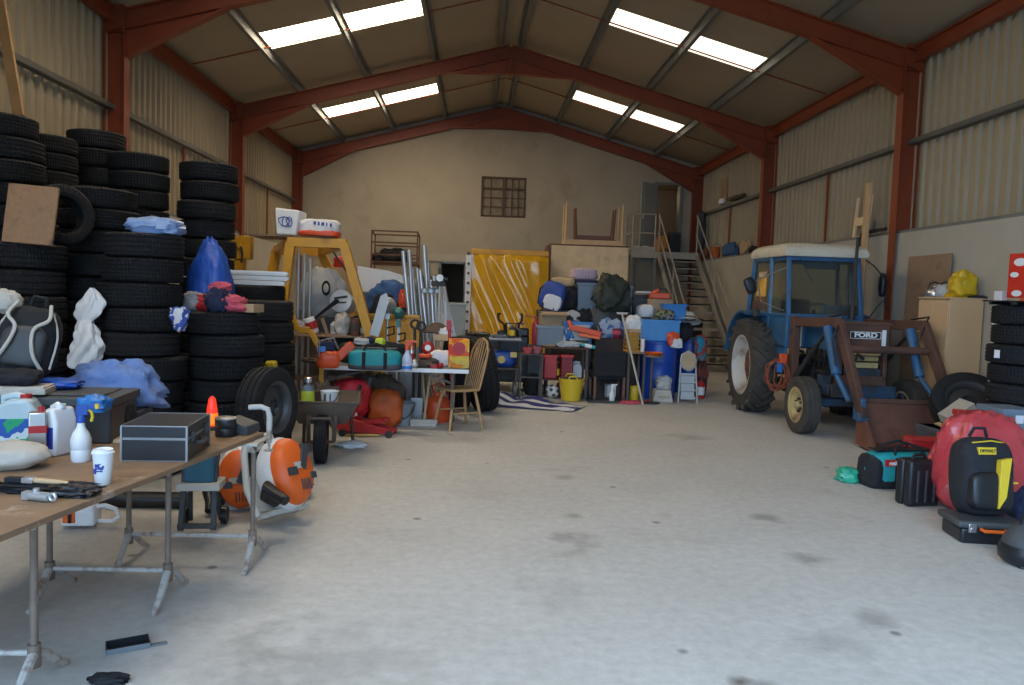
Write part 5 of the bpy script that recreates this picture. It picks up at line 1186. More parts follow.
# orange chain hoist
p = at(588, 342, 11.98)
ho = thing('orange_hoist', 'long orange chainsaw shaped tool lying on the steel bench clutter', 'tool', (p.x, 12.36, .955), R(-4))
MB().bar((-.26, 0, .16), (.26, 0, .06), .10, .09).bar((-.22, 0, .17), (-.27, 0, .26), .07, .07).build('body', M['orange_red'], ho, bevel=.015)
MB().bar((-.1, -.07, .05), (.24, -.07, .0), .03, .05).build('guard', M['orange'], ho, bevel=.006)
MB().tube([(.1, 0, .1), (.12, 0, .2), (.22, 0, .2), (.25, 0, .1)], .014, 8).build('handle', M['black_plastic'], ho)
box('tool_carton', 'grey carton under the orange chainsaw shaped tool', 'box', 568, 588, 352, 341, 12.28, M['dark_grey'], .22, .802, M['dark_grey'])
# things on the steel bench
zb = .802
lump('grey_rag', 'grey white rag heaped at the front of the steel bench', 'rag', 558, 580, 351, 341, 12.14, M['dust_sheet'], 113, .12, .3, 2.6, z=zb)
p = at(565, 350, 12.0)
spray_bottle('spray_bottle', 'blue and white spray bottle standing on the steel bench', (p.x, 12.36, zb), M['white_plastic'], M['blue_mid'], M['white_plastic'], s=1.1)
can('teal_tube', 'teal sealant tube lying across the steel bench', 582, 12.17, zb+.05, .03, .22, mat('teal_bright', (.05, .42, .42), .4), M['white_plastic'], 'tube', tilt=(0, R(100), R(-10)))
lump('leather_glove', 'tan leather glove at the end of the steel bench', 'glove', 543, 556, 352, 345, 12.16, M['cardboard'], 114, .14, .3, z=zb)
lump('rusty_chain', 'heap of brown chain on the steel bench edge', 'chain', 571, 586, 353, 348, 12.135, M['rust'], 115, .1, .35, 3.5, z=zb)
# below the steel bench
box('red_crate', 'bright red crate under the steel bench', 'crate', 544, 557, 371, 355, 12.16, M['red'], .3, .302)
box('red_toolbox', 'dark red toolbox next to the bright red crate', 'box', 561, 573, 369, 356, 12.2, mat('toolbox_red', (.22, .01, .015), .5), .3, .302, M['red'])
p = at(578, 371, 12.05)
jerry('water_jug', 'cloudy white jug under the steel bench', 'jug', (p.x+.02, 12.4, .302), (.17, .16, .26), mat('cloudy_white', (.5, .52, .52), .4), M['white_plastic'])
lump('red_net_bag', 'dull red mesh bag on the floor behind the yellow tub', 'bag', 556, 580, 388, 382, 12.16, mat('net_red', (.26, .05, .05), .8, bump=.4, bscale=60), 116, .3, .2, z=.0)
# yellow tub with handles
p = fl(572, 402)
tub = thing('rubber_tub', 'bright yellow flexible tub with two handles on the floor', 'tub', (p.x, p.y+.17, 0))
MB().lathe([(0, 0), (.13, 0), (.145, .01), (.195, .33), (.20, .345), (.188, .345), (.14, .02), (0, .02)], 32).build('body', M['yellow_plastic'], tub)
for s in (-1, 1): MB().tube([(-.07, s*.19, .335), (-.05, s*.2, .39), (.05, s*.2, .39), (.07, s*.19, .335)], .013, 8).build('handle', M['yellow_plastic'], tub)
lump('oily_rag', 'dark oily rags filling the yellow tub', 'rag', 562, 583, 384, 377, p.y+.06, M['brown_cloth'], 117, .22, .25, z=.28)
p = fl(553, 399)
bl = thing('football', 'scuffed white football on the floor beside the yellow tub', 'ball', (p.x, p.y+.12, .11))
MB().sphere((0, 0, 0), .11, 24, 16).build('cover', mat('ball_white', (.6, .6, .58), .6, var=.05), bl, smooth=80)
mb = MB()
for k, d_ in enumerate(((-.3, -.9, .3), (.65, -.7, .1), (-.2, -.5, .85), (-.85, -.45, -.1), (.1, -.85, -.5), (.6, -.3, .7))):
    d_ = Vector(d_).normalized(); M_ = d_.to_track_quat('Z', 'Y').to_matrix().to_4x4()
    mb.lathe([(0, .1125), (.03, .109), (.033, .106)], 5, M_, caps=False)
mb.build('panel_mark', M['dark_grey'], bl)
# dark bucket-like bag and ladders of thin steel stands left of the tub
def frame_stand(name, label, u0, u1, vt, vb, Y, d=.45, top=True, tm=None):
    p0, p1 = X_(u0, vb, Y), X_(u1, vb, Y); h = Z_((u0+u1)/2, vt, Y)
    t = thing(name, label, 'stand', ((p0+p1)/2, Y+d/2, 0)); w = p1-p0
    for sx in (-1, 1):
        for sy in (-1, 1): MB().box((sx*(w/2-.012), sy*(d/2-.012), h/2), (.022, .022, h)).build('leg', M['stand_iron'], t)
    if top: MB().box((0, 0, h-.01), (w, d, .02)).build('table_top', tm or M['stand_iron'], t)
    MB().bar((-w/2, -d/2+.01, h*.5), (w/2, -d/2+.01, h*.5), .02, .02).build('rail', M['stand_iron'], t)
    return t, h
_, hs = frame_stand('steel_stand', 'thin steel stand with red clamps beside the blue engine trolley', 519, 542, 354, 395, 11.75, .5)
box('red_clamp_box', 'small red box on the thin steel stand', 'box', 524, 531, 354, 348, 11.8, M['red'], .2, hs)
box('red_clamp_box', 'second small red box at the end of the thin steel stand', 'box', 534, 540, 354, 347, 11.8, mat('box_rose', (.35, .06, .07), .5), .2, hs)
lump('black_sack', 'black sack of scrap under the thin steel stand', 'sack', 524, 543, 392, 373, 12.3, M['black_cloth'], 118, .3, .15, z=0)
# blue engined mower / trolley
tx0, tx1 = XB(487, 12.2), XB(523, 12.2)
em = thing('engine_trolley', 'wheeled steel trolley with a blue engine before the yellow tarpaulin', 'trolley', ((tx0+tx1)/2, 12.35, 0))
w = tx1-tx0
MB().box((0, 0, .44), (w, .5, .03)).bar((-w/2+.02, -.25, .44), (-w/2+.02, -.25, .95), .025, .025).bar((w/2-.02, .25, .44), (w/2-.02, .25, .95), .025, .025).bar((-w/2+.02, -.25, .88), (w/2, -.25, .88), .03, .02).build('frame', M['stand_iron'], em)
MB().blob((.40, .3, .28), 119, .05, 1.4, .55, 26, .1, M=Matrix.Translation((-.02, -.02, .455))).build('engine', M['blue'], em, smooth=60)
MB().cyl((-.05, -.18, .58), (-.05, -.22, .58), .06, n=16).box((.14, -.15, .66), (.1, .1, .08)).build('recoil', M['brass'], em)
for sx in (-1, 1):
    for sy in (-1, 1):
        MB().bar((sx*(w/2-.08), sy*.2, .43), (sx*(w/2-.1), sy*.2, .2), .03, .03).build('caster_fork', M['stand_iron'], em)
        MB().cyl((sx*(w/2-.1)-.02, sy*.2, .11), (sx*(w/2-.1)+.02, sy*.2, .11), .11, n=20).lathe([(0, .025), (.06, .024)], 16, Matrix.Translation((sx*(w/2-.1), sy*.2, .11)) @ Matrix.Rotation(R(90), 4, 'Y'), caps=False).build('caster', M['galv'], em)
MB().box((0, -.03, .90), (w*.9, .4, .02)).build('rack_shelf', M['alu_dull'], em)
# black walk-behind machine with upright handles
mm = thing('walk_behind_mower', 'black machine with two upright handles in front of the yellow tarpaulin', 'mower', (XB(514, 12.9), 12.95, 0))
zt_ = Z_(510, 314, 12.9)
mb = MB()
for s, u in ((-1, 500), (1, 521)):
    x = X_(u, 318, 12.9)-XB(514, 12.9)
    mb.tube([(x*.5, .1, .8), (x*.7, .02, 1.1), (x*1.1, -.12, zt_-.1), (x*1.15, -.1, zt_), (x*1.02, -.02, zt_)], .02, 8)
mb.bar((-.15, .02, 1.12), (.17, .02, 1.12), .02, .02).bar((-.12, .05, .9), (-.14, .02, 1.12), .02, .02).bar((.03, .05, .9), (.03, .02, 1.12), .02, .02)
mb.build('handle', M['dark_iron'], mm)
MB().box((0, .15, .78), (.5, .4, .3)).box((.14, 0, .98), (.2, .25, .14)).box((-.2, 0, .95), (.16, .2, .1)).build('engine', M['black_plastic'], mm, bevel=.03)
MB().box((0, .15, .4), (.6, .5, .5)).build('deck', M['dark_grey'], mm, bevel=.04)
for sx in (-1, 1): MB().cyl((sx*.30, .15, .18), (sx*.38, .15, .18), .18, n=22).build('wheel', M['rubber'], mm)
lump('scrap_bag', 'dark bag of odds in front of the dark doorway bin', 'bag', 465, 490, 352, 332, 13.4, pattern_mat('odds', [(.03, .04, .04), (.12, .06, .04), (.08, .12, .08), (.2, .2, .2)], 6, 'blotch'), 120, .4, .25, z=.86)
solo(MB().bx(-.35, .35, -.25, .25, 0, .86), 'steel_locker', M['dark_grey'], 'low dark locker under the bag of odds', 'locker', (X_(478, 345, 13.5), 13.65, 0), bevel=.01)
# red extinguisher
p = at(535, 346, 12.65)
ex = thing('fire_extinguisher', 'pinkish red fire extinguisher standing beside the black machine', 'extinguisher', (p.x, 12.65, .80), 0)
MB().lathe([(0, 0), (.055, 0), (.06, .01), (.06, .32), (.04, .37), (.02, .39), (.02, .42), (0, .42)], 20).build('body', mat('ext_red', (.42, .03, .06), .4), ex)
MB().box((0, 0, .43), (.05, .03, .03)).bar((0, 0, .44), (-.18, -.02, .47), .03, .02).build('valve', M['red'], ex)
solo(MB().bx(-.12, .12, -.12, .12, 0, .80), 'steel_drum', M['dark_grey'], 'narrow dark pillar box under the pinkish red extinguisher', 'box', (p.x, 12.65, 0), bevel=.01)
# striped blue and white banner on the floor
def ban(a_, b_):
    ang = (a_-.5); x = ang*1.45; y = (b_-.5)*.9*(1-.5*abs(a_-.4)*1.2)
    z = .012+.05*max(0, noise.noise(Vector((x*3.2, y*4+x*2, 2))))+.10*max(0, 1-abs(a_-.10)*6)+.05*max(0, 1-abs(a_-.45)*5)*b_
    return (x, y, z)
bm_ = pattern_mat('banner', [(.025, .035, .17), (.66, .67, .70), (.66, .67, .70), (.025, .035, .17), (.03, .05, .22)], .8, 'stripe', .6, axis=1, dist=1.2)
p0, p1 = fl(496, 398), fl(573, 408)
bn = thing('striped_banner', 'crumpled blue and white striped banner lying on the concrete', 'banner', ((p0.x+p1.x)/2-.05, 11.25, 0.005), R(-24))
MB().sheet(ban, 44, 26, .004).build('cloth', bm_, bn, smooth=80)
# ------------------------------------------------------------------ black seat, mat, crutch, small things to its right
p0, p1 = fl(588, 402), fl(628, 404)
solo(MB().box((0, 0, .012), (p1.x-p0.x, .55, .024)).box((0, 0, .026), (p1.x-p0.x-.06, .5, .006)), 'rubber_mat', M['dark_grey'], 'dark grey mat on the floor under the black seat', 'mat', ((p0.x+p1.x)/2, 11.95, 0), R(-3), bevel=.004)
ac = thing('padded_chair', 'black padded chair seen from behind on the dark mat', 'chair', (XB(609, 12.1), 12.08, .03))
zt_, zbk = Z_(609, 351, 11.9), Z_(609, 377, 11.9); w = X_(626, 360, 11.9)-X_(593, 360, 11.9)
MB().box((0, -.16, (zt_+zbk)/2-.03), (w, .10, zt_-zbk)).build('backrest', M['black_cloth'], ac, bevel=.03, seg=3)
MB().box((0, .1, zbk-.02), (w, .5, .12)).build('seat', M['black_cloth'], ac, bevel=.03, seg=3)
for sx in (-1, 1):
    MB().bar((sx*(w/2-.03), -.17, 0), (sx*(w/2-.03), -.17, zbk), .035, .035).build('leg', M['wood_dark'], ac)
    MB().bar((sx*(w/2-.03), .3, 0), (sx*(w/2-.03), .3, zbk-.05), .035, .035).build('leg', M['wood_dark'], ac)
    MB().tube([(sx*(w/2-.02), -.14, zbk+.18), (sx*(w/2-.02), .15, zbk+.2), (sx*(w/2-.02), .3, zbk+.05)], .02, 8).build('armrest', M['black_plastic'], ac)
p = fl(607, 399)
spray_bottle('spray_bottle', 'small white spray bottle standing on the dark mat', (p.x-.0, 11.78, .03), M['white_plastic'], M['white_plastic'], M['white_plastic'], s=.95)
p = at(611, 352, 12.0)
mg = thing('travel_mug', 'dark red mug with a pink band standing above the black chair', 'mug', (XB(617, 12.5), 12.53, .944))
MB().lathe([(0, 0), (.06, 0), (.065, .01), (.075, .16), (.07, .165), (0, .165)], 22).build('body', mat('mug', (.25, .03, .05), .2, coat=.5), mg)
MB().tube([(.07, 0, .13), (.12, 0, .12), (.12, 0, .05), (.065, 0, .04)], .01, 8).build('handle', M['dark_grey'], mg)
MB().lathe([(.0785, .07), (.079, .075), (.079, .13), (.0785, .135)], 22, caps=False).build('label_band', M['pink'], mg)  # pink band round the mug body
a, b = at(622, 314, 11.8), at(643, 403, 11.55)
solo(MB().cyl((b.x, b.y, .012), a, .016, n=10).box(a+Vector((0, 0, .01)), (.16, .04, .03)), 'wooden_crutch', M['beige_cloth'], 'pale crutch leaning across the small steel table', 'crutch')
bk_ = thing('wire_basket', 'yellow wire basket on the small steel table', 'basket', (XB(633, 12.0), 12.05, .782))
zt_ = Z_(633, 330, 12.0)-.782; w = X_(641, 340, 12.0)-X_(627, 340, 12.0)
MB().box((0, 0, .01), (w, .2, .02)).build('base', M['yellow_paint'], bk_)
mb = MB()
for k in range(7):
    x = -w/2+w*k/6
    for s in (-1, 1): mb.bar((x, s*.1, 0), (x, s*.1, zt_), .008, .008)
for k in range(6):
    z = zt_*k/5
    for s in (-1, 1): mb.bar((-w/2, s*.1, z), (w/2, s*.1, z), .008, .008); mb.bar((s*w/2, -.1, z), (s*w/2, .1, z), .008, .008)
mb.build('wire_mesh', M['yellow_paint'], bk_)
solo(MB().blob((w*.85, .16, zt_*.85), 121, .1, 2, .6, 22, .1), 'yellow_sack', mat('sack_yellow', (.5, .28, .05), .7, bump=.3), 'yellow brown sack inside the wire basket', 'sack', (XB(633, 12.0), 12.05, .804), smooth=60)
p = at(643, 356, 11.95)
can('squeeze_bottle', 'small white squeeze bottle beside the wire basket', 643.2, 11.98, .782, .032, .2, M['white_plastic'], M['white_plastic'], 'bottle')
can('yellow_canister', 'yellow canister on the floor below the small steel table', 637, 12.05, 0, .07, .24, M['yellow_plastic'], M['yellow_plastic'], 'canister')
# round topped stand with orange dish
sx_ = fl(650, 402).x
rs = thing('round_stand', 'thin stand with a round top before the big blue barrel', 'stand', (XB(653, 11.85), 11.85, 0))
zt_ = Z_(655, 357, 11.85)
MB().cyl((0, 0, 0), (0, 0, zt_), .022, n=12).build('pole', M['stand_iron'], rs)
MB().lathe([(0, 0), (.16, 0), (.165, .01), (.16, .02), (0, .02)], 28, Matrix.Translation((.03, 0, zt_))).build('top', M['galv'], rs)
MB().lathe([(0, 0), (.15, 0), (.15, .02), (0, .02)], 24).build('base', M['dark_iron'], rs)
solo(MB().lathe([(0, 0), (.10, 0), (.145, .045), (.15, .05), (.138, .05), (.095, .012), (0, .012)], 28), 'orange_dish', M['orange'], 'orange dish of screws on the round topped stand', 'dish', (XB(653, 11.85)+.02, 11.85, zt_+.022))
# ------------------------------------------------------------------ blue barrels and what is heaped on them
def barrel(label, u, v, Yoff=.29, r=.29, h=.93):
    p = fl(u, v); x, y = p.x, p.y+Yoff
    t = thing('plastic_barrel', label, 'barrel', (x, y, 0), group=None)
    MB().lathe([(0, 0), (r*.93, 0), (r*.97, .02), (r*.95, .08), (r, .11), (r, .30), (r*1.02, .315), (r*1.02, .345), (r, .36), (r, .58), (r*1.02, .595), (r*1.02, .625), (r, .64), (r, .80), (r*.95, .86), (r*.97, h-.03), (r*.93, h), (0, h)], 40).build('body', M['drum_blue'], t)
    MB().lathe([(r*.985, h-.05), (r*1.0, h-.045), (r*1.0, h-.015), (r*.985, h-.01)], 40, caps=False).build('lid_ring', M['blue'], t)
    return x, y, h
B1 = barrel('big blue plastic barrel behind the round topped stand', 661, 400)
B2 = barrel('blue plastic barrel beside the stairs behind the steps', 692, 394, .29)
B3 = barrel('blue plastic barrel hidden behind the first one', 672, 385, .29)
p = at(660, 339, 12.5)
_, zq = box('blue_box', 'long bright blue box lying on the big blue barrel', 'box', 640, 680, 341, 320, B1[1]-.18, mat('box_blue', (.05, .25, .60), .45), .36, B1[2]+.002, None, rz=R(-4))
box('blue_tray', 'bright blue tray of oddments at the top of the heap by the stairs', 'tray', 664, 686, 320, 304, B1[1]+.0, M['blue_mid'], .3, zq+.002, None)
lump('print_sack', 'dark sack with yellow print between the blue box and the blue tray', 'sack', 656, 676, 320, 309, B1[1]-.10, pattern_mat('darkprint', [(.03, .03, .06), (.25, .25, .08), (.05, .04, .09), (.3, .3, .25)], 7, 'blotch'), 122, .14, .2, z=zq+.002)
lump('white_towel', 'folded white towel on top of the dark crate', 'towel', 638, 656, 314, 304, 12.86, M['white_cloth'], 123, .26, .12, sq=.6, z=zq+.03)
solo(MB().bx(-.14, .12, -.12, .12, 0, .9).bx(-.2, .14, -.15, .15, .9, zq+.03), 'side_crate', M['dark_grey'], 'dark crate standing under the folded white towel', 'crate', (XB(640, 13.0)-.0, 12.98, 0), bevel=.01)
lump('white_bag', 'white plastic bag hanging at the edge of the heap beside the blue box', 'bag', 626, 643, 336, 314, 12.35, M['white_plastic'], 124, .2, .16, z=Z_(635, 333, 12.35))
lump('orange_rag', 'orange rag on the rim of the big blue barrel', 'rag', 668, 680, 341, 331, B1[1]-.36, M['orange_red'], 125, .12, .2, z=B1[2]-.06)
lump('white_glove', 'white glove at the lip of the big blue barrel', 'glove', 672, 683, 345, 338, B1[1]-.37, M['white_cloth'], 126, .09, .3, z=B1[2]-.09)
box('dark_crate', 'dark green grey crate with papers on it near the stairs', 'crate', 632, 656, 318, 296, 13.36, M['dark_grey'], .45, Z_(644, 318, 13.36), M['black_plastic'])
solo(MB().bx(-.26, .28, -.22, .22, 0, Z_(644, 318, 13.36)), 'plank_box', M['ply_brown'], 'plank box supporting the dark green grey crate', 'box', (XB(644, 13.3), 13.6, 0), bevel=.01)
zp = Z_(644, 296, 13.36)+.0
for k in range(3):
    solo(MB().box((0, 0, .012), (.36-.04*k, .26, .024)).box((0, -.128, .012), (.33-.04*k, .008, .014)), 'magazine', [M['white_cloth'], M['cardboard'], M['white_cloth']][k], ['lowest paper pad on the dark green grey crate', 'brown paper pad between two white ones on the crate', 'uppermost white paper pad on the dark green grey crate'][k], 'pad', (XB(644, 13.2)+.03*k-.03, 13.56, zp+.028*k), R(8-9*k), bevel=.002)
p = at(661, 299, 12.9)
oc = thing('orange_tool_case', 'orange power tool lying on top of the heap near the stairs', 'tool', (p.x, 13.0, Z_(661, 299, 12.9)), R(-6))
MB().box((0, 0, .05), (.34, .16, .10)).bar((-.14, 0, .08), (-.02, 0, .15), .06, .06).build('body', M['orange_red'], oc, bevel=.02)
MB().tube([(-.05, 0, .1), (-.02, 0, .17), (.1, 0, .17), (.13, 0, .1)], .014, 8).build('handle', M['black_plastic'], oc)
solo(MB().bx(-.2, .2, -.1, .12, 0, Z_(661, 299, 12.9)), 'tall_box', M['cardboard'], 'tall cardboard box under the orange power tool', 'box', (p.x+.02, 13.05, 0), bevel=.01)
# hat and dark bags by the second barrel
p = at(689, 328, 12.3)
hb_ = soft('black_bag', 'black bag on the blue barrel beside the stairs', 'bag', (X_(685, 340, 12.4), 12.7, .935), (.36, .34, .32), M['black_cloth'], 127, .2)
ht = thing('sun_hat', 'pale brimmed hat on the black bag beside the stairs', 'hat', (X_(688, 325, 12.4)+.07, 12.62, 1.27), rot=(R(-18), R(6), 0))
MB().lathe([(.20, -.02), (.205, -.01), (.12, .03), (.11, .09), (.07, .135), (0, .14)], 28, caps=False).build('crown', M['beige_cloth'], ht)
MB().lathe([(.122, .03), (.116, .055), (.113, .055), (.12, .03)], 28, caps=False).build('band', M['brown_cloth'], ht)
lump('coloured_bag', 'turquoise and red bag hanging at the far barrel by the stairs', 'bag', 695, 707, 364, 334, 12.8, pattern_mat('turq', [(.02, .22, .32), (.35, .05, .04), (.1, .2, .25), (.35, .33, .32)], 4, 'blotch'), 128, .2, .2, z=.60)
lump('dark_sack', 'dark sack on the floor beyond the barrels by the stairs', 'sack', 697, 708, 396, 360, 12.8, pattern_mat('darkred', [(.05, .03, .03), (.2, .04, .03), (.06, .06, .07)], 5, 'blotch'), 129, .3, .25, z=0)
# aluminium steps with round seat
p0, p1 = fl(678, 402), fl(692, 402)
w = p1.x-p0.x
sl_ = thing('step_stool', 'aluminium folding steps with a round tan seat by the barrels', 'steps', ((p0.x+p1.x)/2, 11.95, 0), rot=(R(-9), 0, R(-4)))
zt_ = Z_(685, 350, 12.1)
mb = MB().tube([(-w/2-.03, 0, 0), (-w/2+.0, 0, zt_*.7), (-w/2+.02, 0, zt_*.92), (0, 0, zt_), (w/2-.02, 0, zt_*.92), (w/2, 0, zt_*.7), (w/2+.03, 0, 0)], .015, 10)
mb.build('rail', M['alu_dull'], sl_)
for k in range(4): MB().box((0, .01, zt_*(.10+.15*k)), (w, .06, .03)).build('tread', M['alu_dull'], sl_, bevel=.004)
MB().box((0, .03, zt_*.32), (w*.9, .006, zt_*.5)).build('back_sheet', M['alu_dull'], sl_)
MB().lathe([(0, -.02), (.118, -.02), (.12, -.01), (.12, .01), (.11, .02), (0, .02)], 28, Matrix.Translation((0, -.01, zt_*.80)) @ Matrix.Rotation(R(84), 4, 'X') @ Matrix.Diagonal((1, 1.15, 1, 1))).build('seat', M['skin_tan'], sl_)
MB().ring((0, -.012, zt_*.80), .122, .01, Matrix.Rotation(R(84), 4, 'X') @ Matrix.Diagonal((1, 1.15, 1, 1)), 28).build('seat_rim', M['alu_dull'], sl_)
# pale potty-like stool with cloth
p = fl(664, 403)
wst = thing('plastic_stool', 'pale beige plastic step against the big blue barrel', 'stool', (p.x-.01, p.y+.14, 0))
MB().xz([(-.16, 0), (.16, 0), (.12, .20), (-.12, .20)], -.13, .12).build('body', M['beige_cloth'], wst, bevel=.02, seg=3)
MB().box((0, -.132, .09), (.2, .008, .04)).build('slot', M['stoneware'], wst, bevel=.004)
lump('beige_rag', 'beige rag draped above the pale plastic step', 'rag', 657, 672, 392, 376, p.y+.0, M['dust_sheet'], 130, .2, .25, z=.205)
# ------------------------------------------------------------------ landing and stairs at the back
YL, ZL = 20.85, 2.86
ld = thing('landing', 'grey steel landing with tube railing at the upper doorway', 'landing', (0, 0, 0))
lx0, lx1 = 3.55, 5.40
MB().bx(lx0, lx1, YL, 21.93, ZL-.08, ZL).bx(lx0, lx1, YL-.01, YL+.03, ZL-.16, ZL+.02).build('deck', M['stair_grey'], ld)
for x in (lx0+.04, 4.2): MB().box((x, YL+.05, (ZL-.08)/2), (.08, .08, ZL-.08)).build('post', M['galv'], ld)
mb = MB()
for (x, y) in ((lx0+.03, YL+.03), (lx0+.03, 21.85), (4.18, YL+.03)): mb.cyl((x, y, ZL), (x, y, ZL+1.0), .022, n=10)
for dz in (.5, 1.0): mb.cyl((lx0+.03, YL+.03, ZL+dz), (lx0+.03, 21.85, ZL+dz), .02, n=10).cyl((lx0+.03, YL+.03, ZL+dz), (4.18, YL+.03, ZL+dz), .02, n=10)
mb.box(((lx0+4.18)/2, YL+.02, ZL+.07), (4.18-lx0, .01, .14))
mb.build('railing', M['stair_grey'], ld)
YL2 = YL-.05; YFT = 17.25; nst = 15; xl_, xr_ = 4.26, 5.28
sr = thing('stairs', 'open grey steel staircase up to the landing', 'staircase', (0, 0, 0))
for k in range(nst-1):
    z = ZL*(k+1)/nst; y = YFT+(YL2-YFT)*(k+.5)/(nst-1)
    MB().bx(xl_+.04, xr_-.04, y-.02, y+.17, z-.035, z).bx(xl_+.04, xr_-.04, y-.02, y-.005, z-.06, z).build('tread', M['stair_grey'], sr)
for x in (xl_, xr_): MB().bar((x, YFT-.12, .0), (x, YL2, ZL-.03), .20, .03, up=(1, 0, 0)).build('stringer', M['stair_grey'], sr)
for x in (xl_, xr_):
    mb = MB(); dz = ZL/(YL2-YFT)
    for t_ in (.02, .5, .98): mb.cyl((x, YFT+(YL2-YFT)*t_, ZL*t_), (x, YFT+(YL2-YFT)*t_, ZL*t_+1.0), .02, n=10)
    for h_ in (.5, 1.0): mb.cyl((x, YFT, h_), (x, YL2, ZL+h_), .02, n=10)
    mb.build('handrail', M['stair_grey'], sr)
# things on the landing
zl = ZL+.002
p = at(660, 252, 21.2)
soft('orange_bag', 'orange yellow bag on the landing by the upper doorway', 'bag', (X_(661, 250, 21.1), 21.2, zl), (.38, .35, .5), mat('bag_amber', (.5, .2, .03), .6, bump=.3, bscale=20), 141, .22, sag=.5)
box('black_speaker', 'black box standing in the upper doorway', 'box', 670, 680, 252, 233, 21.5, M['black_plastic'], .3, zl, M['dark_grey'])
for k, (u, c_) in enumerate(((634, 'white tin at the corner of the landing'), (642, 'second white tin on the landing'))):
    can('white_tin', c_, u, 21.15, zl, .08, .17, M['white_cloth'], M['beige_cloth'])
# panel beneath the landing, the shade there put into its dark colour
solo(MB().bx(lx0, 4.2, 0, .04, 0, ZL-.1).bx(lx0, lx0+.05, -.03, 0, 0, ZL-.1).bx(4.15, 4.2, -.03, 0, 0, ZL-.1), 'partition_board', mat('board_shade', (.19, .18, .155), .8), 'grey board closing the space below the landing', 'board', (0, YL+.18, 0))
# things along the ledge of the side wall
zs = 2.702
def ledge(u, v, X=5.58): d = ray(u, v); return CAM+d*((X-CAM.x)/d.x)
p = ledge(716, 258); ob = thing('orange_bucket', 'orange bucket on the wall ledge above the stairs', 'bucket', (5.56, p.y, zs))
MB().lathe([(0, 0), (.10, 0), (.13, .28), (.135, .29), (.125, .29), (.095, .02), (0, .02)], 22).build('body', mat('bucket_orange', (.5, .12, .03), .5), ob)
MB().tube([(-.13, 0, .27), (-.1, -.08, .34), (0, -.1, .38), (.1, -.08, .34), (.13, 0, .27)], .006, 6).build('handle', M['dark_iron'], ob)
def on_ledge(name, label, cat, u, size, m, seed, amp=.22):
    q = ledge(u, 256); soft(name, label, cat, (5.55, q.y, zs), (size[0]*.8, size[1], size[2]), m, seed, amp)
on_ledge('black_bag', 'dark bag at the far end of the wall ledge behind the handrail', 'bag', 706, (.2, .5, .34), M['wood_dark'], 142)
on_ledge('blue_tarpaulin', 'blue tarpaulin bundled on the wall ledge near the orange bucket', 'tarpaulin', 731, (.2, 1.0, .34), M['denim'], 143)
on_ledge('brown_sack', 'brown sack with pale front on the wall ledge', 'sack', 746, (.2, .5, .36), M['cardboard'], 144)
on_ledge('black_rag', 'black rag on the wall ledge next to the brown sack', 'rag', 754, (.18, .4, .16), M['black_cloth'], 145)
# things on the high rail and wall
p = ledge(723, 210, 5.6); solo(MB().blob((.14, .2, .16), 146, .08, 1.5, .7, 20), 'white_ball', M['white_plastic'], 'white rounded lamp cover resting on the high wall rail', 'cover', (5.57, p.y, 4.045), smooth=60)
soft('brown_rope', 'brown rope coil beside the white lamp cover on the rail', 'rope', (5.57, p.y-1.1, 4.045), (.12, 1.1, .10), M['brown_cloth'], 147, .35)
p = ledge(723, 205, 5.62); solo(MB().box((0, 0, 0), (.03, .5, .62)).box((-.018, 0, 0), (.006, .42, .52)), 'notice_board', M['ply_brown'], 'small brown board fixed on the cladding above the rail', 'board', (5.63, p.y, 4.40), bevel=.004)
# dark coat hung on the column by the stairs
soft('dark_coat', 'dark coat hanging on the red column beside the landing', 'coat', (X_(700, 250, 21.0), 21.0, ZL+.1), (.25, .25, 1.15), M['dark_grey'], 148, .2, sag=.3)
# ladders against the side wall
def ladder(label, u, vt, Xw, w, h, z0, m):
    q = ledge(u, vt, Xw)
    t = thing('wooden_ladder', label, 'ladder', (Xw, q.y, z0), rot=(0, R(5), R(-90)))
    t.rotation_euler = (R(-4), 0, R(-90))
    for s in (-1, 1): MB().box((s*w/2, 0, h/2), (.05, .035, h)).build('rail', m, t, bevel=.004)
    n_ = int(h/.28)
    for k in range(n_): MB().box((0, 0, .15+.28*k), (w, .03, .09 if k % 2 else .13)).build('rung', m, t, bevel=.003)
ladder('short wooden ladder leaning on the side wall behind the tractor', 851, 194, 5.30, .42, Z_(851, 194, 12.2)-.02, .0, M['ply'])
q = ledge(863, 186, 5.26)
solo(MB().box((0, 0, 1.72), (.03, .16, 3.44)).box((-.018, 0, 1.72), (.006, .1, 3.4)), 'scaffold_board', M['wood_pale'], 'long pale board leaning beside the short wooden ladder', 'board', (5.21, q.y-.12, .02), rot=(0, R(1.5), 0), bevel=.004)
# pipe and hose on the red column
YA_ = 11.08
hp = thing('pipe_bracket', 'dark steel pipe arm bent along the wall beside the red column', 'pipe', (0, 0, 0))
a, b, c_ = at(890, 229, 11.3), at(868, 236, 11.9), at(866, 300, 11.9)
MB().tube([(5.42, a.y, a.z), (5.38, b.y, b.z+.04), (5.36, b.y+.05, b.z-.1), (5.36, b.y+.05, 1.2), (5.36, b.y+.05, 0)], .03, 10).build('arm', M['dark_iron'], hp)
gp = thing('air_hose', 'black hose and gun hanging on the red column', 'hose', (5.36, 10.9, 0))
p = at(884, 285, 10.9)
MB().blob((.10, .12, .34), 149, .1, 1.6, .7, 20, M=Matrix.Translation((p.x-5.36-.02, 0, p.z-.17))).build('gun', M['black_plastic'], gp, smooth=60)
pts = [at(u, v, 10.88)-Vector((5.36, 10.9, 0)) for u, v in ((866, 260), (874, 266), (881, 274), (884, 290), (887, 312), (884, 300), (876, 308), (869, 318))]
MB().tube(pts, .009, 6).build('hose', M['black_plastic'], gp)
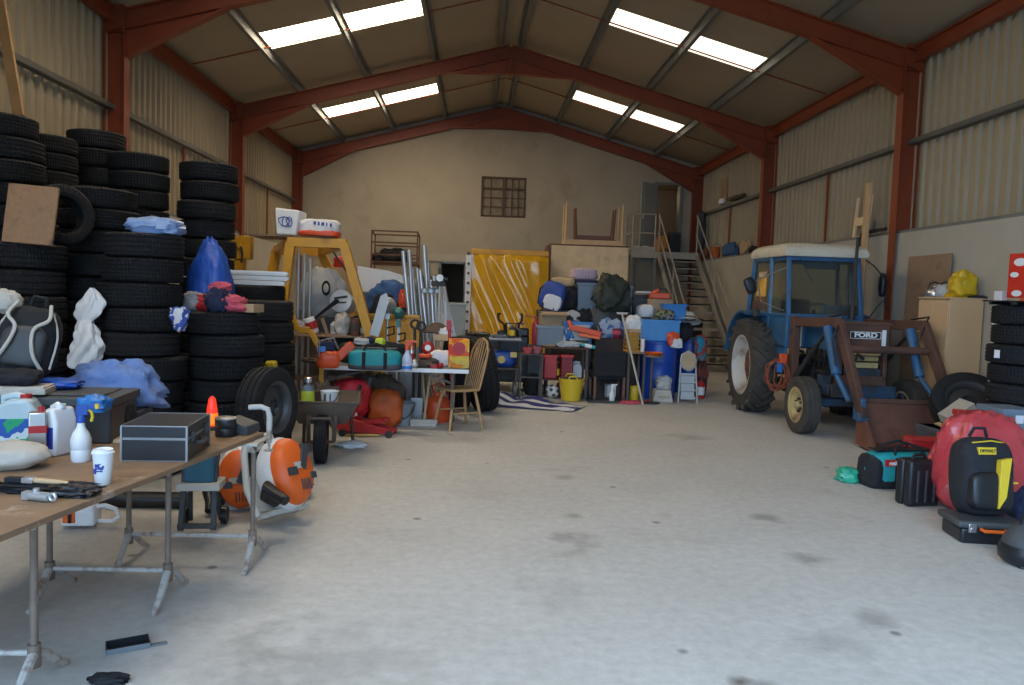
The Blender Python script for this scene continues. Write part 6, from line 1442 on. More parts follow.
# brown board behind the cabinet
p0, p1 = ledge(909, 256, 5.40), ledge(951, 254, 5.40)
zt_ = (p0.z+p1.z)/2
solo(MB().box((0, 0, zt_/2), (.022, abs(p0.y-p1.y), zt_)).box((-.013, 0, zt_/2), (.004, abs(p0.y-p1.y)-.04, zt_-.04)), 'plywood_sheet', M['ply_brown'], 'brown stained plywood sheet leaning on the wall behind the beige cabinet', 'board', (5.36, (p0.y+p1.y)/2, 0), rot=(0, R(1.2), 0))
# beige cabinet
cb = thing('beige_cabinet', 'tall beige cabinet standing against the side wall behind the loader', 'cabinet', (5.235, 9.29, 0), 0)
zc1 = Z_(955, 299, 8.98)
MB().bx(-.205, .205, -.31, .31, 0, zc1).build('body', M['cab_beige'], cb, bevel=.004)
MB().bx(-.225, -.207, -.307, -.003, .08, zc1-.02).build('door', M['cab_beige'], cb, bevel=.003)
MB().bx(-.225, -.207, .003, .307, .08, zc1-.02).build('door', M['cab_beige'], cb, bevel=.003)
MB().bx(-.235, .215, -.32, .32, zc1, zc1+.02).build('top', M['cab_beige'], cb, bevel=.003)
zc1 += .02
p = 5.05
kt = thing('steel_kettle', 'shiny steel kettle on the beige cabinet', 'kettle', (p+.07, 9.46, zc1))
MB().lathe([(0, 0), (.10, 0), (.11, .015), (.105, .07), (.07, .115), (.02, .13), (.015, .145), (0, .15)], 26).build('body', M['silver'], kt)
MB().tube([(-.09, 0, .08), (-.07, 0, .16), (0, 0, .19), (.07, 0, .16), (.09, 0, .08)], .009, 8).build('handle', M['black_plastic'], kt)
soft('grey_bag', 'grey white bag between the kettle and the yellow bag', 'bag', (5.14, 9.29, zc1), (.20, .18, .17), M['dust_sheet'], 151, .2)
soft('dark_bag', 'dark lumpy bag behind the shiny kettle', 'bag', (5.30, 9.48, zc1), (.2, .18, .22), M['dark_grey'], 152, .2)
soft('yellow_bag', 'crumpled yellow carrier bag on top of the beige cabinet', 'bag', (5.26, 9.13, zc1), (.30, .26, .34), mat('bag_yellow', (.62, .40, .015), .35, var=.2, bump=.3, bscale=12), 153, .26, 2.0, sag=.35, n=34)
solo(MB().box((0, 0, .012), (.20, .14, .024)).box((.04, 0, .026), (.08, .1, .012)), 'black_folder', M['black_plastic'], 'thin black folder lying at the cabinet corner', 'folder', (5.37, 9.03, zc1), R(-12), bevel=.003)
# ------------------------------------------------------------------ right pile of tyres
YRT = 7.15
xr0 = X_(993, 360, YRT)+.315
ztop = Z_(1010, 305, YRT)
zbs = Z_(1010, 424, YRT)
stack('under the bright red carton', xr0, YRT+.0, ztop, h=.19, seed=41, dia=.63, jit=.012)
box_ = thing('red_carton', 'bright red printed carton on top of the side tyre stack', 'carton', (X_(1009, 292, YRT)+.27, YRT, ztop+.07), R(6))
h_ = Z_(1015, 251, YRT-.2)-ztop-.07
MB().box((0, 0, h_/2), (.32, .36, h_)).build('body', mat('carton_red', (.62, .03, .015), .35), box_, bevel=.004)
for (y, z, r_) in ((.04, h_*.80, .075), (.10, h_*.52, .05), (.06, h_*.10, .06), (-.08, h_*.60, .06)): MB().lathe([(0, .004), (r_, .004), (r_, 0)], 20, Matrix.Translation((-.16, y, z)) @ Matrix.Rotation(R(-90), 4, 'Y') @ Matrix.Diagonal((.5, 1, 1, 1)), caps=False).build('printed_mark', M['white_plastic'], box_)

solo(MB().box((0, 0, .034), (.52, .46, .012)).box((-.24, -.19, .018), (.04, .04, .036)).box((.24, -.19, .018), (.04, .04, .036)).box((0, .2, .018), (.4, .04, .036)), 'tool_tray', M['black_plastic'], 'thin black tray between the tyre stack and the red carton', 'tray', (xr0-.06, YRT-.02, ztop), bevel=.003)
solo(MB().box((0, 0, .012), (.24, .2, .02)).box((0, -.101, .012), (.22, .004, .012)), 'orange_pad', M['orange_red'], 'flat orange pad lying in the thin black tray', 'pad', (xr0+.02, YRT-.1, ztop+.041), bevel=.003)
sh = thing('white_shelf_unit', 'narrow white shelf unit upright behind the side tyre stack', 'shelf', (X_(997, 320, YRT+.45), YRT+.42, 0))
zsh = Z_(1000, 291, YRT+.4)
MB().box((0, 0, zsh/2), (.06, .12, zsh)).build('upright', M['white_plastic'], sh, bevel=.004); MB().box((.25, .03, zsh-.02), (.5, .1, .04)).build('cross_bar', M['white_plastic'], sh, bevel=.003)
wl = Vector((X_(1001, 361, 6.9), 6.86, Z_(1001, 361, 6.9)))
tq = min((t for t in last if t.location.y == t.location.y and abs(t.location.x-xr0) < .05), key=lambda t: abs(t.location.z-wl.z))
lb_ = MB().box((0, 0, 0), (.06, .004, .075)).box((0, -.002, .0), (.045, .002, .05)).build('paper_label', M['white_cloth'])
rr_ = .3175*tq.scale.x; dxl = max(-rr_*.98, min(rr_*.98, wl.x-tq.location.x)); ang_ = asin(dxl/rr_)
lb_.location = (tq.location.x+dxl, tq.location.y-rr_*cos(ang_)-.004, tq.location.z); lb_.rotation_euler = (0, 0, ang_)
bpy.context.view_layer.update(); lb_.parent = tq; lb_.matrix_parent_inverse = tq.matrix_world.inverted()
# wheel leaning on the cabinet
p = at(966, 388, 8.0)
car_wheel((p.x+.04, 8.0, .60), (R(48), R(-6), R(-14)), 'black wheel with a dark rim leaning against the beige cabinet', M['dark_iron'], .74, .2)
solo(MB().bx(-.2, .2, -.2, .2, 0, .2).bx(-.21, .21, -.21, .21, .2, .225), 'low_crate', M['dark_grey'], 'low dark crate under the wheel by the beige cabinet', 'crate', (p.x+.06, 7.9, 0), bevel=.01)
# open red and cream cartons
pk = thing('cream_carton', 'opened cream carton tipped up beside the loader bucket', 'carton', (X_(960, 408, 7.3), 7.30, .56), rot=(R(10), R(-34), R(6)))
MB().box((0, 0, .06), (.28, .18, .10)).build('body', M['stoneware'], pk, bevel=.004)
MB().box((-.18, 0, .02), (.06, .19, .006), rot=(0, R(20), 0)).build('flap', M['rim_yellow'], pk)
solo(MB().bx(-.19, .19, -.18, .18, 0, .46).bx(-.20, .20, -.19, .19, .40, .46), 'grey_crate', M['dark_grey'], 'dark crate standing behind the red plastic bag', 'crate', (X_(966, 420, 7.3)-.17, 7.34, 0), bevel=.01)
rc = thing('red_packet', 'red and white packet poking out above the red plastic bag', 'packet', (X_(975, 415, 7.1)-.03, 7.18, .47), R(-8))
MB().box((0, 0, .09), (.22, .12, .18)).build('body', M['red'], rc, bevel=.01)
MB().box((.06, -.062, .15), (.08, .003, .04)).box((-.05, -.062, .05), (.1, .003, .05)).build('printed_mark', M['white_cloth'], rc)
# grey crate at the picture edge
box('grey_crate', 'grey plastic crate with a white sticker beside the side tyre stack', 'crate', 1001, 1034, 446, 412, 6.35, M['blue_grey_plastic'], .34, None, M['blue_grey_plastic'], part=lambda t, w, h, d: MB().box((0, -d/2-.002, h*.8), (.07, .003, .08)).box((0, -d/2-.004, h*.8+.01), (.05, .002, .03)).build('white_sticker', M['white_cloth'], t))
p = at(1016, 446, 6.35)
solo(MB().bx(-.2, .24, -.17, .17, 0, p.z-.002), 'wooden_box', M['ply_brown'], 'plain brown box under the grey plastic crate', 'box', (p.x, 6.52, 0), bevel=.01)
# big red plastic bag
def redbag(a_, b_):
    return None
p = fl(985, 520)
soft('red_plastic_bag', 'big shiny red plastic bag behind the black and yellow backpack', 'bag', (X_(996, 470, 5.85), 6.05, 0), (.74, .5, .84), M['red_bag'], 161, .11, 1.4, .72, n=60, sag=.15)
# backpack
p = fl(986, 546)
bp_ = thing('tool_backpack', 'black backpack with a yellow flash standing on a tool case', 'backpack', (p.x+.11, 5.30, .165), rot=(R(-8), 0, R(4)))
MB().blob((.40, .26, .55), 162, .03, 1.2, .55, 36, .06).build('body', M['black_cloth'], bp_, smooth=60)
MB().blob((.32, .12, .27), 163, .03, 1.2, .5, 30, .06, M=Matrix.Translation((-.02, -.11, .04))).build('pocket', M['black_plastic'], bp_, smooth=60)
MB().prism([(-.01, .05), (.05, .13), (.10, .40), (.02, .385), (.0, .20)], .05, Matrix.Translation((0, -.135, 0)) @ Matrix.Rotation(R(90), 4, 'X')).build('yellow_flash', M['yellow_plastic'], bp_, bevel=.003)
MB().box((-.04, -.115, .445), (.13, .03, .05)).build('badge', M['yellow_plastic'], bp_, bevel=.003)
text('DEWALT', .03, M['letter_black'], bp_, (-.04, -.131, .445), (R(90), 0, 0), .001)
MB().tube([(-.07, .02, .54), (-.04, .0, .60), (.04, .0, .60), (.07, .02, .54)], .012, 8).build('handle', M['black_cloth'], bp_)
mb = MB().tube([(-.12, -.08, .50), (0, -.115, .515), (.12, -.08, .50)], .005, 6).box((.17, -.085, .22), (.09, .01, .012))
mb.build('piping', M['yellow_plastic'], bp_)
# tool case below the backpack
tc_ = thing('tool_case', 'black tool case with silver latches under the backpack', 'tool case', (p.x+.07, 5.24, 0), R(-8))
MB().box((0, 0, .055), (.40, .30, .11)).build('body', M['black_plastic'], tc_, bevel=.02, seg=3)
MB().box((0, 0, .135), (.46, .34, .05)).build('lid', M['dark_grey'], tc_, bevel=.02, seg=3)
for x in (-.14, .14): MB().box((x, -.172, .115), (.05, .014, .06)).box((x, -.18, .105), (.03, .008, .03)).build('latch', M['silver'], tc_, bevel=.003)
MB().tube([(-.08, -.165, .11), (-.07, -.195, .105), (.07, -.195, .105), (.08, -.165, .11)], .012, 8).build('handle', M['orange'], tc_)
# dark helmet/vacuum at the picture edge
p = fl(1022, 572)
vc = thing('vacuum_cleaner', 'black tub vacuum cleaner on the floor beside the tool case', 'vacuum', (p.x+.14, p.y+.14, 0))
MB().lathe([(0, .02), (.15, .02), (.17, .04), (.175, .09), (.16, .13), (0, .13)], 28).build('base', M['black_plastic'], vc)
MB().lathe([(.155, .13), (.15, .16), (.10, .24), (.05, .27), (0, .275)], 28).build('dome', M['dark_grey'], vc)
MB().tube([(-.06, 0, .25), (-.05, 0, .31), (.05, 0, .31), (.06, 0, .25)], .014, 8).build('handle', M['black_plastic'], vc)
for a_ in range(4): MB().cyl((.12*cos(a_*1.57+.7), .12*sin(a_*1.57+.7), 0), (.12*cos(a_*1.57+.7), .12*sin(a_*1.57+.7), .03), .025, n=10).build('caster', M['dark_iron'], vc)
soft('blue_strap', 'blue strap bundle beside the backpack', 'strap', (X_(1014, 520, 5.3)+.13, 5.36, .0), (.2, .2, .36), M['navy_cloth'], 164, .2)
# teal tool bag, red tin and the hard plastic case
p0, p1 = fl(866, 488), fl(915, 478)
mkx = (p0.x+X_(938, 480, 6.6))/2
mk = tool_bag('tool_bag', 'teal and black canvas tool bag lying before the loader bucket', (mkx+.06, 6.78, 0), R(8), (.70, .30, .34), M['teal_cloth'], M['black_cloth'])
for sx in (-1, 1): MB().blob((.10, .29, .30), 83, .05, 1.4, .55, 24, .1, M=Matrix.Translation((sx*.305, 0, .003))).build('end_panel', M['black_cloth'], mk, smooth=60)
MB().box((-.17, -.15, .24), (.18, .03, .055)).build('badge', M['red'], mk)
text('makita', .05, M['letter_white'], mk, (-.17, -.166, .24), (R(90), 0, 0), .001)
p = fl(853, 480)
soft('green_bag', 'bright green plastic bag beside the teal canvas tool bag', 'bag', (p.x-.08, 6.90, 0), (.20, .2, .13), M['green_bag'], 165, .25)
p = fl(916, 508)
hcse = thing('moulded_case', 'black ribbed plastic case standing in front of the teal bag', 'case', (p.x+.07, 6.14, 0), R(12))
MB().box((0, .045, .19), (.30, .085, .38)).build('shell', M['black_plastic'], hcse, bevel=.03, seg=3)
MB().box((0, -.045, .19), (.30, .085, .38)).build('shell', M['black_plastic'], hcse, bevel=.03, seg=3)
for k in range(3): MB().box((-.08+.08*k, -.092, .17), (.02, .012, .26)).build('rib', M['dark_grey'], hcse, bevel=.004)
MB().tube([(-.06, 0, .375), (-.05, 0, .41), (.05, 0, .41), (.06, 0, .375)], .014, 8).build('handle', M['black_plastic'], hcse)
rt = thing('red_tin', 'flat red tin box between the loader bucket and the red bag', 'tin', (X_(930, 448, 7.0), 7.12, .0), R(-6))
zt_ = Z_(930, 440, 7.0)
MB().box((0, 0, (zt_-.03)/2), (.28, .2, zt_-.03)).build('body', M['red'], rt, bevel=.008); MB().box((0, 0, zt_-.015), (.29, .21, .03)).build('lid', M['red'], rt, bevel=.006)
# ------------------------------------------------------------------ blue tractor with front loader
dm('blue_dirty', (.018, .07, .15), .6, var=.3, vscale=6, dirt=(.03, .026, .022), dirt_amt=.75, dscale=5)
TR = thing('tractor', 'old blue tractor with cream cab roof and rusty front loader', 'tractor', (4.24, 11.3, 0), R(-1.5))
def big_tyre(r, w, lugs, m, nm, parent, loc, lug_h=.035):
    t = MB(); h = w/2; ri = r*.62
    t.lathe([(ri, -h*.8), (ri+.02, -h*.95), (r*.85, -h), (r-.05, -h*.9), (r-.035, -h*.7), (r-.03, 0), (r-.035, h*.7), (r-.05, h*.9), (r*.85, h), (ri+.02, h*.95), (ri, h*.8), (ri+.02, 0), (ri, -h*.8)], 56, caps=False)
    for k in range(lugs):
        for s in (-1, 1):
            a0 = 2*pi*(k+(.5 if s > 0 else 0))/lugs
            pts = []
            for f_ in (0, .5, 1):
                a_ = a0+f_*.30; rr = r-.03-(.02 if f_ == 0 else 0)
                pts.append((Vector((rr*cos(a_), rr*sin(a_), s*h*(1.0-f_*1.02))), a_))
            for (q0, a1), (q1, a2) in zip(pts, pts[1:]):
                up = Vector((cos((a1+a2)/2), sin((a1+a2)/2), 0))
                t.bar(q0, q1+(q1-q0)*.08, .045, lug_h*2, up=up)
    o = t.build('tyre', m, parent); o.rotation_euler = (0, R(90), 0)
    return o
def tractor_wheel(nm, x, y, r, w, rimm, hubm, lugs, dish, steer=0.):
    wob = bpy.data.objects.new(nm, None); C.objects.link(wob); wob.parent = TR; wob.location = (x, y, r); wob.rotation_euler = (0, 0, steer)
    if lugs: big_tyre(r, w, lugs, M['tyre_dusty'], nm, wob, None)
    else:
        o = tyre_mb(r, w, r*.58, 3, 48).build('tyre', M['tyre_dusty'], wob); o.rotation_euler = (0, R(90), 0)
    s = -1 if x < 0 else 1; ri = r*(.62 if lugs else .585)
    Mx = Matrix.Rotation(R(90)*s, 4, 'Y')
    MB().lathe([(ri+.01, w*.42), (ri+.015, w*.47), (ri-.015, w*.46), (ri*.93, w*.36), (ri*.80, dish+.04), (ri*.62, dish+.0)], 40, Mx, caps=False).lathe([(ri+.01, -w*.42), (ri-.03, -w*.4), (ri*.9, 0), (ri*.93, w*.36)], 40, Mx, caps=False).build('rim', rimm, wob)
    MB().lathe([(ri*.66, dish+.0), (ri*.45, dish-.02), (ri*.25, dish+.02), (ri*.2, dish+.06), (0, dish+.06)], 32, Mx, caps=False).build('wheel_disc', hubm, wob)
    nb = MB()
    for k in range(6):
        a_ = 2*pi*k/6; q = Mx @ Vector((ri*.36*cos(a_), ri*.36*sin(a_), dish)); q2 = Mx @ Vector((ri*.36*cos(a_), ri*.36*sin(a_), dish+.035)); nb.cyl(q, q2, .016, n=6)
    nb.build('wheel_nut', M['dark_iron'], wob)
    return wob
for s in (-1, 1):
    tractor_wheel('rear_wheel', s*.70, 0, .685, .36, M['rim_white'], M['rust_red'], 18, .02)
    tractor_wheel('front_wheel', s*.66, -1.86, .355, .20, M['rim_yellow'], M['rim_yellow'], 0, .03, R(2))
# chassis, engine, axle
MB().box((0, -.05, .68), (1.1, .22, .22)).box((0, -.55, .70), (.42, 1.0, .36)).build('gearbox', M['blue_dirty'], TR, bevel=.03)
mb = MB().box((0, -1.35, .78), (.40, .85, .42)).box((-.22, -1.2, .95), (.10, .4, .16)).box((.22, -1.3, .9), (.1, .5, .2)).cyl((-.24, -1.55, .72), (-.24, -1.25, .72), .05, n=14).cyl((-.25, -1.0, .8), (-.25, -1.0, 1.0), .055, n=14).box((-.24, -1.45, .98), (.06, .18, .1))
for k in range(4): mb.tube([(-.2, -1.6+.15*k, 1.0), (-.28, -1.58+.15*k, 1.04), (-.27, -1.5+.15*k, .8)], .012, 6)
mb.build('engine', M['grease'], TR, bevel=.015)
MB().box((0, -1.86, .40), (1.18, .10, .10)).box((-.6, -1.86, .44), (.1, .12, .2)).box((.6, -1.86, .44), (.1, .12, .2)).box((0, -1.8, .52), (.34, .42, .2)).build('front_axle', M['blue_dirty'], TR, bevel=.015)
MB().box((-.36, -1.3, .56), (.10, 1.35, .14)).box((.36, -1.3, .56), (.10, 1.35, .14)).box((0, -2.02, .56), (.8, .08, .16)).box((-.36, -1.75, .66), (.14, .12, .14)).build('loader_subframe', M['blue_dirty'], TR, bevel=.012)
MB().box((-.40, -.9, .42), (.16, .5, .05)).box((-.55, -.75, .48), (.26, .24, .03)).build('step', M['rust'], TR, bevel=.006)
MB().cyl((-.25, -.55, .42), (-.25, .1, .42), .10, n=16).build('tank', M['rim_yellow'], TR)
# bonnet
bo = MB().yz([(-1.95, .98), (-1.95, 1.36), (-1.88, 1.39), (-.80, 1.43), (-.80, 1.0)], -.27, .27)
bo.build('bonnet', M['blue_paint'], TR, bevel=.03, seg=3)
nose = MB().bx(-.30, .30, -2.02, -1.90, 1.06, 1.39).bx(-.32, .32, -2.03, -1.86, 1.37, 1.41).bx(-.30, .30, -2.0, -1.9, .60, .75).bx(-.30, -.25, -2.0, -1.9, .7, 1.1).bx(.25, .30, -2.0, -1.9, .7, 1.1)
gr_ = nose.build('nose_guard', M['rust'], TR, bevel=.008)
MB().box((0, -2.024, 1.25), (.38, .01, .085)).build('badge', M['letter_black'], TR)
pl_ = MB().bx(-.187, .187, -2.032, -2.028, 1.286, 1.293).bx(-.187, .187, -2.032, -2.028, 1.207, 1.214).bx(-.19, -.183, -2.032, -2.028, 1.21, 1.29).bx(.183, .19, -2.032, -2.028, 1.21, 1.29)
pl_.build('badge_border', M['letter_white'], TR)
text('FORD', .08, M['letter_white'], TR, (0, -2.031, 1.25), (R(90), 0, 0), .003, sx=1.35)
MB().box((.225, -2.03, 1.22), (.05, .006, .20)).build('sticker', M['white_plastic'], TR)
MB().box((0, -1.985, 1.04), (.44, .04, .085)).build('headlight', M['rim_yellow'], TR, bevel=.03, seg=3)
MB().box((0, -1.97, .88), (.40, .03, .07)).box((0, -1.96, .96), (.42, .02, .06)).build('lower_grille', M['rim_yellow'], TR, bevel=.01)
MB().box((0, -1.97, .76), (.46, .05, .16)).tube([(-.2, -2.02, .98), (-.12, -2.06, .94), (-.1, -2.06, 1.02), (-.02, -2.05, .96)], .022, 8).build('front_plate', M['blue_dirty'], TR, bevel=.01)
# cab: four posts, sills, lower panels, roof, windows
cb0 = [(-.50, -.80), (.50, -.80), (.68, .35), (-.68, .35)]
zs0, zr0 = 1.44, 2.26
cab = MB()
tops = [(-.48, -.66), (.48, -.66), (.62, .30), (-.62, .30)]
mids = {}
for i in range(4):
    b_, t_ = cb0[i], tops[i]
    cab.bar((b_[0], b_[1], 1.0), (b_[0], b_[1], zs0), .07, .07).bar((b_[0], b_[1], zs0-.01), (t_[0], t_[1], zr0), .065, .065)
for s in (-1, 1):      # door post between front corner and rear
    cab.bar((s*.58, -.30, 1.0), (s*.565, -.24, zr0), .06, .06)
for i in range(4):
    j = (i+1) % 4
    cab.bar((*tops[i], zr0-.02), (*tops[j], zr0-.02), .06, .08).bar((*cb0[i], zs0-.0), (*cb0[j], zs0-.0), .055, .06)
cab.build('cab_frame', M['blue_paint'], TR, bevel=.014, seg=2)
lp = MB().bx(-.5, .5, -.82, -.78, 1.0, zs0)
for s in (-1, 1):
    q0, q1, q2 = (s*.50, -.80), (s*.585, -.28), (s*.68, .35)
    lp.bar((*q0, (1.0+zs0)/2-.02), (*q1, (1.0+zs0)/2-.02), .03, zs0-1.0).bar((*q1, (.62+zs0)/2), (*q2, (.62+zs0)/2), .03, zs0-.62).bar((*q0, .86), (*q1, .86), .03, .35)
lp.bx(-.62, .62, -.75, .35, .72, .76)
lp.build('cab_panel', M['blue_paint'], TR, bevel=.01)
rf = MB()
prof = [(.0, 1.0), (.05, 1.02), (.11, .99), (.15, .93), (.185, .80)]
rows = []
for z_, k in prof: rows.append([(x*k, -.74*k-.02, zr0+z_) for x in (-.57, -.3, 0, .3, .57)]+[(x*k*1.15, .40*k, zr0+z_) for x in (.57, .3, 0, -.3, -.57)])
vs = [p_ for r_ in rows for p_ in r_]; nn = 10
fs = [(j*nn+i, j*nn+(i+1) % nn, (j+1)*nn+(i+1) % nn, (j+1)*nn+i) for j in range(len(prof)-1) for i in range(nn)]
fs += [tuple(range(nn))[::-1], tuple((len(prof)-1)*nn+i for i in range(nn))]
rf.add(vs, fs).build('cab_roof', M['cream'], TR, smooth=50)
tint = mat('cab_glass', (.55, .60, .56), .06, trans=.96, var=0)
def quad(a_, b_, c2, d2, nm, t=.006):
    n_ = (Vector(b_)-Vector(a_)).cross(Vector(d2)-Vector(a_)).normalized()*t; vs = [a_, b_, c2, d2]+[tuple(Vector(q)+n_) for q in (a_, b_, c2, d2)]
    return MB().add(vs, [(0, 1, 2, 3), (7, 6, 5, 4), (0, 4, 5, 1), (1, 5, 6, 2), (2, 6, 7, 3), (3, 7, 4, 0)]).build(nm, tint, TR, smooth=0)
quad((-.47, -.80, zs0+.02), (.47, -.80, zs0+.02), (.45, -.67, zr0-.05), (-.45, -.67, zr0-.05), 'windscreen')
for s in (-1, 1):
    quad((s*.51, -.75, zs0+.02), (s*.575, -.33, zs0+.02), (s*.555, -.27, zr0-.05), (s*.49, -.62, zr0-.05), 'side_window')
    quad((s*.585, -.26, zs0+.02), (s*.675, .31, zs0+.02), (s*.615, .27, zr0-.05), (s*.565, -.2, zr0-.05), 'side_window')
quad((-.64, .35, zs0+.02), (.64, .35, zs0+.02), (.6, .30, zr0-.05), (-.6, .30, zr0-.05), 'rear_window')
# seat, wheel, dash inside
MB().box((.0, .08, 1.12), (.46, .42, .12)).box((.0, .28, 1.42), (.44, .10, .52)).build('driver_seat', M['black_plastic'], TR, bevel=.04, seg=3)
MB().ring((0, -.42, 1.52), .20, .014, Matrix.Rotation(R(-28), 4, 'X')).cyl((0, -.62, 1.2), (0, -.42, 1.52), .025, n=10).build('steering_wheel', M['black_plastic'], TR)
MB().box((0, -.66, 1.30), (.5, .2, .32)).box((.2, -.68, 1.52), (.35, .14, .16)).build('dashboard', M['blue_paint'], TR, bevel=.03)
MB().box((0, -.62, zr0-.12), (.5, .03, .10)).build('sun_visor', M['blue_paint'], TR, bevel=.01)
# fenders
for s in (-1, 1):
    fd = MB(); pts = []
    for k in range(11):
        a_ = R(200-20*k*.80) if False else R(12+9.5*k)
        pts.append((.80*cos(a_)-.02, .685+.80*sin(a_)))
    poly = pts+[(x*.965, .685+(z-.685)*.965) for x, z in pts[::-1]]
    k = len(pts)
    vs = [(s*.50, y, z) for y, z in pts]+[(s*.90, y, z) for y, z in pts]+[(s*.50, y*.965, .685+(z-.685)*.965) for y, z in pts]+[(s*.90, y*.965, .685+(z-.685)*.965) for y, z in pts]
    fs = []
    for i in range(k-1): fs += [(i, i+1, k+i+1, k+i), (2*k+i+1, 2*k+i, 3*k+i, 3*k+i+1), (i+1, i, 2*k+i, 2*k+i+1), (k+i, k+i+1, 3*k+i+1, 3*k+i)]
    fs += [(0, k, 3*k, 2*k), (k-1, 3*k-1, 4*k-1, 2*k-1)]
    fd.add(vs, fs).build('mudguard', M['blue_paint'], TR)
# mirrors, exhaust, lamps, wiper
mm_ = MB().tube([(-.50, -.66, 2.1), (-.72, -.60, 2.0), (-.88, -.5, 1.90)], .01, 8).tube([(-.53, -.7, 1.5), (-.8, -.55, 1.62), (-.85, -.5, 1.9)], .009, 8)
mm_.build('mirror_arm', M['galv'], TR)
MB().blob((.15, .09, .24), 171, .02, 1, .6, 22, .02, M=Matrix.Translation((-.90, -.50, 1.73)) @ Matrix.Rotation(R(-24), 4, 'Y')).build('mirror', M['black_plastic'], TR, smooth=60)
MB().blob((.10, .07, .12), 172, .03, 1, .6, 18, .02, M=Matrix.Translation((-.83, -.45, 1.40))).build('side_lamp', M['dark_iron'], TR, smooth=60)
MB().cyl((.31, -.95, 1.38), (.31, -.95, 1.6), .045, n=16).cyl((.31, -.95, 1.6), (.33, -.95, 2.52), .022, n=14).build('exhaust', M['dark_iron'], TR)
MB().tube([(-.35, -.72, zr0-.02), (-.2, -.80, zr0-.35)], .006, 6).build('wiper', M['black_plastic'], TR)
# fuel can holder / cream plate at the side of the bonnet and air pipe
MB().bx(-.47, -.36, -.98, -.92, 1.02, 1.34).build('side_plate', M['cream'], TR, bevel=.02)
MB().tube([(-.30, -.9, .95), (-.44, -.95, 1.0), (-.50, -.98, 1.25), (-.44, -.98, 1.38), (-.28, -1.0, 1.40)], .022, 10).build('pipe', M['dark_iron'], TR)
# loader
def arm(x):
    MB().bar((x, -.95, 1.36), (x, -2.32, 1.40), .075, .12).bar((x, -2.28, 1.42), (x+(.10 if x < 0 else .15), -2.82, .34), .075, .12).build('loader_arm', M['rust'], TR, bevel=.01)
    MB().bar((x, -.95, .5), (x, -.95, 1.44), .10, .14, up=(0, 1, 0)).build('loader_tower', M['rust'], TR, bevel=.01)
    MB().cyl((x, -1.05, .62), (x, -1.7, 1.1), .035, n=14).cyl((x, -1.7, 1.1), (x, -2.1, 1.36), .02, n=12).build('lift_ram', M['dark_iron'], TR)
    MB().cyl((x-.09 if x < 0 else x-.10, -2.18, 1.34), (x-.07 if x < 0 else x-.10, -2.45, .80), .055, n=14).cyl((x-.07 if x < 0 else x-.1, -2.45, .8), (x-.02 if x < 0 else x-.0, -2.70, .52), .03, n=12).build('bucket_ram', M['blue_paint'], TR)
    MB().tube([(x, -2.0, 1.46), (x+.05, -2.3, 1.5), (x-.12, -2.4, 1.2), (x-.1, -2.5, .9)], .012, 8).build('hydraulic_hose', M['black_plastic'], TR)
    x_ = x+(.10 if x < 0 else .15)
    MB().cyl((x_-.06, -2.80, .36), (x_+.06, -2.80, .36), .05, n=14).box((x_, -2.72, .44), (.06, .2, .26)).build('pivot', M['blue_paint'] if x < 0 else M['blue_paint'], TR, bevel=.008)
arm(-.45); arm(.56)
MB().cyl((-.45, -2.42, 1.10), (.56, -2.42, 1.10), .045, n=16).build('cross_tube', M['rust'], TR)
bk = MB(); xw0, xw1 = -.33, .76
prof = [(-2.66, .52), (-2.64, .36), (-2.66, .18), (-2.74, .06), (-2.88, .03), (-3.18, .02)]
k = len(prof)
vs = [(x, y, z) for x in (xw0, xw1) for y, z in prof]+[(x, y+.02, z-.016) for x in (xw0, xw1) for y, z in prof]
fs = []
for i in range(k-1): fs += [(i, i+1, k+i+1, k+i), (2*k+i, 3*k+i, 3*k+i+1, 2*k+i+1)]
fs += [(0, k, 3*k, 2*k), (k-1, 3*k-1, 4*k-1, 2*k-1)[::1]]
bk.add(vs, fs)
bkt = bk.build('bucket', M['rust_red'], TR)
for x in (xw0, xw1): MB().yz([(-2.64, .54), (-2.64, .03), (-3.14, .02), (-3.05, .12)], x-.012, x+.012).build('bucket_side', M['rust_red'], TR)
MB().bar((xw0, -2.655, .53), (xw1, -2.655, .53), .05, .05).build('bucket_lip', M['rust'], TR, bevel=.006)
MB().bar((xw0, -3.18, .022), (xw1, -3.18, .022), .06, .024).build('cutting_edge', M['steel'], TR)
# orange lead coiled on the step
p = at(774, 372, 10.5)
cl_ = thing('extension_lead', 'orange extension lead coiled on the tractor step', 'cable', (p.x, 10.42, 0))
mb = MB(); r_ = random.Random(7)
for k in range(7):
    w_ = .11+.05*r_.random(); h_ = .17+.05*r_.random(); zc = .62+.03*r_.random(); xo = r_.uniform(-.05, .05); yo = -.02*k
    mb.tube([(xo+w_*cos(2*pi*i/18)*(.94+.06*sin(i*2+k)), yo+.015*sin(i*2+k), zc+h_*sin(2*pi*i/18)) for i in range(18)], .0075, 6, closed=True)
mb.build('cord', mat('cord_orange', (.30, .075, .035), .6), cl_)
MB().box((.06, -.06, .86), (.10, .07, .13)).build('plug', M['orange_red'], cl_, bevel=.01)
MB().box((.02, -.05, .74), (.07, .06, .14)).box((.07, -.06, .80), (.03, .05, .06)).build('socket', M['blue_mid'], cl_, bevel=.01)
